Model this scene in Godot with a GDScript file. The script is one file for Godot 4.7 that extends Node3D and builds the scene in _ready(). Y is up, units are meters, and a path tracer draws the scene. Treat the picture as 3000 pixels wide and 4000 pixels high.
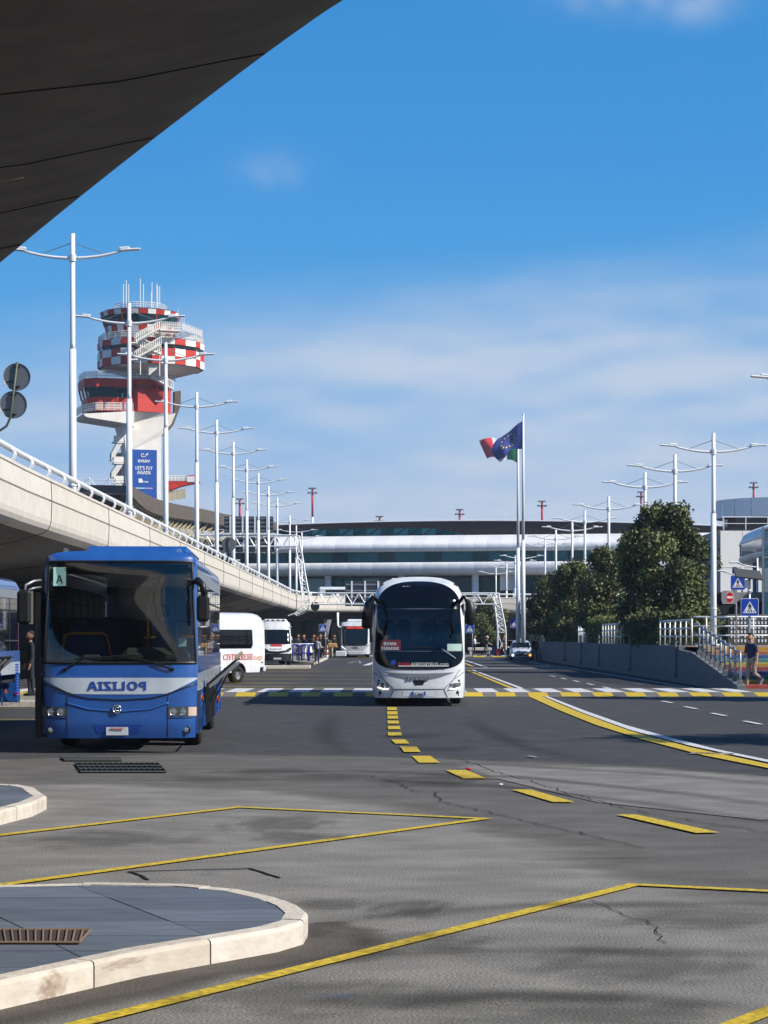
extends Node3D

var M := {}
var counts := {}
var R := RandomNumberGenerator.new()
var ORD := ["nearest", "second nearest", "third nearest", "fourth nearest", "fifth nearest", "sixth nearest", "seventh nearest", "eighth nearest", "ninth nearest", "tenth nearest", "eleventh nearest", "twelfth nearest", "thirteenth nearest", "fourteenth nearest"]

func _ready() -> void:
	R.seed = 7
	set_camera()
	set_sky()
	set_sun()
	materials()
	ground()
	road_marks()
	speed_table()
	islands()
	far_pavement()
	plaza()
	viaduct()
	terminal()
	canopy_roof()
	right_buildings()
	control_tower()
	street_lamps()
	flood_masts()
	gantries()
	flag_poles()
	greenery()
	buses()
	vans()
	cars()
	signs()
	barriers()
	people()

func set_camera() -> void:
	var cam := Camera3D.new()
	cam.name = "camera"
	cam.projection = Camera3D.PROJECTION_FRUSTUM
	cam.near = 0.1
	cam.far = 3000.0
	cam.keep_aspect = Camera3D.KEEP_HEIGHT
	cam.size = 0.2 * 1106.0 / 4470.0
	cam.frustum_offset = Vector2(-25.5, 269.0) / 4470.0 * 0.1
	cam.position = Vector3(0, 1.82, 0)
	add_child(cam)
	cam.current = true

func set_sky() -> void:
	var e := Environment.new()
	e.background_mode = Environment.BG_SKY
	e.tonemap_mode = Environment.TONE_MAPPER_LINEAR
	e.tonemap_exposure = 1.3
	e.sdfgi_enabled = true
	e.ssao_enabled = true
	e.ssil_enabled = true
	var sky := Sky.new()
	var pm := PanoramaSkyMaterial.new()
	pm.panorama = ImageTexture.create_from_image(sky_image(1536, 768))
	sky.sky_material = pm
	e.sky = sky
	e.background_energy_multiplier = 0.8
	e.fog_enabled = true
	e.fog_mode = Environment.FOG_MODE_EXPONENTIAL
	e.fog_density = 0.00016
	e.fog_light_color = Color(0.75, 0.82, 0.92)
	var w := WorldEnvironment.new()
	w.name = "world_environment"
	w.environment = e
	add_child(w)

func sky_image(w: int, h: int) -> Image:
	var img := Image.create(w, h, false, Image.FORMAT_RGBF)
	var n1 := FastNoiseLite.new()
	n1.seed = 11
	n1.frequency = 1.0
	n1.fractal_octaves = 5
	var n2 := FastNoiseLite.new()
	n2.seed = 5
	n2.frequency = 1.0
	n2.fractal_octaves = 3
	var g := Gradient.new()
	g.offsets = PackedFloat32Array([0.0, 0.03, 0.065, 0.10, 0.16, 0.22, 0.30, 0.5, 1.0])
	g.colors = PackedColorArray([Color(0.47, 0.57, 0.72), Color(0.44, 0.55, 0.73), Color(0.34, 0.50, 0.74), Color(0.18, 0.43, 0.76), Color(0.085, 0.35, 0.73), Color(0.056, 0.30, 0.69), Color(0.040, 0.262, 0.64), Color(0.03, 0.15, 0.42), Color(0.02, 0.10, 0.32)])
	for j in h:
		var el := (0.5 - (j + 0.5) / h) * PI
		var y := sin(el)
		var cy := cos(el)
		for i in w:
			var c: Color
			if y < 0.0:
				c = Color(0.16, 0.16, 0.165)
			else:
				c = g.sample(y)
				if y < 0.75:
					var az := wrapf((i + 0.5) / w * TAU, -PI, PI)
					var dx := sin(az) * cy
					var dz := -cos(az) * cy
					var k := 1.0 / (y + 0.10)
					var px := dx * k
					var pz := dz * k
					# high thin cirrus in long streaks, thicker to the right and near the horizon
					var a := n1.get_noise_3d(px * 0.42 + pz * 0.5, pz * 0.10 - px * 0.16, 3.0)
					var b := n2.get_noise_3d(px * 0.22, pz * 0.22, 9.0)
					var fine := n1.get_noise_3d(px * 1.6 + pz * 1.5, pz * 1.1 - px * 0.55, 20.0)
					var band := smoothstep(0.185, 0.115, y + 0.03 * b - 0.14 * clampf(sin(az), -0.25, 0.35))
					var veil := clampf(0.82 + 0.6 * a + 0.20 * b + 0.6 * fine, 0.0, 1.0) * band * 0.95
					var streak := n1.get_noise_3d(az * 7.0, (el - 0.09 * az) * 75.0, 60.0) + 0.6 * n1.get_noise_3d(az * 16.0 + el * 20.0, (el - 0.14 * az) * 150.0, 80.0)
					veil *= clampf(0.92 + 0.6 * streak, 0.35, 1.2)
					var wisp := smoothstep(0.5, 0.8, n1.get_noise_3d(px * 2.3, pz * 1.5, 40.0) + 0.2 * b) * 0.12 * smoothstep(0.75, 0.3, y)
					# two puffs seen in the photograph
					var q1 := Vector2((az + 0.060) / 0.016, (el - 0.222) / 0.0075)
					wisp += 0.26 * exp(-q1.length_squared()) * (0.7 + 1.2 * n1.get_noise_2d(az * 90.0, el * 120.0))
					var q2 := Vector2((az - 0.125) / 0.045, (el - 0.305) / 0.012)
					wisp += 0.55 * exp(-q2.length_squared()) * clampf(0.75 + 1.5 * n1.get_noise_2d(az * 60.0, el * 110.0 + 7.0), 0.0, 1.5)
					var q3 := Vector2((az - 0.145) / 0.012, (el - 0.291) / 0.006)
					wisp += 0.3 * exp(-q3.length_squared())
					c = c.lerp(Color(0.54, 0.625, 0.76), clampf(veil + wisp, 0.0, 0.9))
			img.set_pixel(i, j, c)
	return img

func set_sun() -> void:
	var l := DirectionalLight3D.new()
	l.name = "sun"
	l.light_energy = 1.6
	l.light_color = Color(1.0, 0.972, 0.925)
	l.light_angular_distance = 0.53
	l.shadow_enabled = true
	var travel := Vector3(-1.19, -1.0, -0.48).normalized()
	l.basis = Basis.looking_at(travel, Vector3.UP)
	add_child(l)

# ---------------------------------------------------------------- materials
func pm(key: String, c: Color, rough := 0.6, metal := 0.0) -> StandardMaterial3D:
	var m := StandardMaterial3D.new()
	m.resource_name = key
	m.albedo_color = c
	m.roughness = rough
	m.metallic = metal
	m.cull_mode = BaseMaterial3D.CULL_DISABLED
	M[key] = m
	return m

func hx(s: String) -> Color:
	return Color(s)

func ntex(sd: int, freq: float, lo: float, hi: float, size := 512, octs := 4, tint := Color(1, 1, 1)) -> NoiseTexture2D:
	var n := FastNoiseLite.new()
	n.seed = sd
	n.frequency = freq
	n.fractal_octaves = octs
	var t := NoiseTexture2D.new()
	t.width = size
	t.height = size
	t.seamless = true
	t.noise = n
	var g := Gradient.new()
	g.set_color(0, Color(lo, lo, lo) * tint)
	g.set_color(1, Color(hi, hi, hi))
	t.color_ramp = g
	return t

func nnorm(sd: int, freq: float, strength: float, size := 512) -> NoiseTexture2D:
	var n := FastNoiseLite.new()
	n.seed = sd
	n.frequency = freq
	n.fractal_octaves = 3
	var t := NoiseTexture2D.new()
	t.width = size
	t.height = size
	t.seamless = true
	t.noise = n
	t.as_normal_map = true
	t.bump_strength = strength
	return t

func tp(m: StandardMaterial3D, tex: Texture2D, scale: float, world := true) -> StandardMaterial3D:
	m.albedo_texture = tex
	m.uv1_triplanar = true
	m.uv1_world_triplanar = world
	m.uv1_scale = Vector3.ONE * scale
	return m

func detail(m: StandardMaterial3D, tex: Texture2D, scale: Vector3) -> void:
	m.detail_enabled = true
	m.detail_blend_mode = BaseMaterial3D.BLEND_MODE_MUL
	m.detail_albedo = tex
	m.detail_uv_layer = BaseMaterial3D.DETAIL_UV_2
	m.uv2_triplanar = true
	m.uv2_world_triplanar = true
	m.uv2_scale = scale

func glass(key: String, c: Color, a: float, rough := 0.02) -> StandardMaterial3D:
	var m := pm(key, c, rough)
	m.transparency = BaseMaterial3D.TRANSPARENCY_ALPHA
	m.albedo_color.a = a
	return m

func paint(key: String, c: Color, rough := 0.35, coat := 0.8) -> StandardMaterial3D:
	var m := pm(key, c, rough)
	m.clearcoat_enabled = true
	m.clearcoat = coat
	m.clearcoat_roughness = 0.06
	return m

func lamp_mat(key: String, c: Color, e: float) -> StandardMaterial3D:
	var m := pm(key, c, 0.3)
	m.emission_enabled = true
	m.emission = c
	m.emission_energy_multiplier = e
	return m

func materials() -> void:
	var grain := ntex(1, 0.16, 0.62, 1.0, 1024, 5)
	var blot := ntex(2, 0.014, 0.80, 1.0, 1024, 8)
	var grainn := nnorm(3, 0.22, 6.0, 512)
	for a in [["asphalt", hx("5c5c5e"), 0.36], ["asphalt_mid", hx("827f7a"), 0.34], ["asphalt_light", hx("a6a39d"), 0.33], ["asphalt_gutter", hx("756f68"), 0.36], ["asphalt_table", hx("8b8884"), 0.4]]:
		var m := pm(a[0], a[1], 0.88)
		tp(m, grain, a[2])
		m.normal_enabled = true
		m.normal_texture = grainn
		m.normal_scale = 0.2
		m.metallic_specular = 0.35
		detail(m, blot, Vector3(0.06, 0.06, 0.085))
		var f: StandardMaterial3D = m.duplicate()
		f.resource_name = a[0] + "_feather"
		f.vertex_color_use_as_albedo = true
		f.transparency = BaseMaterial3D.TRANSPARENCY_ALPHA
		M[a[0] + "_feather"] = f
	var wear := ntex(4, 0.035, 0.62, 1.0, 512, 7, Color(1.0, 1.0, 1.06))
	tp(pm("yellow_paint", hx("e6c626"), 0.7), wear, 0.8)
	tp(pm("white_paint", hx("f0f0ec"), 0.7), wear, 0.8)
	tp(pm("dull_white_paint", hx("a9a9a6"), 0.75), wear, 0.8)
	tp(pm("dull_yellow_paint", hx("b09a45"), 0.75), wear, 0.8)
	pm("tar", hx("282725"), 0.95).metallic_specular = 0.1
	pm("rust", hx("3d3129"), 0.85)
	pm("rust_light", hx("6b5849"), 0.8)
	var kerbt := ntex(8, 0.02, 0.88, 1.0, 512, 4, Color(1, 0.98, 0.95))
	for k in 4:
		var m := tp(pm("kerb%d" % k, [hx("cbc4ba"), hx("d2cbc2"), hx("c6beb3"), hx("cfc7bc")][k], 0.85), kerbt, 0.5 + 0.03 * k)
		m.normal_enabled = true
		m.normal_texture = nnorm(30, 0.1, 0.7, 256) if k == 0 else M["kerb0"].normal_texture
	var slabt := ntex(9, 0.012, 0.82, 1.0, 512, 5)
	for k in 3:
		var m := tp(pm("slab%d" % k, [hx("646a73"), hx("6d737d"), hx("5f656e")][k], 0.62), slabt, 0.6)
		m.uv1_scale = Vector3(0.25, 1, 1.6)
	tp(pm("kerb_stain", hx("9d7f5c"), 0.9), kerbt, 1.5)
	tp(pm("paving", hx("8f8b84"), 0.85), slabt, 0.15)
	var conc := ntex(12, 0.012, 0.93, 1.0, 512, 5, Color(1, 0.99, 0.97))
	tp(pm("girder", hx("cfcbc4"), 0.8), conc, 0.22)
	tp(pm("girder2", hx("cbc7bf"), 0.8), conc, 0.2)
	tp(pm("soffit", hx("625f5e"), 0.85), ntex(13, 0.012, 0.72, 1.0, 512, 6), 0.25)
	tp(pm("concrete_wall", hx("8c8f94"), 0.85), ntex(14, 0.012, 0.9, 1.0, 512, 5), 0.3)
	tp(pm("wall_grey", hx("74777c"), 0.85), ntex(23, 0.01, 0.84, 1.0, 512, 6), 0.35)
	tp(pm("dark_concrete", hx("55534f"), 0.9), conc, 0.2)
	tp(pm("tower_white", hx("efece6"), 0.75), conc, 0.08)
	tp(pm("tower_red", hx("c4301c"), 0.55), ntex(15, 0.02, 0.86, 1.05, 256), 0.1)
	pm("tower_panel_white", hx("e6e4de"), 0.55)
	glass("tower_screen", hx("c9c6bd"), 0.55, 0.3).roughness = 0.5
	pm("joint_dark", hx("3a352f"), 0.9)
	pm("cladding", hx("e4e6e8"), 0.42, 0.0)
	pm("cladding2", hx("dcdee1"), 0.42, 0.0)
	tp(pm("brown_roof", hx("241615"), 0.6), ntex(16, 0.03, 0.85, 1.08, 256), 0.2)
	tp(pm("brown_canopy", hx("5d544a"), 0.6), ntex(17, 0.03, 0.85, 1.1, 256), 0.12)
	pm("cream_steel", hx("b3a98a"), 0.6)
	pm("white_steel", hx("dcdfe2"), 0.4, 0.05)
	pm("lamp_white", hx("dde0e3"), 0.38, 0.0)
	pm("galvanised", hx("9aa1a8"), 0.42, 0.55)
	pm("grey_post", hx("6f7c86"), 0.5, 0.2)
	pm("dark_steel", hx("23272b"), 0.5, 0.2)
	pm("board_back", hx("2c3138"), 0.6, 0.2)
	pm("black", hx("0d0d0f"), 0.5)
	pm("black_gloss", hx("08090b"), 0.12)
	pm("black_plastic", hx("101112"), 0.45)
	pm("rubber", hx("151515"), 0.9)
	pm("rim", hx("9a9c9e"), 0.35, 0.7)
	pm("chrome", hx("c4c6c8"), 0.18, 0.9)
	pm("dark_glass", hx("10181c"), 0.06)
	paint("police_blue", hx("22559f"), 0.36)
	paint("police_white", hx("b9c4d0"), 0.4)
	paint("white_body", hx("dde1e6"), 0.35)
	paint("silver_body", hx("aeb2b8"), 0.3)
	paint("taxi_white", hx("d3dae2"), 0.35)
	var grime := ntex(24, 0.015, 0.88, 1.0, 256, 5)
	for k in ["police_blue", "police_white", "white_body", "taxi_white"]:
		tp(M[k], grime, 0.5, false)
	glass("windshield", hx("070a0a"), 0.24)
	glass("coach_glass", hx("0c0f14"), 0.28)
	glass("side_glass", hx("0c1114"), 0.6)
	glass("clear_glass", hx("c8d8d8"), 0.08)
	glass("teal_glass", hx("1d7074"), 0.82).metallic_specular = 0.3
	glass("dark_teal_glass", hx("0f474e"), 0.8).metallic_specular = 0.3
	glass("light_teal_glass", hx("5aa6a8"), 0.7)
	glass("blue_glass", hx("21506a"), 0.6)
	pm("interior_dark", hx("1a1b1c"), 0.9)
	pm("interior_grey", hx("3e4243"), 0.85)
	pm("dash_green", hx("3c4a42"), 0.85)
	pm("seat_blue", hx("24406e"), 0.85)
	pm("yellow_rail", hx("c08b2e"), 0.4)
	pm("paper_cyan", hx("a9d8d4"), 0.7)
	pm("letter_blue", hx("1b3f93"), 0.5)
	pm("letter_white", hx("e6e6e6"), 0.5)
	pm("plate_white", hx("b4bbc2"), 0.4)
	pm("letter_black", hx("141414"), 0.6)
	pm("letter_red", hx("b02326"), 0.5)
	pm("sign_blue", hx("1440a8"), 0.4)
	pm("sign_white", hx("e2e4e4"), 0.45)
	pm("sign_red", hx("b3161d"), 0.4)
	pm("sign_back", hx("5f656a"), 0.5, 0.15)
	pm("banner_blue", hx("034a9e"), 0.6)
	pm("orange_plastic", hx("e0641a"), 0.3)
	pm("red_plastic", hx("b3181c"), 0.3)
	pm("barrier_blue", hx("1b2c9c"), 0.45)
	pm("mast_red", hx("b8323a"), 0.6)
	pm("flag_blue", hx("17307f"), 0.8).backlight_enabled = true
	pm("flag_green", hx("1f7a45"), 0.8).backlight_enabled = true
	pm("flag_white", hx("dcdfe6"), 0.8).backlight_enabled = true
	pm("flag_red", hx("c8202a"), 0.8).backlight_enabled = true
	for k in [["flag_blue", 0.5], ["flag_green", 0.5], ["flag_white", 0.7], ["flag_red", 0.6]]:
		M[k[0]].backlight = Color(k[1], k[1], k[1])
	pm("star_yellow", hx("d8c040"), 0.7)
	var lf := pm("leaf", Color(1, 1, 1), 0.6)
	lf.vertex_color_use_as_albedo = true
	lf.backlight_enabled = true
	lf.backlight = Color(0.35, 0.35, 0.35)
	tp(pm("bark", hx("55473a"), 0.9), ntex(19, 0.06, 0.6, 1.1, 256), 1.5)
	lamp_mat("headlamp_glow", Color(1.0, 0.98, 0.92), 2.2)
	lamp_mat("amber_glow", Color(1.0, 0.62, 0.18), 2.0)
	lamp_mat("red_display", Color(0.8, 0.22, 0.10), 0.22)
	var body := pm("person_body", Color(1, 1, 1), 0.8)
	body.vertex_color_use_as_albedo = true

# ---------------------------------------------------------------- building blocks
func nm(parent: Node, called: String) -> String:
	var k := "%d/%s" % [parent.get_instance_id(), called]
	var n: int = counts.get(k, 0)
	counts[k] = n + 1
	return called if n == 0 else "%s_%03d" % [called, n]

func tag(o: Node, label: String, category: String, group := "") -> Node:
	o.set_meta("label", label)
	o.set_meta("category", category)
	if group:
		o.set_meta("group", group)
	return o

func thing(called: String, label: String, category: String, pos := Vector3.ZERO, yaw := 0.0, group := "") -> Node3D:
	var o := Node3D.new()
	o.name = nm(self, called)
	add_child(o, true)
	o.position = pos
	o.rotation.y = yaw
	tag(o, label, category, group)
	return o

func dup(src: Node3D, pos: Vector3, yaw: float, label: String) -> Node3D:
	var base: String = src.get_meta("base_name") if src.has_meta("base_name") else String(src.name)
	var o: Node3D = src.duplicate()
	o.name = nm(self, base)
	add_child(o, true)
	o.position = pos
	o.rotation.y = yaw
	o.set_meta("label", label)
	return o

func S(smooth := false) -> SurfaceTool:
	var st := SurfaceTool.new()
	st.begin(Mesh.PRIMITIVE_TRIANGLES)
	st.set_smooth_group(0 if smooth else -1)
	return st

func mesh_of(st: SurfaceTool) -> ArrayMesh:
	st.generate_normals()
	return st.commit()

func put(called: String, mesh: Mesh, m, parent: Node = self, xf := Transform3D()) -> MeshInstance3D:
	var o := MeshInstance3D.new()
	o.mesh = mesh
	o.material_override = M[m] if m is String else m
	o.name = nm(parent, called)
	o.transform = xf
	parent.add_child(o, true)
	return o

func obj(called: String, st: SurfaceTool, m, parent: Node = self, xf := Transform3D()) -> MeshInstance3D:
	return put(called, mesh_of(st), m, parent, xf)

func struct(called: String, st: SurfaceTool, m) -> MeshInstance3D:
	var o := obj(called, st, m)
	o.set_meta("kind", "structure")
	return o

func T(p: Vector3, yaw := 0.0) -> Transform3D:
	return Transform3D(Basis(Vector3.UP, yaw), p)

func tri(st: SurfaceTool, a: Vector3, b: Vector3, c: Vector3) -> void:
	st.add_vertex(a)
	st.add_vertex(c)
	st.add_vertex(b)

func quad(st: SurfaceTool, a: Vector3, b: Vector3, c: Vector3, d: Vector3) -> void:
	tri(st, a, b, c)
	tri(st, a, c, d)

func box(st: SurfaceTool, c: Vector3, s: Vector3, bas := Basis(), bev := 0.0) -> void:
	var h := s * 0.5
	if bev <= 0.0:
		var p := []
		for k in 8:
			p.append(c + bas * Vector3(h.x if k & 1 else -h.x, h.y if k & 2 else -h.y, h.z if k & 4 else -h.z))
		for f in [[4, 5, 7, 6], [1, 0, 2, 3], [5, 1, 3, 7], [0, 4, 6, 2], [6, 7, 3, 2], [0, 1, 5, 4]]:
			quad(st, p[f[0]], p[f[1]], p[f[2]], p[f[3]])
		return
	var b := minf(bev, minf(h.x, minf(h.y, h.z)) * 0.98)
	for ax in 3:
		var u := (ax + 1) % 3
		var v := (ax + 2) % 3
		for sg in [-1.0, 1.0]:
			var q := []
			for k in [[-1, -1], [1, -1], [1, 1], [-1, 1]]:
				var w := Vector3.ZERO
				w[ax] = sg * h[ax]
				w[u] = k[0] * (h[u] - b)
				w[v] = k[1] * (h[v] - b)
				q.append(c + bas * w)
			if sg > 0:
				quad(st, q[0], q[1], q[2], q[3])
			else:
				quad(st, q[3], q[2], q[1], q[0])
		for su in [-1.0, 1.0]:
			for sv in [-1.0, 1.0]:
				var q := []
				for e in [[-1.0, 0], [1.0, 0], [1.0, 1], [-1.0, 1]]:
					var w := Vector3.ZERO
					w[ax] = e[0] * (h[ax] - b)
					w[u] = su * (h[u] - (b if e[1] else 0.0))
					w[v] = sv * (h[v] - (0.0 if e[1] else b))
					q.append(c + bas * w)
				if su * sv > 0:
					quad(st, q[0], q[1], q[2], q[3])
				else:
					quad(st, q[3], q[2], q[1], q[0])
	for k in 8:
		var g := Vector3(1 if k & 1 else -1, 1 if k & 2 else -1, 1 if k & 4 else -1)
		var a := c + bas * (g * Vector3(h.x, h.y - b, h.z - b))
		var d := c + bas * (g * Vector3(h.x - b, h.y, h.z - b))
		var e := c + bas * (g * Vector3(h.x - b, h.y - b, h.z))
		if g.x * g.y * g.z > 0:
			tri(st, a, d, e)
		else:
			tri(st, a, e, d)

func tube(st: SurfaceTool, pts: Array, r: float, sides := 8, r1 := -1.0, caps := true) -> void:
	var rings := []
	var n := pts.size()
	var up := Vector3.UP
	for i in n:
		var t: Vector3 = (pts[mini(i + 1, n - 1)] - pts[maxi(i - 1, 0)]).normalized()
		if i == 0 and absf(t.dot(up)) > 0.9:
			up = Vector3.RIGHT
		var sx := t.cross(up).normalized()
		up = sx.cross(t).normalized()
		var rr := r if r1 < 0 else lerpf(r, r1, float(i) / maxf(1.0, n - 1))
		var ring := PackedVector3Array()
		for k in sides:
			var a := TAU * k / sides
			ring.append(pts[i] + (sx * cos(a) + up * sin(a)) * rr)
		rings.append(ring)
	loft(st, rings, true, caps)

func loft(st: SurfaceTool, rings: Array, closed := true, caps := false) -> void:
	for i in rings.size() - 1:
		var a: PackedVector3Array = rings[i]
		var b: PackedVector3Array = rings[i + 1]
		var n := a.size()
		for k in (n if closed else n - 1):
			var k2 := (k + 1) % n
			quad(st, a[k], a[k2], b[k2], b[k])
	if caps:
		for e in [0, rings.size() - 1]:
			var a: PackedVector3Array = rings[e]
			var c := Vector3.ZERO
			for p in a:
				c += p
			c /= a.size()
			for k in a.size():
				if e == 0:
					tri(st, c, a[(k + 1) % a.size()], a[k])
				else:
					tri(st, c, a[k], a[(k + 1) % a.size()])

func lathe(st: SurfaceTool, prof: Array, sides: int, xf := Transform3D()) -> void:
	var rings := []
	for p in prof:
		var ring := PackedVector3Array()
		for k in sides:
			var a := -TAU * k / sides
			ring.append(xf * Vector3(p[0] * cos(a), p[1], p[0] * sin(a)))
		rings.append(ring)
	loft(st, rings, true, false)

func prism(st: SurfaceTool, poly: PackedVector2Array, z0: float, z1: float, xf := Transform3D()) -> void:
	var idx := Geometry2D.triangulate_polygon(poly)
	for i in range(0, idx.size(), 3):
		var p := [poly[idx[i]], poly[idx[i + 1]], poly[idx[i + 2]]]
		var cr: float = (p[1] - p[0]).cross(p[2] - p[0])
		var o := [0, 1, 2] if cr > 0 else [0, 2, 1]
		tri(st, xf * Vector3(p[o[0]].x, p[o[0]].y, z1), xf * Vector3(p[o[1]].x, p[o[1]].y, z1), xf * Vector3(p[o[2]].x, p[o[2]].y, z1))
		if z0 != z1:
			tri(st, xf * Vector3(p[o[0]].x, p[o[0]].y, z0), xf * Vector3(p[o[2]].x, p[o[2]].y, z0), xf * Vector3(p[o[1]].x, p[o[1]].y, z0))
	if z0 == z1:
		return
	var sg := 0.0
	for i in poly.size():
		sg += poly[i].cross(poly[(i + 1) % poly.size()])
	for i in poly.size():
		var a := poly[i]
		var b := poly[(i + 1) % poly.size()]
		if sg < 0:
			var t := a
			a = b
			b = t
		quad(st, xf * Vector3(a.x, a.y, z0), xf * Vector3(b.x, b.y, z0), xf * Vector3(b.x, b.y, z1), xf * Vector3(a.x, a.y, z1))

func V2(a: Array) -> PackedVector2Array:
	var o := PackedVector2Array()
	for p in a:
		o.append(Vector2(p[0], p[1]))
	return o

# a flat polygon on the ground: [[x, z], ...] at height y, with a little thickness below
func flat(st: SurfaceTool, a: Array, y: float, thick := 0.0) -> void:
	prism(st, V2(a), -thick, 0.0, Transform3D(Basis(Vector3(1, 0, 0), Vector3(0, 0, 1), Vector3(0, 1, 0)), Vector3(0, y, 0)))

func strip(a: Array, w: float) -> Array:
	var l := []
	var r := []
	for i in a.size():
		var p := Vector2(a[i][0], a[i][1])
		var q := Vector2(a[maxi(i - 1, 0)][0], a[maxi(i - 1, 0)][1])
		var s := Vector2(a[mini(i + 1, a.size() - 1)][0], a[mini(i + 1, a.size() - 1)][1])
		var d1 := (p - q).normalized() if i > 0 else (s - p).normalized()
		var d2 := (s - p).normalized() if i < a.size() - 1 else d1
		var nn := (d1.orthogonal() + d2.orthogonal()).normalized()
		var k := w * 0.5 / maxf(0.35, nn.dot(d1.orthogonal()))
		l.append([p.x + nn.x * k, p.y + nn.y * k])
		r.push_front([p.x - nn.x * k, p.y - nn.y * k])
	return l + r

func text(parent: Node, called: String, s: String, h: float, m, xf: Transform3D, wide := 0.0, bold := true, deep := 0.006, fontname := "Droid Sans") -> MeshInstance3D:
	var f := SystemFont.new()
	f.font_names = PackedStringArray([fontname])
	f.font_weight = 700 if bold else 400
	var tm := TextMesh.new()
	tm.font = f
	tm.text = s
	tm.font_size = 64
	tm.pixel_size = h / 46.0
	tm.depth = deep
	tm.curve_step = 1.0
	if wide > 0.0:
		var w := tm.get_aabb().size.x
		if w > 0.0:
			xf = xf * Transform3D(Basis.from_scale(Vector3(wide / w, 1, 1)), Vector3.ZERO)
	return put(called, tm, m, parent, xf)

# ---------------------------------------------------------------- ground, paint, kerbs
var road: Node3D

func gflat(st: SurfaceTool, a: Array, y: float) -> void:
	var b := []
	for p in a:
		b.append([p[0], -p[1]])
	prism(st, V2(b), 0.0, 0.0, Transform3D(Basis(Vector3(1, 0, 0), Vector3(0, 0, -1), Vector3(0, 1, 0)), Vector3(0, y, 0)))

func rough_edge(a: Array, amp: float, step := 0.5) -> Array:
	var n := FastNoiseLite.new()
	n.seed = 31
	n.frequency = 1.1
	var o := []
	for i in a.size() - 1:
		var p := Vector2(a[i][0], a[i][1])
		var q := Vector2(a[i + 1][0], a[i + 1][1])
		var k := int(maxf(1, p.distance_to(q) / step))
		for j in k:
			var t := p.lerp(q, float(j) / k)
			var d := (q - p).normalized().orthogonal()
			t += d * amp * n.get_noise_2d(t.x * 2.0, t.y * 2.0)
			o.append([t.x, t.y])
	o.append(a[-1])
	return o

# soft outer edge of a worn patch: the same asphalt thinning out over the width w
func feather(a: Array, w: float, y: float, m: String, called: String) -> void:
	var st := S()
	var wob := FastNoiseLite.new()
	wob.seed = 8
	wob.frequency = 0.55
	var n := a.size()
	var up := []
	for i in n:
		var p := Vector2(a[i][0], a[i][1])
		var d := (Vector2(a[mini(i + 1, n - 1)][0], a[mini(i + 1, n - 1)][1]) - Vector2(a[maxi(i - 1, 0)][0], a[maxi(i - 1, 0)][1])).normalized()
		var q := p + Vector2(d.y, -d.x) * w * (1.0 + 0.7 * wob.get_noise_2d(p.x, p.y))
		up.append([Vector3(p.x, y, p.y), Vector3(q.x, y, q.y)])
	for i in n - 1:
		for v in [[i, 0, 1.0], [i, 1, 0.0], [i + 1, 0, 1.0], [i + 1, 0, 1.0], [i, 1, 0.0], [i + 1, 1, 0.0]]:
			st.set_color(Color(1, 1, 1, v[2]))
			st.add_vertex(up[v[0]][v[1]])
	obj(called, st, m + "_feather", road)

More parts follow.
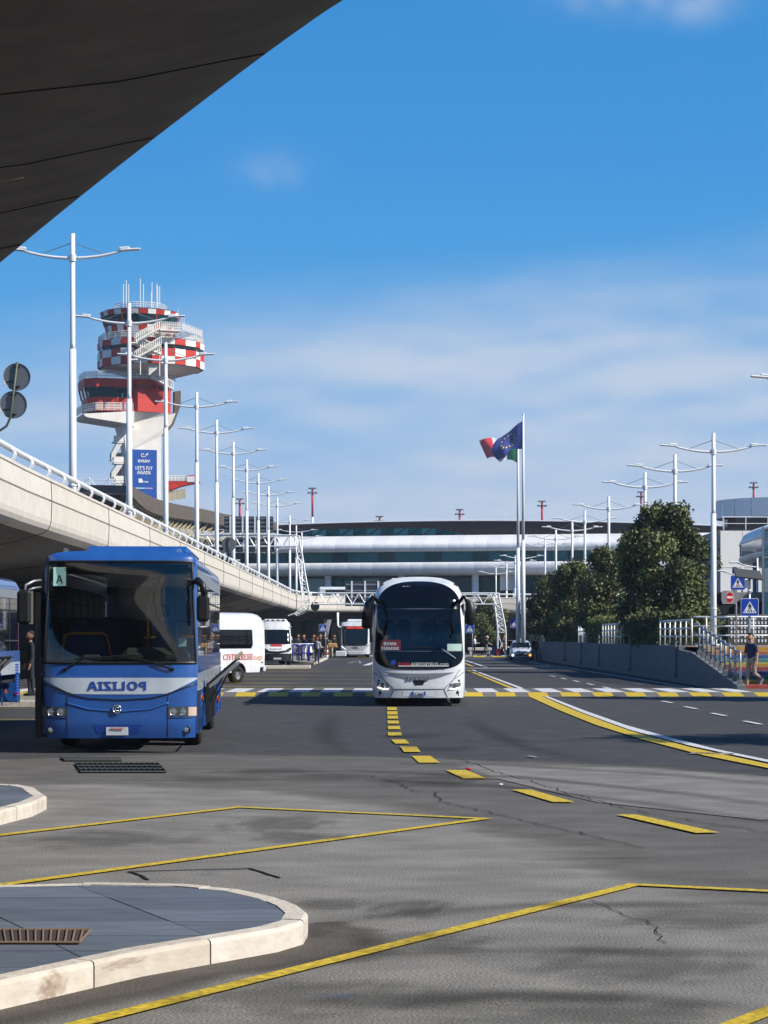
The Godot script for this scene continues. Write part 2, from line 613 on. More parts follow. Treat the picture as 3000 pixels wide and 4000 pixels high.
func ground() -> void:
	var st := S()
	quad(st, Vector3(-1500, 0, 300), Vector3(1500, 0, 300), Vector3(1500, 0, -2600), Vector3(-1500, 0, -2600))
	road = struct("road", st, "asphalt")
	var e1 := rough_edge([[-9.0, -28.0], [-5.9, -30.2], [-3.3, -31.8], [-0.04, -31.0], [1, -30.3], [3.0, -29.2], [5.2, -25.8], [12, -17]], 0.25, 0.3)
	st = S()
	gflat(st, e1 + [[40, 10], [-40, 10]], 0.004)
	obj("older_asphalt", st, "asphalt_mid", road)
	feather(e1, 0.7, 0.004, "asphalt_mid", "older_asphalt_edge")
	var e2 := rough_edge([[-11, -22.5], [-7.5, -24.3], [-4.94, -25.2], [-3.8, -25.2], [-1.7, -24.3], [0.07, -21.2], [0.65, -19.3], [1.54, -15.3], [2.5, -13.3], [6, -9.5], [9, -5]], 0.25, 0.3)
	st = S()
	gflat(st, e2 + [[16, 6], [-16, 6]], 0.008)
	obj("worn_asphalt", st, "asphalt_light", road)
	feather(e2, 0.9, 0.008, "asphalt_light", "worn_asphalt_edge")
	# dirt gathered along the foot of the kerb
	var e3 := [[-3.4, -8.0], [-2.4, -9.1], [-1.62, -10.2], [-0.98, -11.15], [-0.42, -11.75], [-0.25, -12.2], [-0.3, -12.7], [-0.5, -13.1]]
	e3 = rough_edge(e3, 0.08, 0.2)
	e3.reverse()
	st = S()
	gflat(st, e3 + [[-3.6, -9.2], [-1.0, -12.4]], 0.012)
	obj("gutter_asphalt", st, "asphalt_gutter", road)
	feather(e3, 0.28, 0.012, "asphalt_gutter", "gutter_edge")
	# a lighter patch of the middle carriageway
	var e4 := rough_edge([[1.3, -26.3], [1.0, -29.2], [3.2, -28.4], [6.0, -25.0], [6.5, -22.0]], 0.12, 0.3)
	st = S()
	gflat(st, e4 + [[3.6, -20.4], [2.2, -22.6]], 0.012)
	obj("asphalt_patch", st, "asphalt_light", road)
	feather(e4, 0.3, 0.012, "asphalt_light", "asphalt_patch_edge")
	# faint tyre tracks that curve out of the bays
	var tm := pm("tyre_track", Color(0.05, 0.05, 0.05), 0.85)
	tm.vertex_color_use_as_albedo = true
	tm.transparency = BaseMaterial3D.TRANSPARENCY_ALPHA
	tm.metallic_specular = 0.2
	var tracks := [
		[[-2.6, -27.5], [-0.6, -27.9], [1.6, -26.6], [3.4, -23.6], [5.2, -19.4]], [[-2.2, -25.9], [-0.4, -26.2], [1.2, -25.1], [2.9, -22.0], [4.6, -18.0]],
		[[-1.0, -29.6], [1.4, -29.2], [3.6, -27.0], [6.0, -23.0]], [[-0.6, -12.9], [0.1, -13.5], [0.9, -13.9], [2.4, -14.0], [4.5, -13.6]],
		[[-0.4, -11.6], [0.4, -11.9], [1.4, -11.9], [3.0, -11.5]], [[1.7, -48.0], [1.75, -40.0], [2.1, -34.0], [3.1, -28.0]], [[-1.4, -50.0], [-1.4, -42.0], [-1.2, -36.0], [-0.6, -31.0]],
		[[-0.3, -10.0], [0.5, -10.4], [1.3, -10.3], [2.4, -9.7]]]
	for k in tracks.size():
		var c := []
		for q in resample(tracks[k], 40):
			c.append(q)
		var wid: float = [0.26, 0.26, 0.3, 0.22, 0.2, 0.35, 0.35, 0.25][k]
		var op: float = [0.34, 0.34, 0.25, 0.30, 0.26, 0.22, 0.22, 0.3][k]
		st = S()
		for i in c.size() - 1:
			for sd in [-1.0, 1.0]:
				var q := []
				for e in 2:
					var p: Vector2 = c[i + e]
					var d: Vector2 = (c[mini(i + e + 1, c.size() - 1)] - c[maxi(i + e - 1, 0)]).normalized().orthogonal()
					q.append([Vector3(p.x, 0.018 + 0.0007 * k, p.y), op * sin(PI * (i + e) / 40.0)])
					q.append([Vector3(p.x + d.x * wid * sd, 0.018 + 0.0007 * k, p.y + d.y * wid * sd), 0.0])
				for v in ([0, 1, 2, 2, 1, 3] if sd < 0 else [0, 2, 1, 2, 3, 1]):
					st.set_color(Color(1, 1, 1, q[v][1]))
					st.add_vertex(q[v][0])
		obj("tyre_track", st, tm, road)
	# cracks and seams
	var cracks := [
		[[0.42, -24.1], [0.5, -23.3], [0.53, -22.6], [0.71, -22.1], [0.93, -21.4], [1.22, -20.5], [1.38, -19.9], [1.58, -19.37], [1.72, -19.0], [1.76, -18.7], [1.95, -18.3], [2.12, -17.7]],
		[[0.93, -30.7], [1.15, -29.0], [1.33, -27.58], [1.52, -26.7], [1.7, -25.83], [2.1, -23.3], [2.58, -21.13], [3.05, -20.0], [3.7, -18.6]],
		[[1.17, -36.2], [3.0, -36.1], [4.2, -36.3], [7.5, -36.1], [10.5, -36.2]],
		[[-0.3, -26.8], [-0.1, -25.9], [0.1, -25.2], [0.12, -24.6], [0.3, -24.0]],
		[[1.35, -14.2], [1.5, -13.3], [1.62, -13.0], [1.6, -12.2]]]
	for k in cracks.size():
		var c := rough_edge(cracks[k], 0.10, 0.13)
		st = S()
		gflat(st, strip(c, [0.014, 0.013, 0.045, 0.012, 0.008][k]), 0.016)
		obj("crack", st, "tar", road)
	# service hatch outline
	for c in [[[-2.05, -15.92], [-1.84, -15.38]], [[-2.05, -15.92], [-1.14, -16.14]], [[-1.14, -16.14], [-0.87, -15.5]]]:
		st = S()
		gflat(st, strip(rough_edge(c, 0.03, 0.1), 0.032), 0.014)
		obj("trench_seam", st, "tar", road)
	# soft oil stains with a shape of their own
	for k in 4:
		var img := Image.create(160, 160, false, Image.FORMAT_RGBA8)
		var n := FastNoiseLite.new()
		n.seed = 77 + k
		n.frequency = 0.022
		n.fractal_octaves = 6
		n.domain_warp_enabled = true
		n.domain_warp_amplitude = 30.0
		n.domain_warp_frequency = 0.02
		for j in 160:
			for i in 160:
				var d := Vector2(i - 79.5, j - 79.5).length() / 79.5
				var a := smoothstep(0.05, 0.75, (1.0 - d) * 0.95 + 0.8 * n.get_noise_2d(i, j)) * smoothstep(1.0, 0.8, d)
				img.set_pixel(i, j, Color(1, 1, 1, a * 0.27))
		var m := pm("oil_stain%d" % k, hx("2a2826") if k < 3 else hx("27426e"), 0.9)
		m.metallic_specular = 0.2
		m.transparency = BaseMaterial3D.TRANSPARENCY_ALPHA
		m.albedo_texture = ImageTexture.create_from_image(img)
		m.texture_repeat = false
	var stains := [[-1.13, -19.84, 0.9, 1.9, 0], [-0.9, -18.6, 0.8, 0.9, 0], [0.11, -13.67, 0.55, 0.9, 0], [-0.45, -13.9, 0.5, 0.7, 0], [1.26, -11.38, 1.3, 1.2, 0], [0.88, -9.98, 1.7, 1.0, 0], [-0.4, -10.3, 1.2, 1.1, 0], [-0.81, -26.7, 1.6, 1.2, 0], [0.5, -25.7, 1.3, 2.2, 0], [-1.7, -27.7, 1.2, 1.0, 0], [-2.6, -18.4, 1.6, 1.6, 0], [0.7, -33.4, 1.2, 1.4, 0], [0.4, -37.5, 1.0, 1.5, 0], [-0.28, -10.3, 0.2, 0.16, 1], [-1.42, -15.75, 0.22, 0.2, 1], [-2.3, -26.2, 1.6, 0.8, 0], [2.0, -13.2, 1.5, 1.0, 0], [0.2, -12.1, 0.9, 0.8, 0], [-0.55, -12.55, 0.35, 0.6, 0]]
	for k in stains.size():
		var a: Array = stains[k]
		var p := PlaneMesh.new()
		p.size = Vector2(a[2] * 1.5, a[3] * 1.3)
		put("blue_paint_spill" if a[4] else "oil_stain", p, "oil_stain%d" % (3 if a[4] else k % 3), road, T(Vector3(a[0], 0.024 + 0.0006 * k, a[1]), 0.3 * sin(k * 2.1)))
	# gratings let into the road
	for gr in [[[-4.55, -29.37], [-3.38, -29.37], [-3.05, -27.48], [-4.18, -27.48]], [[-4.98, -30.7], [-4.09, -30.7], [-3.98, -30.02], [-4.8, -30.02]]]:
		grating(road, gr, 0.012, 16)
	# scraps of litter
	st = S()
	box(st, Vector3(0.98, 0.03, -28.0), Vector3(0.08, 0.03, 0.06), Basis(Vector3.UP, 0.5), 0.015)
	tag(obj("crumpled_wrapper", st, "red_plastic"), "tiny red crumpled wrapper lying beside a yellow dash on the asphalt", "litter")
	st = S()
	box(st, Vector3(1.28, 0.02, -25.2), Vector3(0.05, 0.02, 0.04), Basis(Vector3.UP, 0.2), 0.01)
	tag(obj("paper_scrap", st, "letter_white"), "tiny white paper scrap on the dark asphalt past the dashes", "litter")

func grating(parent: Node, q: Array, y: float, bars: int, rusty := false) -> void:
	var st := S()
	gflat(st, q, y)
	var g := obj("drain_grating", st, "rust" if rusty else "black", parent)
	var a := Vector3(q[0][0], y + (0.002 if rusty else 0.012), q[0][1])
	var b := Vector3(q[1][0], y + (0.002 if rusty else 0.012), q[1][1])
	var c := Vector3(q[2][0], y + (0.002 if rusty else 0.012), q[2][1])
	var d := Vector3(q[3][0], y + (0.002 if rusty else 0.012), q[3][1])
	st = S()
	for k in bars + 1:
		var t := float(k) / bars
		var p := a.lerp(b, t)
		var r := d.lerp(c, t)
		if rusty:
			r = d.lerp(c, minf(1.0, t + 0.07))
		tube(st, [p, r], 0.008 if rusty else 0.013, 4)
	for k in (2 if rusty else 4):
		var t := k / (1.0 if rusty else 3.0)
		tube(st, [a.lerp(d, t), b.lerp(c, t)], 0.008 if rusty else 0.014, 4)
	obj("grating_bars", st, "rust_light" if rusty else "interior_grey", g).set_meta("kind", "stuff")

func mark(called: String, a: Array, m: String, y := 0.02) -> void:
	var st := S()
	gflat(st, a, y)
	obj(called, st, m, road)

func road_marks() -> void:
	# dashes bending away towards the coach
	for d in [
		[[-0.22, -52.76], [0.02, -52.76], [0.03, -50.66], [-0.21, -50.66]], [[-0.21, -49.83], [0.04, -49.83], [0.04, -47.8], [-0.2, -47.8]],
		[[-0.19, -47.07], [0.05, -47.07], [0.05, -45.38], [-0.18, -45.38]], [[-0.18, -44.33], [0.06, -44.33], [0.07, -42.84], [-0.17, -42.84]],
		[[-0.16, -41.67], [0.08, -41.67], [0.09, -40.24], [-0.15, -40.24]], [[-0.15, -38.9], [0.1, -38.9], [0.11, -37.65], [-0.14, -37.65]],
		[[-0.08, -36.22], [0.17, -36.22], [0.23, -34.82], [-0.01, -34.82]], [[0.07, -33.89], [0.34, -33.89], [0.39, -32.31], [0.13, -32.31]],
		[[0.24, -31.25], [0.52, -31.25], [0.63, -29.58], [0.33, -29.55]], [[0.67, -27.93], [0.95, -27.93], [1.15, -26.29], [0.86, -26.29]],
		[[1.36, -24.36], [1.59, -24.36], [1.95, -22.53], [1.71, -22.53]], [[2.23, -20.95], [2.43, -20.95], [2.98, -19.02], [2.75, -18.99]]]:
		mark("yellow_dash", d, "yellow_paint")
	# bay lines in the foreground
	mark("yellow_line", strip([[-6.5, -14.0], [-3.59, -18.79], [-1.66, -21.87], [0.88, -20.49], [-2.87, -15.01], [-6.4, -9.8]], 0.12), "yellow_paint")
	mark("yellow_line", strip([[-3.0, -7.05], [-1.42, -9.72], [1.73, -15.04], [2.64, -14.66], [7.5, -12.6]], 0.115), "yellow_paint")
	mark("yellow_line", strip([[1.3, -9.2], [1.95, -10.2], [2.8, -11.6], [3.4, -11.3]], 0.115), "yellow_paint")
	# lane edge on the right
	mark("yellow_edge_line", [[4.41, -62.2], [4.37, -55], [4.37, -48.56], [4.47, -39.51], [4.8, -33.59], [5.26, -29.21], [5.9, -25.5], [6.8, -21.5], [6.6, -21.0], [5.7, -25.0], [5.1, -28.35], [4.67, -31.38], [4.31, -36.4], [4.08, -42.24], [4, -50.16], [4, -62.2]], "yellow_paint")
	mark("white_edge_line", [[4.58, -62.2], [4.6, -50.16], [4.68, -42.24], [4.87, -37.47], [5.13, -33.08], [5.44, -30.26], [6.1, -26.2], [7.0, -22.0], [6.85, -21.6], [5.95, -25.7], [5.34, -29.67], [4.87, -34.04], [4.52, -39.92], [4.42, -48.87], [4.46, -62.2]], "white_paint")
	mark("yellow_edge_line", [[3.76, -110], [3.97, -70], [4.15, -70], [3.94, -110]], "yellow_paint")
	mark("white_edge_line", [[4.06, -112], [4.29, -70], [4.47, -70], [4.2, -112]], "white_paint")
	mark("white_edge_line", strip([[5.25, -155], [5.32, -121]], 0.2), "white_paint")
	mark("yellow_edge_line", strip([[4.7, -150], [4.6, -123]], 0.2), "yellow_paint")
	mark("stop_line", [[3.6, -118.6], [10.2, -118.6], [10.2, -117.6], [3.6, -117.6]], "white_paint")
	for z in [-115.2, -148.0]:
		mark("stop_line", [[4.4, z - 1.0], [10.2, z - 1.0], [10.2, z], [4.4, z]], "dull_white_paint")
	for k in 10:
		mark("white_dash", strip([[7.5, -42.5 - 4.55 * k], [7.44, -44.2 - 4.55 * k]], 0.13), "white_paint") if k < 5 else mark("white_dash", strip([[7.45 - 0.08 * (k - 5), -72.0 - 5.2 * (k - 5)], [7.42 - 0.08 * (k - 5), -74.2 - 5.2 * (k - 5)]], 0.13), "white_paint")
	mark("white_edge_line", strip([[10.45, -69.5], [10.3, -80], [9.9, -110], [9.4, -146]], 0.14), "white_paint")
	mark("worn_white_mark", strip([[4.55, -32.0], [5.2, -31.8]], 0.35), "dull_white_paint")
	mark("worn_white_mark", strip([[2.0, -31.3], [2.1, -30.9]], 0.08), "dull_white_paint")
	# yellow lines at the left behind the parked buses
	mark("yellow_line", strip([[-12, -41.5], [-7.0, -45.4], [-5.5, -46.3]], 0.14), "yellow_paint")
	mark("yellow_line", strip([[-12, -45.0], [-6.2, -45.0]], 0.10), "yellow_paint")
	mark("yellow_line", strip([[-12, -52.0], [-6.0, -52.0]], 0.12), "dull_yellow_paint")
	# box of long lines beyond the speed table
	var zs := [-74.5, -80.5, -88.0, -96.5, -106.5, -112.0]
	for k in zs.size():
		var z: float = zs[k]
		mark("yellow_line", strip([[-9.5, z], [-3.6, z + 0.6]], 0.34), "yellow_paint", 0.02)
		mark("worn_line", strip([[-3.7, z + 0.6], [-0.2, z + 3.0]], 0.26), "dull_yellow_paint", 0.024)
	mark("white_arrow", strip([[-3.2, -140], [-2.75, -156], [-2.4, -140]], 0.25), "dull_white_paint")
	mark("white_arrow", strip([[-1.9, -129], [-1.3, -152]], 0.4), "white_paint")
	mark("white_arrow", strip([[-1.9, -129], [0.2, -130]], 0.35), "dull_white_paint")

func speed_table() -> void:
	var st := S()
	var x0 := -22.0
	var x1 := 24.0
	var pr := [[-62.6, 0.0], [-63.5, 0.10], [-69.0, 0.10], [-69.9, 0.0]]
	for k in 3:
		quad(st, Vector3(x0, pr[k][1], pr[k][0]), Vector3(x1, pr[k][1], pr[k][0]), Vector3(x1, pr[k + 1][1], pr[k + 1][0]), Vector3(x0, pr[k + 1][1], pr[k + 1][0]))
	var t := struct("raised_crossing", st, "asphalt_table")
	for k in range(-19, 8):
		var x := 3.85 + 0.983 * k
		st = S()
		gflat(st, [[x - 0.3, -63.9], [x + 0.32, -63.9], [x + 0.32, -68.6], [x - 0.3, -68.6]], 0.105)
		obj("white_bar", st, "white_paint", t)
	for k in range(-19, 17):
		var x := 3.34 + 0.99 * k
		st = S()
		quad(st, Vector3(x - 0.29, 0.008, -62.62), Vector3(x + 0.3, 0.008, -62.62), Vector3(x + 0.3, 0.107, -63.55), Vector3(x - 0.29, 0.107, -63.55))
		obj("yellow_block", st, "yellow_paint", t)
	# second raised crossing far down the road
	st = S()
	for k in 3:
		quad(st, Vector3(-8, pr[k][1], pr[k][0] - 119.5), Vector3(11.2, pr[k][1], pr[k][0] - 119.5), Vector3(11.2, pr[k + 1][1], pr[k + 1][0] - 119.5), Vector3(-8, pr[k + 1][1], pr[k + 1][0] - 119.5))
	t = struct("far_raised_crossing", st, "asphalt_table")
	for k in range(-5, 11):
		var x := 0.5 + 1.75 * k * 0.98
		if x > -6.5 and x < 10.9:
			st = S()
			quad(st, Vector3(x - 0.55, 0.008, -182.1), Vector3(x + 0.55, 0.008, -182.1), Vector3(x + 0.55, 0.107, -183.05), Vector3(x - 0.55, 0.107, -183.05))
			obj("yellow_block", st, "yellow_paint", t)
			st = S()
			gflat(st, [[x + 0.3, -183.4], [x + 1.4, -183.4], [x + 1.4, -188.2], [x + 0.3, -188.2]], 0.105)
			obj("white_bar", st, "white_paint", t)

# an island: kerb stones round a slab floor
func island(called: String, outer: Array, y: float, kw: float, stone: float) -> MeshInstance3D:
	var o := V2(outer)
	var total := 0.0
	var n := o.size()
	for i in n:
		total += o[i].distance_to(o[(i + 1) % n])
	var inner := []
	for i in n:
		var a := (o[i] - o[(i + n - 1) % n]).normalized()
		var b := (o[(i + 1) % n] - o[i]).normalized()
		var nn := (a.orthogonal() + b.orthogonal()).normalized()
		inner.append(o[i] - nn * kw / maxf(0.5, nn.dot(a.orthogonal())))
	var st := S()
	var fl := []
	for p in inner:
		fl.append([p.x, p.y])
	gflat(st, fl, y - 0.02)
	var isl := struct(called, st, "joint_dark")
	# cut the ring into stones at equal lengths
	var cuts: Array = []
	for i in n:
		var l: float = o[i].distance_to(o[(i + 1) % n])
		cuts.append(l)
	var cnt := int(round(total / stone))
	var seg := total / cnt
	var k := 0
	var at := 0.0
	var cur: Array = [[o[0], inner[0]]]
	for i in n:
		var l: float = cuts[i]
		var done := 0.0
		while at + (l - done) >= seg - 1e-4:
			done += seg - at
			var t := clampf(done / l, 0, 1)
			cur.append([o[i].lerp(o[(i + 1) % n], t), inner[i].lerp(inner[(i + 1) % n], t)])
			kerb_stone(isl, cur, y, k)
			k += 1
			cur = [cur[-1]]
			at = 0.0
		at += l - done
		cur.append([o[(i + 1) % n], inner[(i + 1) % n]])
	return isl

func kerb_stone(parent: Node, cur: Array, y: float, k: int) -> void:
	var st := S()
	var c := []
	for e in cur:
		if c.is_empty() or c[-1][0].distance_to(e[0]) > 0.004:
			c.append(e)
	if c.size() < 2:
		return
	var g := 0.006
	c[0] = [c[0][0].move_toward(c[1][0], g), c[0][1].move_toward(c[1][1], g)]
	c[-1] = [c[-1][0].move_toward(c[-2][0], g), c[-1][1].move_toward(c[-2][1], g)]
	var rings := []
	var yy := y + 0.003 * sin(k * 2.7)
	for e in c:
		var a: Vector2 = e[0]
		var b: Vector2 = e[1]
		var d := (b - a).normalized()
		var p1 := a + d * 0.02
		var p2 := a + d * 0.005
		rings.append(PackedVector3Array([Vector3(a.x, -0.02, a.y), Vector3(a.x, yy - 0.025, a.y), Vector3(p2.x, yy - 0.008, p2.y), Vector3(p1.x, yy, p1.y), Vector3(b.x, yy, b.y), Vector3(b.x, -0.02, b.y)]))
	loft(st, rings, true, true)
	obj("kerb_stone", st, "kerb%d" % (k % 4), parent)

func islands() -> void:
	var outer := [[-1.92, -10.02], [-1.35, -11.0], [-0.68, -11.85], [-0.545, -12.15], [-0.53, -12.5], [-0.61, -12.88], [-0.76, -13.29], [-1.03, -13.72], [-1.43, -13.98], [-2.06, -14.06], [-2.67, -13.95], [-3.6, -13.3], [-4.6, -12.0], [-5.2, -10.2], [-5.0, -8.2], [-4.2, -7.2], [-3.4, -7.4]]
	outer.reverse()
	var near := island("traffic_island", outer, 0.15, 0.135, 0.95)
	var st := S()
	gflat(st, [[-2.02, -9.96], [-1.93, -10.115], [-1.93, -10.115], [-2.02, -9.96]], 0.1)
	# slab floor: long slabs with joints, cut to the outline
	slab_floor(near, outer, 0.15, -0.75, 0.95, 0.62)
	grating(near, [[-2.36, -11.72], [-1.73, -11.72], [-1.72, -11.24], [-2.28, -11.24]], 0.157, 14, true)
	var sm := pm("rust_stain", hx("8a6645"), 0.9)
	sm.transparency = BaseMaterial3D.TRANSPARENCY_ALPHA
	sm.albedo_texture = M["oil_stain1"].albedo_texture
	sm.texture_repeat = false
	for k in 3:
		var pl := PlaneMesh.new()
		pl.size = Vector2([0.26, 0.2, 0.5][k], [0.2, 0.16, 0.07][k])
		var c := Vector3(-1.92, 0, -10.02).lerp(Vector3(-1.35, 0, -11.0), [0.36, 0.30, 0.85][k]) + Vector3(0.864, 0, 0.5) * (0.004 + 0.001 * k) + Vector3(0, [0.075, 0.06, 0.11][k], 0)
		put("rust_stain", pl, sm, near, Transform3D(Basis(Vector3(0.502, 0, -0.865), Vector3(0.865, 0, 0.502), Vector3(0, -1, 0)), c))
	var o2 := [[-3.80, -19.9], [-3.66, -20.8], [-3.66, -21.7], [-4.0, -22.9], [-4.28, -23.4], [-4.6, -23.6], [-6.5, -23.2], [-7.2, -21], [-6.6, -18.4], [-4.6, -18.2]]
	o2.reverse()
	var far := island("left_traffic_island", o2, 0.15, 0.14, 0.8)
	slab_floor(far, o2, 0.15, -0.75, 1.1, 0.7)

func slab_floor(parent: Node, outer: Array, y: float, ang: float, lx: float, lz: float) -> void:
	var o := V2(outer)
	var inn := Geometry2D.offset_polygon(o, -0.132)
	if inn.is_empty():
		return
	var poly: PackedVector2Array = inn[0]
	var c := Vector2.ZERO
	for p in poly:
		c += p
	c /= poly.size()
	var dx := Vector2(1, 0)
	var dz := Vector2(-0.42, -0.9).normalized()
	var k := 0
	for i in range(-5, 6):
		for j in range(-6, 7):
			var a := c + dx * (i * lx + 0.3) + dz * (j * lz * 1.0)
			var g := 0.006
			var cell := PackedVector2Array([a + dx * g + dz * g, a + dx * (lx - g) + dz * g, a + dx * (lx - g) + dz * (lz - g), a + dx * g + dz * (lz - g)])
			for piece in Geometry2D.intersect_polygons(cell, poly):
				if piece.size() < 3:
					continue
				var area := 0.0
				for q in piece.size():
					area += piece[q].cross(piece[(q + 1) % piece.size()])
				if absf(area) < 0.01:
					continue
				var st := S()
				var b := PackedVector2Array()
				for q in piece:
					b.append(Vector2(q.x, -q.y))
				prism(st, b, -0.02, 0.0, Transform3D(Basis(Vector3(1, 0, 0), Vector3(0, 0, -1), Vector3(0, 1, 0)), Vector3(0, y - 0.004 + 0.0012 * sin(k * 1.9), 0)))
				obj("paving_slab", st, "slab%d" % (k % 3), parent)
				k += 1

func far_pavement() -> void:
	# pavement with the barriers under the viaduct, kerb beside the minibuses
	var o := [[-5.2, -132], [-5.5, -168], [-6.2, -181], [-14, -181], [-14, -146], [-7.2, -142]]
	o.reverse()
	var p := island("bus_pavement", o, 0.15, 0.3, 4.0)
	var st := S()
	gflat(st, [[-7.3, -142.2], [-5.5, -133], [-5.8, -168], [-6.4, -180.7], [-13.7, -180.7], [-13.7, -146]], 0.148)
	obj("paving_slab", st, "paving", p)
	o = [[-7.6, -117.4], [-4.9, -117.8], [-4.9, -119.4], [-7.6, -119.6]]
	o.reverse()
	p = island("minibus_kerb", o, 0.17, 0.3, 2.0)
	st = S()
	gflat(st, [[-7.4, -117.6], [-5.1, -118], [-5.1, -119.2], [-7.4, -119.4]], 0.165)
	obj("paving_slab", st, "paving", p)
	o = [[-20, -53.5], [-7.6, -53.5], [-7.4, -54.1], [-7.4, -60], [-20, -60]]
	o.reverse()
	p = island("left_pavement", o, 0.16, 0.3, 2.0)
	st = S()
	gflat(st, [[-19.8, -53.8], [-7.8, -53.8], [-7.7, -59.8], [-19.8, -59.8]], 0.155)
	obj("paving_slab", st, "paving", p)

func plaza() -> void:
	var top := 1.42
	var st := S()
	gflat(st, [[11.45, -78.3], [70, -78.3], [70, -310], [11.45, -310]], top)
	struct("plaza", st, "paving")
	# retaining wall along the road, with its sloping end beside the steps
	var w := thing("retaining_wall", "long grey concrete retaining wall in shade beside the road, sloping down at its near end", "wall")
	var k := 0
	var z := -81.6
	while z > -176:
		var z2 := z - 5.9
		st = S()
		box(st, Vector3(11.3, 0.73, (z + z2) * 0.5), Vector3(0.3, 1.46, 5.88), Basis(), 0.012)
		obj("wall_panel", st, "wall_grey", w)
		k += 1
		z = z2
	st = S()
	var prof := PackedVector2Array([Vector2(67.6, -0.02), Vector2(82, -0.02), Vector2(81.6, 1.3), Vector2(78.0, 1.22), Vector2(67.6, 0.22)])
	prism(st, prof, 11.15, 11.45, Transform3D(Basis(Vector3(0, 0, -1), Vector3(0, 1, 0), Vector3(1, 0, 0)), Vector3.ZERO))
	obj("sloping_wall_end", st, "wall_grey", w)
	for zz in [-82.0, -98.0, -113.0, -124.0, -136.0]:
		st = S()
		tube(st, [Vector3(11.08, 0.35, zz), Vector3(11.08, 1.9, zz)], 0.05, 8)
		box(st, Vector3(11.06, 0.3, zz), Vector3(0.22, 0.2, 0.25), Basis(), 0.03)
		obj("drain_pipe", st, "grey_post", w)
	# painted steps
	var cols := ["a8423a", "b39a3f", "2f6c74", "33457f", "93413b", "b39a3f", "4a8480", "375f94", "b06f3c", "b0913f"]
	var s := thing("painted_steps", "broad steps painted in rainbow bands beside the sloping wall end", "steps")
	var wave := ntex(21, 0.02, 0.78, 1.0, 256, 5)
	for i in 10:
		var m := tp(pm("step%d" % i, hx(cols[i]), 0.7), wave, 0.5)
		st = S()
		var y: float = 0.1 + (i + 1) * 0.131
		var za := -68.1 - i * 1.02
		box(st, Vector3(17.0, y * 0.5 - 0.01, za - 0.52), Vector3(11.0, y + 0.02, 1.03), Basis(), 0.015)
		obj("step", st, m, s)
	var band := ["dba92c", "b5382f", "d9772b"]
	for i in 3:
		st = S()
		gflat(st, [[11.6, -79.2 - i * 1.5], [30, -79.2 - i * 1.5], [30, -80.6 - i * 1.5], [11.6, -80.6 - i * 1.5]], top + 0.005)
		obj("painted_band", st, tp(pm("band%d" % i, hx(band[i]), 0.7), wave, 0.5), s)
	# hooped handrail that steps down along the wall end
	var rl := thing("step_handrail", "galvanised stepped tube handrail going down beside the painted steps", "railing")
	for i in 10:
		var y: float = 0.32 + i * 0.105
		var za := -67.9 - i * 1.02
		st = S(true)
		tube(st, [Vector3(11.3, y - 0.2, za), Vector3(11.3, y + 0.92, za), Vector3(11.3, y + 1.02, za - 0.1), Vector3(11.3, y + 1.02, za - 1.02)], 0.045, 6)
		for h in [0.3, 0.66]:
			tube(st, [Vector3(11.3, y + h, za), Vector3(11.3, y + h, za - 1.02)], 0.035, 6)
		obj("hoop", st, "galvanised", rl)
		st = S()
		box(st, Vector3(11.3, y - 0.12, za), Vector3(0.16, 0.36, 0.14), Basis(), 0.01)
		obj("post_foot", st, "wall_grey", rl)
	# pipe railings between the hedges on the wall
	rail_grid("wall_railing", "white tube railing with square openings on the wall end by the big tree", [[11.3, -79.0], [11.3, -88.5]], 1.46, 1.0, 6)
	rail_grid("wall_railing", "white tube railing between the two hedges, right of the round-headed hedge", [[11.3, -102.5], [11.3, -113]], 1.46, 1.0, 7)
	rail_grid("wall_railing", "short white tube railing between the hedges near the white taxi", [[11.3, -122.5], [11.3, -128]], 1.46, 1.0, 6)
	rail_grid("wall_railing", "white tube railing at the far end of the wall under the flagpoles", [[11.3, -158], [11.3, -175]], 1.46, 1.1, 9)
	rail_grid("plaza_railing", "long white tube railing across the plaza behind the near right lamp post", [[11.4, -89.5], [17.5, -89.5]], 1.42, 1.25, 3)
	# pierced screen wall on the plaza
	var sc := thing("pierced_screen", "grey pierced block screen on the plaza behind the railing", "screen", Vector3(16.6, 1.42, -97))
	st = S()
	box(st, Vector3(0, 0.72, 0), Vector3(2.1, 1.44, 0.16), Basis(), 0.02)
	obj("screen_wall", st, "dark_concrete", sc)
	st = S()
	for r in 6:
		for c in 12:
			if (r * 5 + c * 3) % 7 != 0:
				box(st, Vector3(-0.88 + c * 0.16, 0.2 + r * 0.21, 0.09), Vector3(0.07, 0.13, 0.03))
	obj("screen_openings", st, "cladding2", sc).set_meta("kind", "stuff")

func rail_grid(called: String, label: String, ends: Array, y: float, h: float, n: int) -> void:
	var a := Vector3(ends[0][0], y, ends[0][1])
	var b := Vector3(ends[1][0], y, ends[1][1])
	var o := thing(called, label, "railing", a, 0.0, "white tube railings by the plaza")
	b -= a
	for k in n + 1:
		var st := S(true)
		var p := b * (float(k) / n)
		tube(st, [p, p + Vector3(0, h, 0)], 0.035, 6)
		obj("post", st, "white_steel", o)
	for k in 3:
		var st := S(true)
		var yy := Vector3(0, h * [0.36, 0.68, 1.0][k], 0)
		tube(st, [yy, b + yy], 0.035 if k < 2 else 0.045, 6)
		obj("rail", st, "white_steel", o)

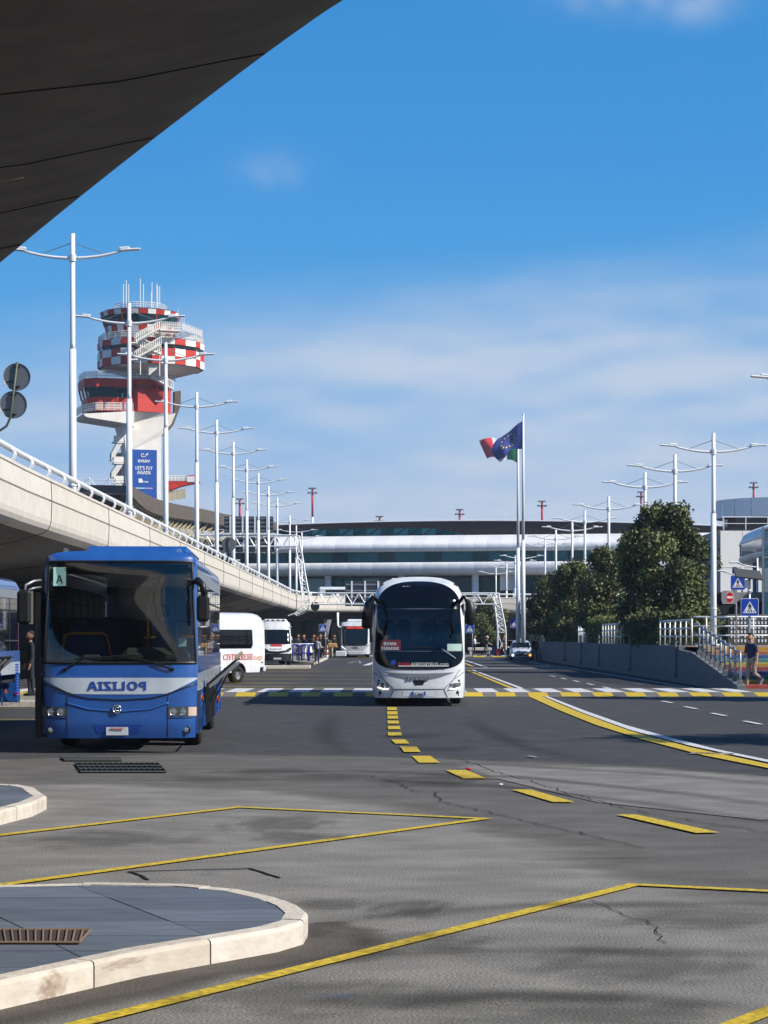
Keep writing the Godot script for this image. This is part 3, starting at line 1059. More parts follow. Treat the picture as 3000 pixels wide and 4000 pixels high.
# ---------------------------------------------------------------- viaduct
func rim_path() -> Array:
	var c := Curve2D.new()
	var pts := [[34, 40], [22, 22], [12, 9], [5.85, 0], [2.45, -5.5], [0.02, -9.8], [-1.27, -12.65], [-2.88, -16.5], [-4.5, -20.6], [-7.2, -29], [-9.0, -38], [-9.75, -46], [-10, -56]]
	for i in pts.size():
		var p := Vector2(pts[i][0], pts[i][1])
		var q := Vector2(pts[mini(i + 1, pts.size() - 1)][0], pts[mini(i + 1, pts.size() - 1)][1])
		var r := Vector2(pts[maxi(i - 1, 0)][0], pts[maxi(i - 1, 0)][1])
		var d := (q - r).normalized()
		c.add_point(p, -d * p.distance_to(r) * 0.3, d * p.distance_to(q) * 0.3)
	var out := []
	for p in c.tessellate_even_length(6, 0.5):
		out.append(Vector3(p.x, 0.0, p.y))
	var z := -58.0
	while z > -204:
		out.append(Vector3(-10, 0, z))
		z -= 2.0
	# the slow descent, then the turn across the road
	var turn := [[-9.9, -206], [-9.6, -209.5], [-9.0, -213], [-7.9, -216.2], [-6.2, -218.6], [-3.8, -220.2], [0, -221.2], [8, -222.4], [20, -223.6], [34, -224.6]]
	for p in turn:
		out.append(Vector3(p[0], 0, p[1]))
	for i in out.size():
		var zz: float = -out[i].z
		out[i].y = lerpf(0.0, -0.42, clampf((zz - 50.0) / 160.0, 0.0, 1.0))
	return out

func ring_at(path: Array, i: int, prof: Array) -> PackedVector3Array:
	var n := path.size()
	var t: Vector3 = path[mini(i + 1, n - 1)] - path[maxi(i - 1, 0)]
	t.y = 0
	t = t.normalized()
	var inn := Vector3(t.z, 0, -t.x)
	var o := PackedVector3Array()
	for p in prof:
		o.append(path[i] + inn * p[0] + Vector3(0, p[1], 0))
	return o

func viaduct() -> void:
	var path := rim_path()
	var v := thing("curved_viaduct", "long pale concrete viaduct with rounded girder and white rail, sweeping overhead and away", "viaduct")
	# outer face: offset inwards, height
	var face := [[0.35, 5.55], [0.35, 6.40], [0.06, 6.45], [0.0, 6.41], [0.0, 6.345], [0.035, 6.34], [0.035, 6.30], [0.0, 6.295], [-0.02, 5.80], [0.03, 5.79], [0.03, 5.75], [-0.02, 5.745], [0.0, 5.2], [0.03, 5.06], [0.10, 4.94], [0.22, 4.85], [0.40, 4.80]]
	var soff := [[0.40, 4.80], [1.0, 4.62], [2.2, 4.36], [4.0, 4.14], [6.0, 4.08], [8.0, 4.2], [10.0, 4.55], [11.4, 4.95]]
	var n := path.size()
	var cut := 0
	var dist := 0.0
	var last := 0
	for i in range(1, n):
		dist += path[i].distance_to(path[i - 1])
		if dist >= 11.0 or i == n - 1:
			dist = 0.0
			# one girder segment
			var fr := []
			var sr := []
			var tr := []
			for j in range(last, i + 1):
				fr.append(ring_at(path, j, face))
				sr.append(ring_at(path, j, soff))
				tr.append(ring_at(path, j, [[11.4, 4.95], [11.4, 5.5], [0.35, 5.55]]))
			var e1: PackedVector3Array = fr[0]
			# leave a narrow open joint between two segments
			for k in e1.size():
				e1[k] = e1[k].move_toward(fr[1][k], 0.02)
			fr[0] = e1
			var st := S()
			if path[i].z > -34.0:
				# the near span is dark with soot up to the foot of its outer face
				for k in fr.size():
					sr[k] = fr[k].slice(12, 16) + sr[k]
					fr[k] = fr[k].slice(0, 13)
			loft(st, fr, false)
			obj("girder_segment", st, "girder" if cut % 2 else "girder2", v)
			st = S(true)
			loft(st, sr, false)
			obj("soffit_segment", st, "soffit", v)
			st = S()
			loft(st, tr, false)
			obj("deck_segment", st, "asphalt_mid", v)
			var jt := ring_at(path, i, face.slice(15 if path[i].z > -34.0 else 4) + soff.slice(1))
			st = S()
			tube(st, Array(jt), 0.012 if path[i].z > -34.0 else 0.018, 4)
			obj("joint", st, "black", v)
			last = i
			cut += 1
	# finer shutter seams on the overhead soffit
	var gone := 0.0
	for i in range(1, n):
		gone += path[i].distance_to(path[i - 1])
		if path[i].z < -56.0:
			break
		if gone > 1.75:
			gone = 0.0
			var st := S()
			tube(st, Array(ring_at(path, i, face.slice(15) + soff.slice(1))), 0.006, 4)
			obj("shutter_seam", st, "tar", v)
	for k in 2:
		var st := S()
		var ln := []
		for i in range(1, n):
			if path[i].z > -34.0:
				ln.append(ring_at(path, i, [[[2.2, 4.36], [4.0, 4.14]][k]])[0])
		tube(st, ln, 0.007, 4)
		obj("shutter_seam", st, "tar", v)
	# drip stains that lighten the underside
	for k in 2:
		for i in n:
			if path[i].z < -13.0 - 0.7 * k:
				var st := S()
				tube(st, Array(ring_at(path, i, [[0.9, 4.652], [1.2, 4.58], [1.5, 4.51], [1.9, 4.425], [2.2, 4.362], [2.6, 4.315]])), 0.009, 4)
				obj("lime_streak", st, "cream_steel", v)
				break
	# rail on curved brackets
	var st := S(true)
	var rp := []
	for i in n:
		rp.append(ring_at(path, i, [[0.16, 6.78]])[0])
	tube(st, rp, 0.085, 8)
	obj("rail", st, "white_steel", v)
	dist = 0.0
	var want := 0.0
	for i in range(0, n - 1):
		var l: float = path[i].distance_to(path[i + 1])
		while want < dist + l:
			var t := (want - dist) / l
			var a := ring_at(path, i, [[0.12, 6.42], [0.04, 6.5], [0.0, 6.6], [0.02, 6.7], [0.12, 6.77]])
			var b := ring_at(path, i + 1, [[0.12, 6.42], [0.04, 6.5], [0.0, 6.6], [0.02, 6.7], [0.12, 6.77]])
			st = S()
			var dirn: Vector3 = (path[i + 1] - path[i]).normalized()
			var r0 := PackedVector3Array()
			var rings := []
			for k in a.size():
				var c := a[k].lerp(b[k], t)
				var w := lerpf(0.22, 0.12, k / 4.0)
				var inn: Vector3 = (ring_at(path, i, [[1, 0]])[0] - path[i]) * 0.03
				rings.append(PackedVector3Array([c - dirn * w, c + dirn * w, c + dirn * w + inn, c - dirn * w + inn]))
			loft(st, rings, true, true)
			obj("bracket", st, "white_steel", v)
			want += 2.8
		dist += l
	# piers below, back wall and dark hall under the deck
	for z in [-70, -100, -130, -160, -190]:
		st = S()
		box(st, Vector3(-16.5, 2.1, z), Vector3(1.6, 4.2, 3.0), Basis(), 0.25)
		obj("pier", st, "dark_concrete", v)
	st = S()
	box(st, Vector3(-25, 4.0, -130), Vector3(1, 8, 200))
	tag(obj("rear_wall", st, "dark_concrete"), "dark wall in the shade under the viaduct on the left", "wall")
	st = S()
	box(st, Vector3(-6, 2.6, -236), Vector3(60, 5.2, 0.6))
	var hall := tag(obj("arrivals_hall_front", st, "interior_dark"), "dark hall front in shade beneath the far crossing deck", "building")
	for x in [-17, -14.2, -8.5, -5.5, 3, 12]:
		st = S()
		tube(st, [Vector3(x, 0, -233.5), Vector3(x + 1.0, 4.6, -233.5)], 0.42, 8)
		obj("leaning_column", st, "concrete_wall", hall)
	for x in range(-24, 18, 3):
		st = S()
		box(st, Vector3(x, 2.0, -235.6), Vector3(2.7, 3.4, 0.1))
		obj("hall_window", st, "dark_glass", hall)
	# inclined service struts hung under the deck edge
	for k in 7:
		st = S()
		var z := -86.0 - k * 14.0
		box(st, Vector3(-12.3, 3.75, z), Vector3(0.35, 0.95, 0.16), Basis(Vector3(0, 0, 1), -0.35))
		obj("hanging_strut", st, "concrete_wall", v)
	# drain pipe with an elbow
	st = S(true)
	tube(st, [Vector3(-5.75, 4.2, -205), Vector3(-5.75, 2.9, -205), Vector3(-5.6, 2.75, -205), Vector3(-5.1, 2.75, -205), Vector3(-5.0, 2.6, -205), Vector3(-5.0, 0, -205)], 0.12, 6)
	obj("drain_pipe", st, "cladding", v)
	# vans parked up on the deck
	for k in 2:
		var p := Vector3(-6.5 + 4.4 * k, 5.1, -229 - k)
		var t := thing("parked_van", ["white van parked on the upper deck, left of the two", "white van parked on the upper deck, right of the two"][k], "van", p)
		st = S()
		box(st, Vector3(0, 1.25, 0), Vector3(4.2, 1.9, 1.9), Basis(), 0.25)
		obj("body", st, "white_body", t)
		st = S()
		box(st, Vector3(0.3, 1.6, 0.96), Vector3(3.0, 0.55, 0.04))
		obj("window", st, "dark_glass", t)
		for x in [-1.3, 1.3]:
			st = S()
			lathe(st, [[0.0, 0.1], [0.33, 0.1], [0.33, -0.1], [0, -0.1]], 12, Transform3D(Basis(Vector3.RIGHT, PI / 2), Vector3(x, 0.33, 0.9)))
			obj("wheel", st, "rubber", t)

# ---------------------------------------------------------------- terminal
func strip_panel(prof: Array, w: float) -> ArrayMesh:
	var st := S(true)
	var a := PackedVector3Array()
	var b := PackedVector3Array()
	for p in prof:
		a.append(Vector3(-w / 2, p[1], p[0]))
		b.append(Vector3(w / 2, p[1], p[0]))
	loft(st, [a, b], false)
	return mesh_of(st)

func terminal() -> void:
	var z := -300.0
	var t := thing("terminal_building", "long white banded airport terminal with green glass strips and dark brown roof", "building", Vector3(0, 0, z), -0.20)
	var x0 := -25.6
	var n := 43
	var w := 1.86
	var up := strip_panel([[-3.4, 16.6], [-2.2, 16.32], [-0.9, 15.92], [0.15, 15.5], [0.52, 15.25], [0.68, 14.98], [0.70, 14.6], [0.62, 14.3], [0.35, 14.15], [-0.2, 14.1]], w - 0.012)
	var lo := strip_panel([[-0.2, 12.58], [0.45, 12.52], [0.62, 12.38], [0.7, 12.0], [0.7, 11.6], [0.58, 11.25], [0.3, 10.98], [-0.2, 10.8], [-0.9, 10.72], [-3.2, 10.7]], w - 0.012)
	for k in n:
		put("cladding_panel", up, "cladding" if k % 3 else "cladding2", t, T(Vector3(x0 + (k + 0.5) * w, 0, 0)))
		put("cladding_panel", lo, "cladding" if k % 4 else "cladding2", t, T(Vector3(x0 + (k + 0.5) * w, 0, 0)))
	var L := n * w
	var st := S()
	box(st, Vector3(x0 + L / 2, 15.0, -1.6), Vector3(L, 1.7, 0.5))
	box(st, Vector3(x0 + L / 2, 11.7, -1.0), Vector3(L, 1.5, 0.5))
	obj("wall", st, "joint_dark", t)
	st = S()
	box(st, Vector3(x0 + L / 2, 13.35, -6), Vector3(L, 3.2, 0.3))
	box(st, Vector3(x0 + L / 2, 10.6, -14), Vector3(L, 0.5, 22))
	box(st, Vector3(x0 + L / 2, 14.3, -3.6), Vector3(L, 0.2, 5))
	box(st, Vector3(x0 + L / 2, 12.45, -3.2), Vector3(L, 0.2, 5))
	obj("inner_wall", st, "interior_grey", t)
	# window strip, lattice behind it
	var pane := BoxMesh.new()
	pane.size = Vector3(2.24, 1.56, 0.03)
	var k := 0
	var x := x0 + 1.2
	while x < x0 + L - 1:
		put("pane", pane, ["teal_glass", "dark_teal_glass", "teal_glass"][k % 3], t, T(Vector3(x, 13.33, -0.35)))
		st = S()
		box(st, Vector3(x - 1.15, 13.33, -0.3), Vector3(0.06, 1.56, 0.08))
		obj("mullion", st, "dark_steel", t)
		k += 1
		x += 2.3
	st = S()
	for i in 32:
		var a := x0 + i * 2.5
		tube(st, [Vector3(a, 12.6, -1.6), Vector3(a + 1.25, 14.1, -1.6), Vector3(a + 2.5, 12.6, -1.6)], 0.09, 4)
	obj("lattice", st, "cream_steel", t).set_meta("kind", "stuff")
	# recessed glazed storey below the lower band, columns in front
	k = 0
	x = x0 + 1.4
	while x < x0 + L - 1:
		st = S()
		box(st, Vector3(x, 8.1, -3.3), Vector3(2.7, 5.0, 0.05))
		var left := x < 0.0
		obj("pane", st, "light_teal_glass" if left and k % 3 == 1 else ("teal_glass" if left else "dark_teal_glass"), t)
		st = S()
		box(st, Vector3(x - 1.42, 8.1, -3.24), Vector3(0.09, 5.0, 0.12))
		obj("mullion", st, "dark_steel", t)
		k += 1
		x += 2.84
	st = S()
	box(st, Vector3(x0 + L / 2, 8, -9), Vector3(L, 6, 0.4))
	obj("inner_wall", st, "interior_dark", t)
	for cx in [-10.5, 0.5, 11.4, 17.4, 28.0, 38.0]:
		st = S(true)
		tube(st, [Vector3(cx, 0, -1.6), Vector3(cx, 10.8, -1.6)], 0.52, 16)
		obj("column", st, "cladding", t)
	st = S()
	box(st, Vector3(16.5, 9.6, -2.6), Vector3(3.2, 2.2, 0.4))
	obj("white_wall", st, "cladding", t)
	st = S()
	box(st, Vector3(16.0, 6.6, -2.7), Vector3(2.8, 4.0, 0.4))
	obj("brown_wall", st, "brown_roof", t)
	# clerestory and the dark roof that sags to both ends
	k = 0
	x = -14.5
	while x < 11:
		st = S()
		box(st, Vector3(x, 17.1, -4.2), Vector3(2.0, 1.7, 0.05), Basis(Vector3.RIGHT, -0.1))
		obj("roof_pane", st, "light_teal_glass" if k % 2 else "teal_glass", t)
		st = S()
		tube(st, [Vector3(x - 1.05, 16.5, -3.9), Vector3(x + 1.0, 17.9, -3.9)], 0.07, 4)
		obj("roof_strut", st, "dark_steel", t)
		k += 1
		x += 2.06
	var rf := []
	for i in 27:
		var u := -21.0 + i * 2.6
		var c := (u - 4.0) / 34.0
		var ytop := 18.75 - 0.75 * c * c
		var yb := lerpf(17.75, 16.55, smoothstep(3.0, 13.0, u)) - 0.3 * c * c
		rf.append(PackedVector3Array([Vector3(u, yb, -3.6), Vector3(u, ytop - 0.12, -3.4), Vector3(u, ytop, -3.8), Vector3(u, ytop + 0.1, -30), Vector3(u, yb, -30)]))
	st = S()
	loft(st, rf, true, true)
	obj("roof", st, "brown_roof", t)
	st = S()
	var edge := []
	for r in rf:
		edge.append(r[1] + Vector3(0, 0.12, 0.06))
	tube(st, edge, 0.09, 5)
	obj("roof_edge", st, "white_steel", t)
	st = S()
	box(st, Vector3(x0 + L / 2, 3.0, -5.5), Vector3(L, 6, 0.5))
	obj("lower_wall", st, "interior_dark", t)

func canopy_roof() -> void:
	var t := thing("curved_canopy", "brown curved canopy roof over cream lattice trusses left of the terminal", "canopy")
	var z := -282.0
	# fascia that falls away to the right
	var pts := [Vector3(-31.09, 19.32, -240), Vector3(-30.71, 19.34, -242.11), Vector3(-30.32, 19.14, -244.22), Vector3(-29.84, 18.82, -246.79), Vector3(-29.34, 18.61, -249.32), Vector3(-28.8, 18.48, -251.96), Vector3(-28.03, 18.38, -255.66), Vector3(-27.19, 18.36, -259.46), Vector3(-26.03, 18.36, -264.45), Vector3(-24.87, 18.38, -269.2), Vector3(-22.96, 18.22, -276.59), Vector3(-20.19, 18.16, -286.44), Vector3(-16.94, 18.16, -297)]
	var drop := [1.0, 1.25, 1.6, 1.8, 1.85, 1.85, 1.8, 1.75, 1.7, 1.65, 1.55, 1.3, 1.0]
	var rings := []
	for i in pts.size():
		var p: Vector3 = pts[i]
		rings.append(PackedVector3Array([p, p + Vector3(-14, 0, -8), p + Vector3(-14, -0.5, -8), p + Vector3(-1.0, -drop[i], 0), p + Vector3(0, -drop[i], 0)]))
	var st := S()
	loft(st, rings, true, true)
	obj("fascia", st, "brown_canopy", t)
	st = S()
	var a: Vector3 = pts[0]
	var l: Vector3 = Vector3(-36.63, 19.72, -244)
	quad(st, l + Vector3(0, -0.6, 0), Vector3(-32.19, 17.99, -241), a + Vector3(0, 0.02, 0), l)
	quad(st, l, a + Vector3(0, 0.02, 0), a + Vector3(-14, 0, -8), l + Vector3(-4, 0, -8))
	obj("roof_end", st, "brown_roof", t)
	# truss: three chords and zigzags
	st = S()
	for i in range(1, pts.size() - 1):
		var p: Vector3 = pts[i] + Vector3(-0.4, -drop[i], 0)
		var q: Vector3 = pts[i + 1] + Vector3(-0.4, -drop[i + 1], 0)
		tube(st, [p, q], 0.12, 5)
		for k in 3:
			var f := k / 3.0
			var g := (k + 1) / 3.0
			var b0: Vector3 = p.lerp(q, f)
			var b1: Vector3 = p.lerp(q, g)
			tube(st, [b0, b0 + Vector3(-1.2, -1.9, 0.9)], 0.085, 4)
			tube(st, [b1, b0 + Vector3(-1.2, -1.9, -0.2)], 0.085, 4)
			tube(st, [b0 + Vector3(-1.2, -1.9, -0.2), b0 + Vector3(-0.2, -3.4, 1.2)], 0.075, 4)
			tube(st, [b0 + Vector3(-1.2, -1.9, -0.2), b1 + Vector3(-0.2, -3.4, -1.0)], 0.075, 4)
			tube(st, [b0 + Vector3(-4, -0.3, 0), b1 + Vector3(-4, -2.4, -1)], 0.09, 4)
		tube(st, [p + Vector3(-1.2, -1.9, 0), q + Vector3(-1.2, -1.9, 0)], 0.14, 5)
		tube(st, [p + Vector3(-4, -0.4, 0), q + Vector3(-4, -0.4, 0)], 0.16, 5)
	obj("truss_members", st, "cream_steel", t).set_meta("kind", "stuff")
	st = S()
	box(st, Vector3(-44, 9, -300), Vector3(38, 14, 1))
	obj("back_wall", st, "interior_dark", t)
	st = S()
	box(st, Vector3(-31, 13.8, -292), Vector3(18, 0.35, 0.4))
	box(st, Vector3(-31, 12.6, -292), Vector3(18, 0.2, 0.3))
	obj("cross_beam", st, "white_steel", t)
	# guyed white masts of the fabric roof behind
	for q in [[192, 1030], [236, 1031], [250, 1033]]:
		var p: Vector3 = Vector3((q[0] - 855.0) * 300.0 / 4470.0, 0, -300)
		st = S()
		var y: float = 1.82 + (1375.0 - q[1]) * 300.0 / 4470.0
		tube(st, [Vector3(p.x, 18, -300), Vector3(p.x, y, -300)], 0.1, 5)
		tube(st, [Vector3(p.x, y - 0.2, -300), Vector3(p.x - 2.6, y - 3, -300)], 0.05, 4)
		tube(st, [Vector3(p.x, y - 0.2, -300), Vector3(p.x + 2.6, y - 3, -300)], 0.05, 4)
		obj("guyed_mast", st, "white_steel", t)
	st = S()
	tube(st, [Vector3(-45.5, 24.6, -300), Vector3(-39.5, 24.5, -300)], 0.06, 4)
	obj("guy_cable", st, "white_steel", t)

func right_buildings() -> void:
	# rounded white building with a glass strip, parallel to the road
	var t := thing("rounded_building", "white rounded-end terminal wing with a teal window strip at the right edge", "building")
	var zf := [-104.0, -112.0, -120.0, -128.0, -136.0, -142.0, -146.0, -148.6, -150.0]
	var grow := [0, 0, 0, 0, 0, 0.15, 0.7, 1.8, 3.2]
	var base := [[0.9, 9.15], [0.25, 8.75], [0.0, 8.3], [0.0, 8.16]]
	var under := [[0.0, 7.3], [0.0, 7.1], [0.25, 6.95], [1.1, 6.75], [3.0, 6.65]]
	for i in zf.size() - 1:
		for s in 2:
			var st := S(true)
			var a := PackedVector3Array()
			var b := PackedVector3Array()
			for p in ([base, under][s]):
				a.append(Vector3(23.5 + p[0] + grow[i], p[1], zf[i] - 0.02))
				b.append(Vector3(23.5 + p[0] + grow[i + 1], p[1], zf[i + 1] + 0.02))
			if s == 0:
				a.insert(0, Vector3(32, 9.4, zf[i] - 0.02))
				b.insert(0, Vector3(32, 9.4, zf[i + 1] + 0.02))
			else:
				a.append(Vector3(32, 6.6, zf[i] - 0.02))
				b.append(Vector3(32, 6.6, zf[i + 1] + 0.02))
			loft(st, [a, b], false)
			obj("cladding_panel", st, "cladding", t)
		var st2 := S()
		quad(st2, Vector3(23.56 + grow[i], 7.3, zf[i] - 0.03), Vector3(23.56 + grow[i + 1], 7.3, zf[i + 1] + 0.03), Vector3(23.56 + grow[i + 1], 8.16, zf[i + 1] + 0.03), Vector3(23.56 + grow[i], 8.16, zf[i] - 0.03))
		obj("pane", st2, "blue_glass", t)
	var st := S()
	var pr := PackedVector2Array([Vector2(32, 9.4), Vector2(28.0, 9.15), Vector2(27.1, 8.8), Vector2(26.75, 8.3), Vector2(26.7, 7.2), Vector2(27.0, 6.9), Vector2(28, 6.7), Vector2(32, 6.6)])
	prism(st, pr, -150.4, -150.0)
	obj("end_wall", st, "cladding", t)
	st = S()
	box(st, Vector3(29.0, 7.8, -126), Vector3(6, 0.9, 46))
	obj("inner_wall", st, "interior_grey", t)
	st = S()
	box(st, Vector3(30.5, 4.0, -128), Vector3(1.0, 5.3, 50))
	obj("wall", st, "concrete_wall", t)
	for k in 11:
		st = S()
		box(st, Vector3(29.9, 3.2, -105 - k * 4.2), Vector3(0.1, 3.4, 3.8))
		obj("shop_window", st, "dark_glass", t)
	for k in 6:
		st = S(true)
		tube(st, [Vector3(24.3, 1.42, -106 - k * 8.5), Vector3(24.3, 6.8, -106 - k * 8.5)], 0.16, 8)
		obj("column", st, "grey_post", t)
	# pale lower block that closes the view behind the trees
	t = thing("panel_block", "pale grey panel-clad block behind the big tree, with a railing along its roof", "building")
	for r in 3:
		for c in 9:
			st = S()
			box(st, Vector3(31.1 + 2.05 * c, 3.0 + 3.45 * r, -192), Vector3(2.01, 3.4, 0.3), Basis(), 0.02)
			obj("panel", st, "tower_panel_white", t)
	st = S()
	box(st, Vector3(39.5, 6.4, -203), Vector3(19.0, 10.6, 21.5))
	obj("wall", st, "concrete_wall", t)
	st = S()
	for c in 10:
		tube(st, [Vector3(30.4 + 2.05 * c, 11.7, -191.9), Vector3(30.4 + 2.05 * c, 12.9, -191.9)], 0.04, 4)
	tube(st, [Vector3(30.2, 12.9, -191.9), Vector3(49, 12.9, -191.9)], 0.05, 4)
	tube(st, [Vector3(30.2, 12.3, -191.9), Vector3(49, 12.3, -191.9)], 0.03, 4)
	obj("roof_railing", st, "white_steel", t)
	# round drum on top
	t = thing("round_roof_tower", "white cylindrical roof storey with vertical panel joints at the right edge", "building", Vector3(38.2, 0, -206))
	for k in 20:
		st = S(true)
		var a0 := TAU * k / 20.0 + 0.004
		var a1 := TAU * (k + 1) / 20.0 - 0.004
		var lo := PackedVector3Array()
		var hi := PackedVector3Array()
		for i in 5:
			var a := lerpf(a0, a1, i / 4.0)
			lo.append(Vector3(cos(a) * 6.3, 13.5, sin(a) * 6.3))
			hi.append(Vector3(cos(a) * 6.3, 15.3, sin(a) * 6.3))
		loft(st, [lo, hi], false)
		obj("panel", st, "cladding", t)
	st = S()
	lathe(st, [[6.25, 15.28], [0.01, 15.4]], 30)
	obj("roof", st, "cladding2", t)
	st = S()
	lathe(st, [[5.6, 11.5], [5.6, 13.6]], 24)
	obj("window_band", st, "dark_glass", t)
	# glazed entrance at the edge of the frame
	t = thing("glass_entrance", "dark blue glazed entrance with steel frames at the far right", "building", Vector3(15.9, 1.42, -92))
	for i in 3:
		for j in 4:
			st = S()
			box(st, Vector3(1.3 * i + 0.65, 0.75 + 1.45 * j, 0), Vector3(1.24, 1.39, 0.04))
			obj("pane", st, "blue_glass", t)
	for i in 4:
		st = S()
		box(st, Vector3(1.3 * i, 2.95, 0), Vector3(0.09, 5.9, 0.14))
		obj("frame", st, "grey_post", t)
	for j in 5:
		st = S()
		box(st, Vector3(1.95, 0.03 + 1.45 * j, 0.003), Vector3(3.98, 0.08, 0.13))
		obj("frame", st, "grey_post", t)
	st = S()
	box(st, Vector3(2.5, 2.95, -2.5), Vector3(3, 5.9, 0.2))
	obj("inner_wall", st, "interior_dark", t)
	t.position = Vector3(18.45, 1.42, -104)
	# service kiosk below the signs, dark with a light band
	t = thing("ticket_kiosk", "dark shopfront with a pale fascia behind the no-entry sign", "kiosk", Vector3(17.2, 1.42, -108))
	st = S()
	box(st, Vector3(0.6, 1.35, 0), Vector3(3.6, 2.7, 2), Basis(), 0.04)
	obj("body", st, "interior_dark", t)
	st = S()
	box(st, Vector3(0.9, 2.45, 1.04), Vector3(2.6, 0.5, 0.1), Basis(), 0.02)
	obj("fascia", st, "concrete_wall", t)
	for k in 2:
		st = S()
		box(st, Vector3(-0.3 + 0.9 * k, 1.1, 1.02), Vector3(0.62, 1.7, 0.05))
		obj("door", st, "dark_glass", t)
		st = S()
		box(st, Vector3(-0.3 + 0.9 * k, 1.35, 1.05), Vector3(0.3, 0.3, 0.02))
		obj("notice", st, "concrete_wall", t)

# ---------------------------------------------------------------- control tower
func ngon(n: int, r: float, y: float, rot := 0.0, c := Vector2.ZERO, squash := 1.0) -> PackedVector3Array:
	var o := PackedVector3Array()
	for k in n:
		var a := TAU * k / n + rot
		o.append(Vector3(c.x + cos(a) * r, y, c.y + sin(a) * r * squash))
	return o

func rail_run(parent: Node, pts: Array, h: float, bars: int, called := "railing") -> void:
	var st := S()
	for i in pts.size() - 1:
		var a: Vector3 = pts[i]
		var b: Vector3 = pts[i + 1]
		for k in bars + 1:
			var p := a.lerp(b, float(k) / bars)
			tube(st, [p, p + Vector3(0, h, 0)], 0.05, 4)
		for f in [0.33, 0.66, 1.0]:
			tube(st, [a + Vector3(0, h * f, 0), b + Vector3(0, h * f, 0)], 0.055, 4)
	obj(called, st, "tower_panel_white", parent)
	for i in pts.size() - 1:
		var a: Vector3 = pts[i]
		var b: Vector3 = pts[i + 1]
		st = S()
		quad(st, a + Vector3(0, h * 0.08, 0), b + Vector3(0, h * 0.08, 0), b + Vector3(0, h * 0.9, 0), a + Vector3(0, h * 0.9, 0))
		obj("railing_panel", st, "tower_screen", parent)

func flight(parent: Node, a: Vector3, b: Vector3, wide: Vector3) -> void:
	var st := S()
	var n := 9
	for k in n:
		var p := a.lerp(b, (k + 0.5) / n)
		box(st, p + wide * 0.5, Vector3(absf(b.x - a.x) / n + 0.06, 0.14, wide.length()))
	for s in [Vector3.ZERO, wide]:
		tube(st, [a + s, b + s], 0.13, 4)
	obj("stair_flight", st, "tower_white", parent)
	st = S()
	for s in [Vector3.ZERO, wide]:
		for k in 14:
			var p: Vector3 = a.lerp(b, k / 13.0) + s
			tube(st, [p, p + Vector3(0, 1.25, 0)], 0.075, 4)
		tube(st, [a + s + Vector3(0, 1.25, 0), b + s + Vector3(0, 1.25, 0)], 0.11, 4)
	obj("stair_railing", st, "tower_panel_white", parent)

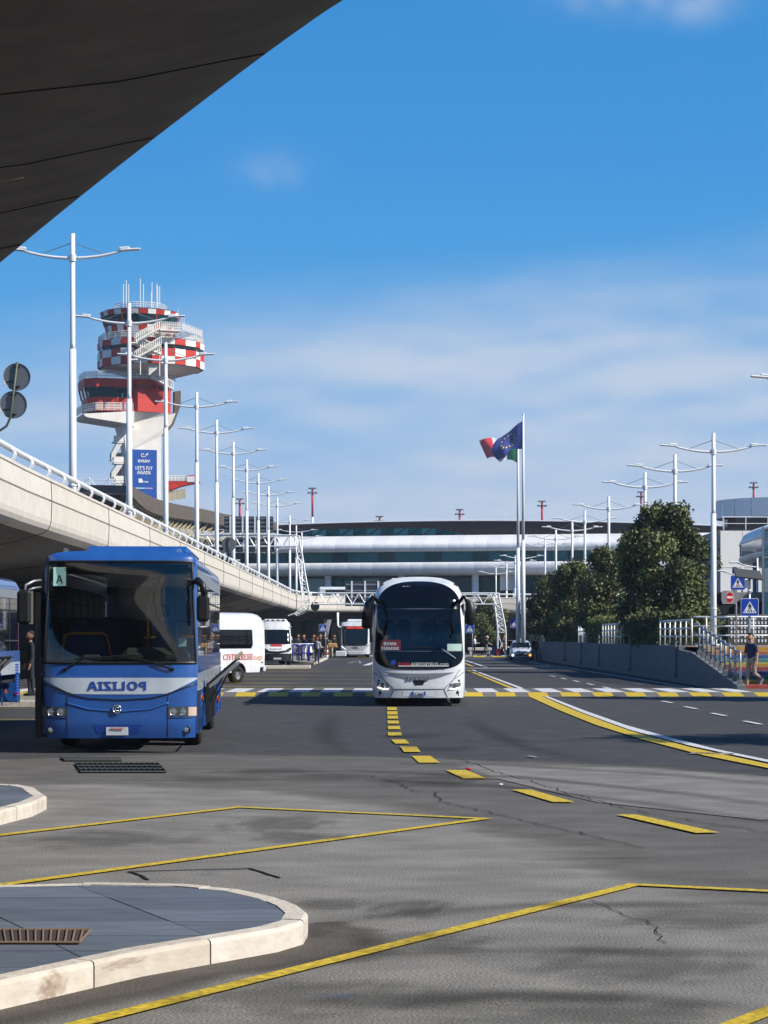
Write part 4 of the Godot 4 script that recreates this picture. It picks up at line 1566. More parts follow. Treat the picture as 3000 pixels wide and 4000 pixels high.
func control_tower() -> void:
	var t := thing("control_tower", "red and white chequered airport control tower with a blue banner and roof antennas", "tower", Vector3(-42.6, 0, -360), deg_to_rad(18.0))
	var st: SurfaceTool
	# stem
	st = S()
	prism(st, PackedVector2Array([Vector2(-4.9, 2.0), Vector2(1.2, 2.0), Vector2(1.2, -3.0), Vector2(-4.9, -3.0)]), 0, 40.2, Transform3D(Basis(Vector3(1, 0, 0), Vector3(0, 0, -1), Vector3(0, 1, 0)), Vector3.ZERO))
	obj("stem", st, "tower_white", t)
	# flare under the red block
	st = S()
	loft(st, [PackedVector3Array([Vector3(-4.9, 33.5, 3.03), Vector3(1.2, 36.5, 3.03), Vector3(1.2, 36.5, -2.4), Vector3(-4.9, 34.5, -2.4)]), PackedVector3Array([Vector3(-5.6, 38.3, 3.2), Vector3(2.9, 38.6, 3.4), Vector3(2.9, 38.6, -4), Vector3(-5.6, 38.3, -4)]), PackedVector3Array([Vector3(-5.9, 40.4, 4.6), Vector3(3.6, 40.4, 3.6), Vector3(3.6, 40.4, -4.4), Vector3(-5.9, 40.4, -4.4)])], true, true)
	obj("corbel", st, "tower_white", t)
	# balcony slab to the left
	st = S()
	prism(st, PackedVector2Array([Vector2(-12.7, 39.6), Vector2(-4.0, 40.35), Vector2(-4.0, 37.6), Vector2(-5.4, 38.2), Vector2(-11.9, 39.0), Vector2(-12.4, 39.2)]), -3.6, 5.6)
	obj("balcony_slab", st, "tower_white", t)
	rail_run(t, [Vector3(-12.6, 39.9, -3.4), Vector3(-12.6, 39.9, 3.6), Vector3(-10.6, 40.2, 5.5), Vector3(-4.2, 40.4, 5.5)], 1.35, 6, "balcony_railing")
	# red block: corner turned to the viewer
	st = S()
	prism(st, PackedVector2Array([Vector2(-5.2, -3.2), Vector2(-3.3, -5.2), Vector2(2.8, -3.4), Vector2(2.8, 4.4), Vector2(-4.1, 4.4)]), 40.4, 45.9, Transform3D(Basis(Vector3(1, 0, 0), Vector3(0, 0, -1), Vector3(0, 1, 0)), Vector3.ZERO))
	var blk := obj("red_block", st, "tower_red", t)
	for k in 4:
		var p := Vector3(-4.9, 44.6, 3.55).lerp(Vector3(-3.6, 44.6, 4.95), k / 3.0)
		st = S()
		box(st, p + Vector3(0, 0, 0.03), Vector3(0.42, 0.42, 0.1), Basis(Vector3.UP, -0.72))
		obj("slit_window", st, "dark_glass", t)
	for k in 5:
		var p := Vector3(-2.7, 44.7, 5.05).lerp(Vector3(2.2, 44.7, 3.6), k / 4.0)
		st = S()
		box(st, p + Vector3(0, 0, 0.04), Vector3(0.75, 0.45, 0.1), Basis(Vector3.UP, 0.32))
		obj("slit_window", st, "dark_glass", t)
	# lower control room to the left: roof slab, leaning windows, sill
	st = S()
	loft(st, [PackedVector3Array([Vector3(-11.4, 40.4, -3.2), Vector3(-11.4, 40.4, 2.6), Vector3(-10.0, 40.4, 4.4), Vector3(-4.0, 40.4, 4.4), Vector3(-4.0, 40.4, -3.2)]), PackedVector3Array([Vector3(-11.6, 42.7, -3.3), Vector3(-11.6, 42.7, 2.8), Vector3(-10.1, 42.7, 4.6), Vector3(-4.0, 42.7, 4.6), Vector3(-4.0, 42.7, -3.3)])], true, true)
	obj("sill_wall", st, "tower_red", t)
	st = S()
	loft(st, [PackedVector3Array([Vector3(-12.1, 44.4, -3.6), Vector3(-12.1, 44.4, 3.0), Vector3(-10.4, 44.4, 5.0), Vector3(-4.0, 44.4, 5.0), Vector3(-4.0, 44.4, -3.6)]), PackedVector3Array([Vector3(-12.15, 45.9, -3.6), Vector3(-12.15, 45.9, 3.0), Vector3(-10.4, 45.9, 5.0), Vector3(-4.0, 45.9, 5.0), Vector3(-4.0, 45.9, -3.6)])], true, true)
	obj("roof_slab", st, "tower_red", t)
	var wl := [Vector3(-11.6, 42.7, -3.0), Vector3(-11.6, 42.7, 0), Vector3(-11.6, 42.7, 2.8), Vector3(-10.1, 42.7, 4.6), Vector3(-7.1, 42.7, 4.6), Vector3(-4.1, 42.7, 4.6)]
	var wh := [Vector3(-12.0, 44.4, -3.2), Vector3(-12.0, 44.4, 0), Vector3(-12.0, 44.4, 2.9), Vector3(-10.4, 44.4, 4.9), Vector3(-7.2, 44.4, 4.9), Vector3(-4.1, 44.4, 4.9)]
	for k in 5:
		st = S()
		quad(st, wl[k], wl[k + 1], wh[k + 1], wh[k])
		obj("window", st, "dark_teal_glass", t)
		st = S()
		tube(st, [wl[k], wh[k]], 0.14, 4)
		obj("window_post", st, "dark_steel", t)
	st = S()
	box(st, Vector3(-8, 43.2, 0), Vector3(5, 2.4, 4))
	box(st, Vector3(-8.6, 42.7, 3.2), Vector3(2.4, 0.9, 0.6))
	obj("control_desk", st, "interior_grey", t)
	rail_run(t, [Vector3(-12.0, 45.9, -3.2), Vector3(-12.0, 45.9, 3.0), Vector3(-10.3, 45.9, 4.9), Vector3(-4.0, 45.9, 4.9), Vector3(-1.8, 45.9, 5.0), Vector3(3.6, 45.9, 3.2)], 1.25, 4, "terrace_railing")
	# neck between the blocks
	st = S()
	lathe(st, [[2.8, 45.8], [2.8, 47.6], [3.6, 48.6]], 16, T(Vector3(-1.0, 0, 0)))
	obj("neck", st, "tower_white", t)
	# chequered ring
	var N := 12
	var r := 9.2
	st = S()
	loft(st, [ngon(N, 4.2, 46.9, PI / N), ngon(N, 8.2, 48.0, PI / N), ngon(N, 9.0, 48.25, PI / N)], true, true)
	obj("ring_underside", st, "tower_white", t)
	st = S()
	loft(st, [ngon(N, 9.05, 48.2, PI / N), ngon(N, 9.05, 52.7, PI / N)], true, true)
	obj("ring_wall", st, "joint_dark", t)
	var rows := [[48.2, 49.55], [49.55, 50.9], [51.55, 52.6]]
	for k in N:
		var a0 := TAU * k / N + PI / N
		var a1 := TAU * (k + 1) / N + PI / N
		for h in 2:
			var f0 := h * 0.5
			var p0 := Vector3(cos(a0) * r, 0, sin(a0) * r).lerp(Vector3(cos(a1) * r, 0, sin(a1) * r), f0)
			var p1 := Vector3(cos(a0) * r, 0, sin(a0) * r).lerp(Vector3(cos(a1) * r, 0, sin(a1) * r), f0 + 0.5)
			for rr in 3:
				st = S()
				var mid := (p0 + p1) * 0.5
				box(st, mid + Vector3(0, (rows[rr][0] + rows[rr][1]) * 0.5, 0), Vector3(p0.distance_to(p1) - 0.03, rows[rr][1] - rows[rr][0] - 0.03, 0.16), Basis(Vector3.UP, PI / 2 - (a0 + a1) * 0.5), 0.02)
				obj("panel", st, "tower_red" if (k * 2 + h + rr) % 2 else "tower_panel_white", t)
			st = S()
			var mid := (p0 + p1) * 0.5 * 0.992
			box(st, mid + Vector3(0, 51.22, 0), Vector3(p0.distance_to(p1) * 0.8, 0.42, 0.1), Basis(Vector3.UP, PI / 2 - (a0 + a1) * 0.5))
			obj("slit_window", st, "dark_glass", t)
	var rp := []
	for p in ngon(N, 9.1, 52.65, PI / N):
		rp.append(p)
	rp.append(rp[0])
	rail_run(t, rp, 1.15, 3, "ring_railing")
	# cab: flared, chequered below and above the glass
	var C := 14
	var ct := T(Vector3(-1.9, 0, 0))
	var cab := put("cab_floor", CylinderMesh.new(), "tower_white", t, T(Vector3(-1.9, 53.2, 0)))
	(cab.mesh as CylinderMesh).top_radius = 5.7
	(cab.mesh as CylinderMesh).bottom_radius = 5.6
	(cab.mesh as CylinderMesh).height = 1.0
	var rad := [[53.6, 5.75], [55.25, 6.15], [56.95, 6.75], [57.75, 6.95]]
	for band in 3:
		for k in C:
			var a0 := TAU * k / C
			var a1 := TAU * (k + 1) / C
			var parts := 2 if band != 1 else 1
			for h in parts:
				var b0 := lerpf(a0, a1, float(h) / parts) + 0.008
				var b1 := lerpf(a0, a1, float(h + 1) / parts) - 0.008
				st = S()
				var y0: float = rad[band][0]
				var y1: float = rad[band + 1][0]
				var r0: float = rad[band][1]
				var r1: float = rad[band + 1][1]
				quad(st, Vector3(cos(b1) * r0, y0, sin(b1) * r0), Vector3(cos(b0) * r0, y0, sin(b0) * r0), Vector3(cos(b0) * r1, y1, sin(b0) * r1), Vector3(cos(b1) * r1, y1, sin(b1) * r1))
				if band == 1:
					obj("cab_window", st, "dark_teal_glass", t, ct)
					st = S()
					tube(st, [Vector3(cos(a0) * r0, y0, sin(a0) * r0), Vector3(cos(a0) * r1, y1, sin(a0) * r1)], 0.16 if k % 2 else 0.08, 4)
					obj("cab_post", st, "tower_red" if k % 2 else "dark_steel", t, ct)
				else:
					obj("panel", st, "tower_red" if (k * 2 + h + band) % 2 else "tower_panel_white", t, ct)
	st = S()
	lathe(st, [[2.4, 55.2], [2.4, 57.4]], 12)
	lathe(st, [[5.4, 54.0], [5.4, 55.0], [4.4, 55.1]], 12)
	obj("cab_interior", st, "interior_grey", t, ct)
	st = S()
	lathe(st, [[6.95, 57.75], [6.6, 57.95], [4.9, 58.15], [0.01, 58.3]], 24)
	obj("cab_roof", st, "dark_steel", t, ct)
	st = S()
	for y in [58.5, 58.85, 59.2]:
		var ring := []
		for p in ngon(20, 4.6, y):
			ring.append(p)
		ring.append(ring[0])
		tube(st, ring, 0.06, 4)
	for p in ngon(20, 4.6, 58.1):
		tube(st, [p, p + Vector3(0, 1.1, 0)], 0.05, 4)
	obj("roof_railing", st, "tower_white", t, ct)
	var ax := [-5.22, -4.6, -4.45, -3.9, -2.26, -1.57, -0.05, 0.19, 0.62, 0.92, 1.4]
	var ah := [62.5, 62.7, 63.5, 62.9, 63.7, 62.8, 61.7, 63.5, 62.9, 62.6, 62.8]
	for k in ax.size():
		st = S()
		tube(st, [Vector3(ax[k], 58.2, 2.0 - 0.7 * (k % 4)), Vector3(ax[k], ah[k], 2.0 - 0.7 * (k % 4))], 0.085, 5)
		obj("antenna", st, "tower_panel_white", t)
	st = S()
	tube(st, [Vector3(1.6, 58.8, 1), Vector3(4.6, 57.9, 1), Vector3(4.6, 59.0, 1)], 0.06, 4)
	for x in [5.0, 5.4]:
		tube(st, [Vector3(x, 53.6, 2), Vector3(x, 57.8, 2)], 0.06, 4)
	for k in 9:
		tube(st, [Vector3(5.0, 53.9 + k * 0.45, 2), Vector3(5.4, 53.9 + k * 0.45, 2)], 0.04, 4)
	obj("roof_ladder", st, "tower_panel_white", t)
	# outside stairs at the front right
	var zf := 10.0
	flight(t, Vector3(-4.8, 51.4, zf), Vector3(-0.5, 53.9, zf), Vector3(0, 0, 1.3))
	flight(t, Vector3(-0.5, 49.4, zf), Vector3(-4.4, 51.2, zf - 1.6), Vector3(0, 0, 1.3))
	flight(t, Vector3(-4.8, 48.6, zf), Vector3(-0.5, 51.1, zf), Vector3(0, 0, 1.3))
	flight(t, Vector3(-2.0, 46.3, zf - 3), Vector3(0.3, 48.4, zf - 3), Vector3(0, 0, 1.3))
	flight(t, Vector3(2.6, 44.2, 5.0), Vector3(-1.2, 46.2, 5.2), Vector3(0, 0, 1.3))
	st = S()
	box(st, Vector3(1.1, 53.55, zf + 0.3), Vector3(3.6, 0.2, 2.4))
	box(st, Vector3(-5.2, 51.2, zf + 0.2), Vector3(1.4, 0.18, 2.4))
	box(st, Vector3(-5.2, 48.4, zf + 0.2), Vector3(1.4, 0.18, 2.4))
	obj("landing", st, "tower_white", t)
	rail_run(t, [Vector3(-0.5, 53.65, zf + 1.4), Vector3(3.0, 53.65, zf + 1.4), Vector3(8.2, 53.65, 4)], 1.25, 10, "landing_railing")
	st = S()
	tube(st, [Vector3(-0.5, 46.0, zf), Vector3(-0.5, 54, zf)], 0.1, 5)
	tube(st, [Vector3(-3.8, 46.0, zf), Vector3(-3.8, 51.2, zf)], 0.1, 5)
	box(st, Vector3(-0.7, 52.3, zf - 0.6), Vector3(0.9, 1.6, 0.6))
	obj("stair_frame", st, "tower_white", t)
	# right-hand escape stair seen edge-on
	st = S()
	prism(st, PackedVector2Array([Vector2(3.8, 44.4), Vector2(4.9, 44.6), Vector2(4.9, 42.0), Vector2(3.6, 38.5), Vector2(1.95, 36.6), Vector2(1.95, 38.4), Vector2(3.8, 41)]), 0.4, 1.8)
	obj("side_stair", st, "brown_canopy", t)
	# lower left stairs
	flight(t, Vector3(-7.4, 31.9, 1.5), Vector3(-5.6, 35.2, 1.5), Vector3(0, 0, 1.3))
	flight(t, Vector3(-7.4, 28.6, 1.5), Vector3(-5.6, 31.3, 1.5), Vector3(0, 0, 1.3))
	flight(t, Vector3(-7.4, 25.3, 1.5), Vector3(-5.6, 28.0, 1.5), Vector3(0, 0, 1.3))
	for y in [35.2, 31.6, 28.3]:
		st = S()
		box(st, Vector3(-6.2, y, 2.0), Vector3(1.7, 0.25, 2.0))
		box(st, Vector3(-6.2, y + 0.6, 3.0), Vector3(1.7, 1.0, 0.1))
		obj("landing", st, "tower_white", t)
	st = S()
	box(st, Vector3(-5.9, 29, 0.6), Vector3(1.0, 9, 1.4))
	obj("stair_core", st, "concrete_wall", t)
	# banner
	st = S()
	box(st, Vector3(-0.84, 27.2, 3.14), Vector3(4.55, 13.6, 0.12))
	var bn := obj("banner", st, "banner_blue", t, T(Vector3(-1.03, 0, 0)))
	var z := 3.22
	text(bn, "banner_text", "enav", 0.62, "letter_white", T(Vector3(-0.84, 32.1, z)), 2.1)
	text(bn, "banner_text", "LET'S FLY", 0.58, "letter_white", T(Vector3(-0.84, 30.85, z)), 2.95)
	text(bn, "banner_text", "AGAIN", 0.58, "letter_white", T(Vector3(-0.84, 30.05, z)), 2.3)
	st = S()
	var lp := []
	for k in 13:
		var a := PI * 0.22 + TAU * 0.78 * k / 12.0
		lp.append(Vector3(-1.05 + cos(a) * 0.27, 33.0 + sin(a) * 0.27, z))
	lp.append_array([Vector3(-0.72, 32.75, z), Vector3(-0.6, 32.85, z), Vector3(-0.28, 33.35, z)])
	tube(st, lp, 0.075, 4)
	prism(st, PackedVector2Array([Vector2(-0.5, 33.2), Vector2(-0.12, 33.5), Vector2(-0.16, 33.02)]), z - 0.05, z + 0.05)
	obj("banner_emblem", st, "letter_white", bn)
	st = S()
	box(st, Vector3(-1.0, 32.97, z - 0.02), Vector3(0.2, 0.2, 0.05))
	obj("banner_dot", st, "letter_red", bn)
	st = S()
	box(st, Vector3(-1.45, 28.65, z), Vector3(0.62, 0.7, 0.05))
	obj("banner_block", st, "letter_white", bn)
	text(bn, "banner_text", "Enac", 0.34, "letter_white", T(Vector3(-0.62, 28.5, z)), 1.1)
	st = S()
	box(st, Vector3(-1.5, 27.35, z), Vector3(1.6, 0.2, 0.05), Basis(), 0.02)
	obj("banner_stripe", st, "paper_cyan", bn)
	st = S()
	box(st, Vector3(0.0, 27.35, z), Vector3(1.35, 0.2, 0.05), Basis(), 0.02)
	obj("banner_stripe", st, pm("stripe_pink", hx("b39bd0"), 0.6), bn)
	# red walkway with a sign beyond the stem
	var g := thing("red_walkway", "red walkway with pale railing panels and a small white sign beside the tower stem", "walkway", Vector3(-42.6, 0, -366))
	st = S()
	prism(st, PackedVector2Array([Vector2(1.8, 27.2), Vector2(1.8, 29.2), Vector2(5.9, 29.2), Vector2(5.9, 30.2), Vector2(7.5, 30.2), Vector2(8.1, 28.9), Vector2(5.8, 28.5), Vector2(4.6, 28.2)]), 0, 2.0)
	obj("walkway_beam", st, "tower_red", g)
	st = S()
	box(st, Vector3(6.65, 29.5, 2.05), Vector3(1.5, 1.0, 0.1))
	obj("walkway_sign", st, "letter_white", g)
	st = S()
	for k in 4:
		box(st, Vector3(2.3 + k * 0.95, 26.6 - 0.1 + 0.15 * k, 1.6), Vector3(0.88, 1.7, 0.1))
	obj("railing_panels", st, "cream_steel", g)
	rail_run(g, [Vector3(1.8, 29.2, 1.9), Vector3(5.8, 29.2, 1.9)], 0.9, 6, "walkway_railing")

# ---------------------------------------------------------------- lamps, masts, gantries, flags
func make_lamp(called: String, h: float, arm: float, label: String, group: String, pos: Vector3) -> Node3D:
	var t := thing(called, label, "street lamp", pos, 0.0, group)
	t.set_meta("base_name", called)
	var st := S(true)
	tube(st, [Vector3.ZERO, Vector3(0, h * 0.25, 0), Vector3(0, h * 0.62, 0)], 0.15, 12, 0.125)
	tube(st, [Vector3(0, h * 0.62, 0), Vector3(0, h * 0.64, 0), Vector3(0, h, 0)], 0.105, 12, 0.085)
	obj("pole", st, "lamp_white", t)
	st = S()
	lathe(st, [[0.0, 0.07], [0.3, 0.06], [0.3, 0.0]], 12)
	lathe(st, [[0.17, h * 0.17], [0.17, h * 0.17 + 0.05], [0.13, h * 0.17 + 0.06]], 12)
	obj("base_plate", st, "lamp_white", t)
	var ya := h - arm * 0.36
	for s in [-1.0, 1.0]:
		st = S(true)
		var pts := []
		for k in 9:
			var u := k / 8.0
			pts.append(Vector3(s * (0.05 + u * arm * 0.70), ya + 0.10 * arm * u * u + 0.01 * u, 0))
		tube(st, pts, 0.06, 8, 0.045)
		obj("arm", st, "lamp_white", t)
		st = S()
		var e: Vector3 = pts[-1]
		var bas := Basis(Vector3(0, 0, 1), s * 0.06)
		box(st, e + Vector3(s * arm * 0.14, 0.05, 0), Vector3(arm * 0.31, 0.07, 0.26), bas, 0.03)
		box(st, e + Vector3(s * arm * 0.05, 0.11, 0), Vector3(arm * 0.16, 0.08, 0.2), bas, 0.03)
		obj("lamp_head", st, "lamp_white", t)
		st = S()
		tube(st, [Vector3(s * 0.08, h - arm * 0.14, 0), Vector3(s * arm * 0.48, ya + 0.055 * arm, 0)], 0.014, 4)
		obj("stay_wire", st, "grey_post", t)
	st = S()
	lathe(st, [[0.13, ya - 0.12], [0.13, ya + 0.12]], 12)
	obj("collar", st, "lamp_white", t)
	return t

func street_lamps() -> void:
	var du := [698.0, 576.0, 497.0, 430.0, 387.0, 351.0, 322.0, 297.0, 275.0, 256.0, 229.0, 215.0, 203.0]
	var tops := [870.0, 720.0, 635.0, 528.0, 468.0, 420.0, 382.0, 353.0, 325.0, 300.0, 262.0, 240.0, 226.0]
	var proto: Node3D
	for k in du.size():
		var d: float = 4470.0 * 11.8 / du[k]
		var htop: float = 1.82 + tops[k] * d / 4470.0
		var y := 5.5 - 0.42 * clampf((d - 50.0) / 160.0, 0.0, 1.0)
		var label: String = "white double-arm lamp post on the viaduct deck, %s of the left row" % ORD[k]
		var pos := Vector3(-11.8, y, -d)
		var o: Node3D
		if k == 0:
			proto = make_lamp("viaduct_lamp", 11.0, 2.45, label, "lamp posts along the viaduct", pos)
			o = proto
		else:
			o = dup(proto, pos, 0.0, label)
		o.scale.y = (htop - y) / 11.0
	var rd := [[95.1, 440.0], [106.5, 393.0], [117.9, 355.0], [138.0, 303.0], [153.8, 272.0], [166.0, 252.0], [181.0, 231.0], [195.5, 214.0], [228.0, 186.0], [239.0, 175.0], [256.0, 163.0], [281.0, 149.0]]
	var rx := [14.6, 14.37, 14.2, 14.2, 14.05, 14.15, 14.0, 14.1, 13.9, 13.8, 13.7, 13.6]
	for k in rd.size():
		var d: float = rd[k][0]
		var label: String = "white double-arm lamp post beyond the wall on the right, %s of the right row" % ORD[k]
		var pos := Vector3(rx[k], 1.42, -d)
		var o: Node3D
		if k == 0:
			proto = make_lamp("plaza_lamp", 9.75, 2.42, label, "lamp posts along the plaza", pos)
		else:
			o = dup(proto, pos, 0.0, label)
			o.scale.y = (1.82 + rd[k][1] * d / 4470.0 - 1.42) / 9.75
	# the lamp whose head alone enters at the right edge
	dup(proto, Vector3(17.55, 1.42, -88.0), 0.0, "white lamp post of which only the left lamp head shows at the right edge").scale.y = (1.82 + 597.0 * 88.0 / 4470.0 - 1.42) / 9.75
	# small lamps in front of the rounded building
	var sm := [[Vector3(19.75, 5.38, -118), "small white plaza lamp in front of the rounded building, left one"], [Vector3(19.57, 5.65, -112), "small white plaza lamp in front of the rounded building, right one"]]
	for a in sm:
		var p: Vector3 = a[0]
		var t := thing("small_lamp", a[1], "street lamp", Vector3(p.x, 1.42, p.z), 0.0, "small lamps before the rounded building")
		var st := S(true)
		tube(st, [Vector3.ZERO, Vector3(0, p.y - 1.0, 0)], 0.07, 8, 0.05)
		obj("pole", st, "lamp_white", t)
		st = S(true)
		tube(st, [Vector3(0, p.y - 1.5, 0), Vector3(-0.6, p.y - 1.42, 0), Vector3(-1.05, p.y - 1.28, 0)], 0.035, 6)
		obj("arm", st, "lamp_white", t)
		st = S()
		box(st, Vector3(-1.25, p.y - 1.24, 0), Vector3(0.55, 0.09, 0.2), Basis(), 0.03)
		obj("lamp_head", st, "lamp_white", t)

func flood_masts() -> void:
	var a := [[675, 1052, 620], [518, 1075, 620], [993, 1098, 620], [820, 1113, 620], [1171, 1080, 620], [1385, 1060, 620], [1628, 1040, 620]]
	var names := ["tall red and white floodlight mast rising left of the dark terminal roof", "red floodlight mast between the left lamp posts, behind the dark sign back", "short red floodlight mast above the middle of the terminal roof", "lowest floodlight mast, only its head above the terminal roof", "red floodlight mast just right of the flagpoles", "red floodlight mast behind the right lamp posts and the big tree", "red floodlight mast rising behind the white round roof tower"]
	for k in a.size():
		var d: float = a[k][2]
		var x: float = (a[k][0] - 855.0) * d / 4470.0
		var y: float = 1.82 + (1375.0 - a[k][1]) * d / 4470.0
		var t := thing("floodlight_mast", names[k], "floodlight mast", Vector3(x, 0, -d), 0.0, "apron floodlight masts behind the terminal")
		var st := S(true)
		tube(st, [Vector3.ZERO, Vector3(0, y - 9.0, 0)], 0.36, 8)
		obj("lower_pole", st, "white_steel", t)
		st = S(true)
		tube(st, [Vector3(0, y - 9.0, 0), Vector3(0, y - 0.6, 0)], 0.32, 8)
		obj("upper_pole", st, "mast_red", t)
		st = S()
		lathe(st, [[1.1, y - 1.75], [1.15, y - 1.65], [0.4, y - 1.6]], 12)
		lathe(st, [[0.9, y - 0.4], [0.95, y - 0.3], [0.3, y - 0.25]], 12)
		obj("head_ring", st, "dark_steel", t)
		for j in 6:
			var an := TAU * j / 6.0 + 0.3
			st = S()
			box(st, Vector3(cos(an) * 1.25, y - 1.75, sin(an) * 1.25), Vector3(0.55, 0.42, 0.4), Basis(Vector3.UP, -an), 0.06)
			box(st, Vector3(cos(an + 0.5) * 1.0, y - 0.4, sin(an + 0.5) * 1.0), Vector3(0.5, 0.38, 0.4), Basis(Vector3.UP, -an), 0.08)
			obj("floodlight", st, "grey_post", t)

func lattice_leg(st: SurfaceTool, base: Array, w0: float, w1: float, r: float) -> void:
	# a square lattice column that follows the points in base, its width running from w0 to w1
	var n := base.size()
	var rings := []
	for i in n:
		var p: Vector3 = base[i]
		var w := lerpf(w0, w1, float(i) / (n - 1)) * 0.5
		rings.append([p + Vector3(-w, 0, -w), p + Vector3(w, 0, -w), p + Vector3(w, 0, w), p + Vector3(-w, 0, w)])
	for i in n - 1:
		for k in 4:
			tube(st, [rings[i][k], rings[i + 1][k]], r, 5)
			var a := k if i % 2 else (k + 1) % 4
			var b := (k + 1) % 4 if i % 2 else k
			tube(st, [rings[i][a], rings[i + 1][b]], r * 0.6, 4)
			tube(st, [rings[i][k], rings[i][(k + 1) % 4]], r * 0.6, 4)

func truss_beam(st: SurfaceTool, a: Vector3, b: Vector3, h: float, d: float, n: int, r: float) -> void:
	var c := [Vector3(0, 0, 0), Vector3(0, h, 0), Vector3(0, h, -d), Vector3(0, 0, -d)]
	for k in 4:
		tube(st, [a + c[k], b + c[k]], r, 6)
	for i in n:
		var p := a.lerp(b, float(i) / n)
		var q := a.lerp(b, float(i + 1) / n)
		var m := p.lerp(q, 0.5)
		for z in [0, -1]:
			var o := Vector3(0, 0, d * z)
			tube(st, [p + o, m + o + Vector3(0, h, 0)], r * 0.65, 4)
			tube(st, [m + o + Vector3(0, h, 0), q + o], r * 0.65, 4)
		tube(st, [p + c[1], q + c[2]], r * 0.5, 4)

func sign_board(t: Node3D, x0: float, x1: float, y0: float, y1: float, z: float, bars: int) -> void:
	var st := S()
	box(st, Vector3((x0 + x1) / 2, (y0 + y1) / 2, z), Vector3(x1 - x0, y1 - y0, 0.12), Basis(), 0.02)
	obj("sign_panel", st, "board_back", t)
	for k in bars:
		st = S()
		box(st, Vector3(lerpf(x0, x1, (k + 0.5) / bars), (y0 + y1) / 2, z + 0.1), Vector3(0.16, y1 - y0 + 0.06, 0.08))
		obj("sign_bar", st, "white_steel", t)
	for k in 4:
		st = S()
		box(st, Vector3((x0 + x1) / 2, lerpf(y0, y1, (k + 0.5) / 4), z + 0.075), Vector3(x1 - x0 - 0.1, 0.14, 0.04))
		obj("sign_rib", st, "grey_post", t)

func gantries() -> void:
	var d := 205.0
	var t := thing("viaduct_sign_gantry", "white lattice gantry with the dark back of a large sign, over the viaduct", "sign gantry")
	var st := S()
	truss_beam(st, Vector3(-19.49, 10.76, -d), Vector3(-9.86, 10.76, -d), 11.86 - 10.76, 0.9, 7, 0.07)
	obj("beam", st, "white_steel", t)
	st = S()
	var leg := []
	for p in [[641, 1157], [643, 1178], [647, 1200], [650, 1222], [653, 1244], [656, 1262], [659, 1280], [661, 1296], [660, 1308], [655, 1318], [645, 1325], [632, 1330]]:
		leg.append(Vector3((p[0] - 855.0) * d / 4470.0, 1.82 + (1375.0 - p[1]) * d / 4470.0, -d - 0.5))
	lattice_leg(st, leg, 0.45, 0.9, 0.065)
	obj("lattice_leg", st, "white_steel", t)
	sign_board(t, -16.97, -12.11, 12.09, 13.7, -d + 0.3, 4)
	sign_board(t, -16.97, -12.11, 10.26, 11.73, -d - 1.2, 4)
	# traffic camera box and round lamp on the leg
	st = S()
	box(st, Vector3(-11.37, 6.04, -d), Vector3(0.7, 1.5, 0.5), Basis(), 0.05)
	obj("control_box", st, "board_back", t)
	st = S()
	lathe(st, [[0, 0.2], [0.42, 0.2], [0.45, 0], [0.3, -0.4], [0, -0.4]], 14, Transform3D(Basis(Vector3.RIGHT, PI / 2), Vector3(-7.98, 4.8, -d + 0.5)))
	obj("signal_lamp", st, "black_plastic", t)
	d = 195.0
	t = thing("road_sign_gantry", "white lattice gantry across the lower road behind the coach, with dark sign backs", "sign gantry")
	st = S()
	truss_beam(st, Vector3(-7.81, 4.87, -d), Vector3(9.47, 4.87, -d), 5.92 - 4.87, 0.9, 14, 0.062)
	obj("beam", st, "white_steel", t)
	st = S()
	leg = []
	for p in [[1072, 1281], [1073, 1292], [1075, 1304], [1077, 1316], [1079, 1328], [1081, 1340], [1083, 1352], [1084, 1366]]:
		leg.append(Vector3((p[0] - 855.0) * d / 4470.0, 1.82 + (1375.0 - p[1]) * d / 4470.0, -d - 0.4))
	leg.append(Vector3(leg[-1].x, 0, -d - 0.4))
	lattice_leg(st, leg, 0.5, 0.8, 0.07)
	obj("lattice_leg", st, "white_steel", t)
	sign_board(t, -4.8, 0.22, 4.7, 7.05, -d - 1.3, 4)

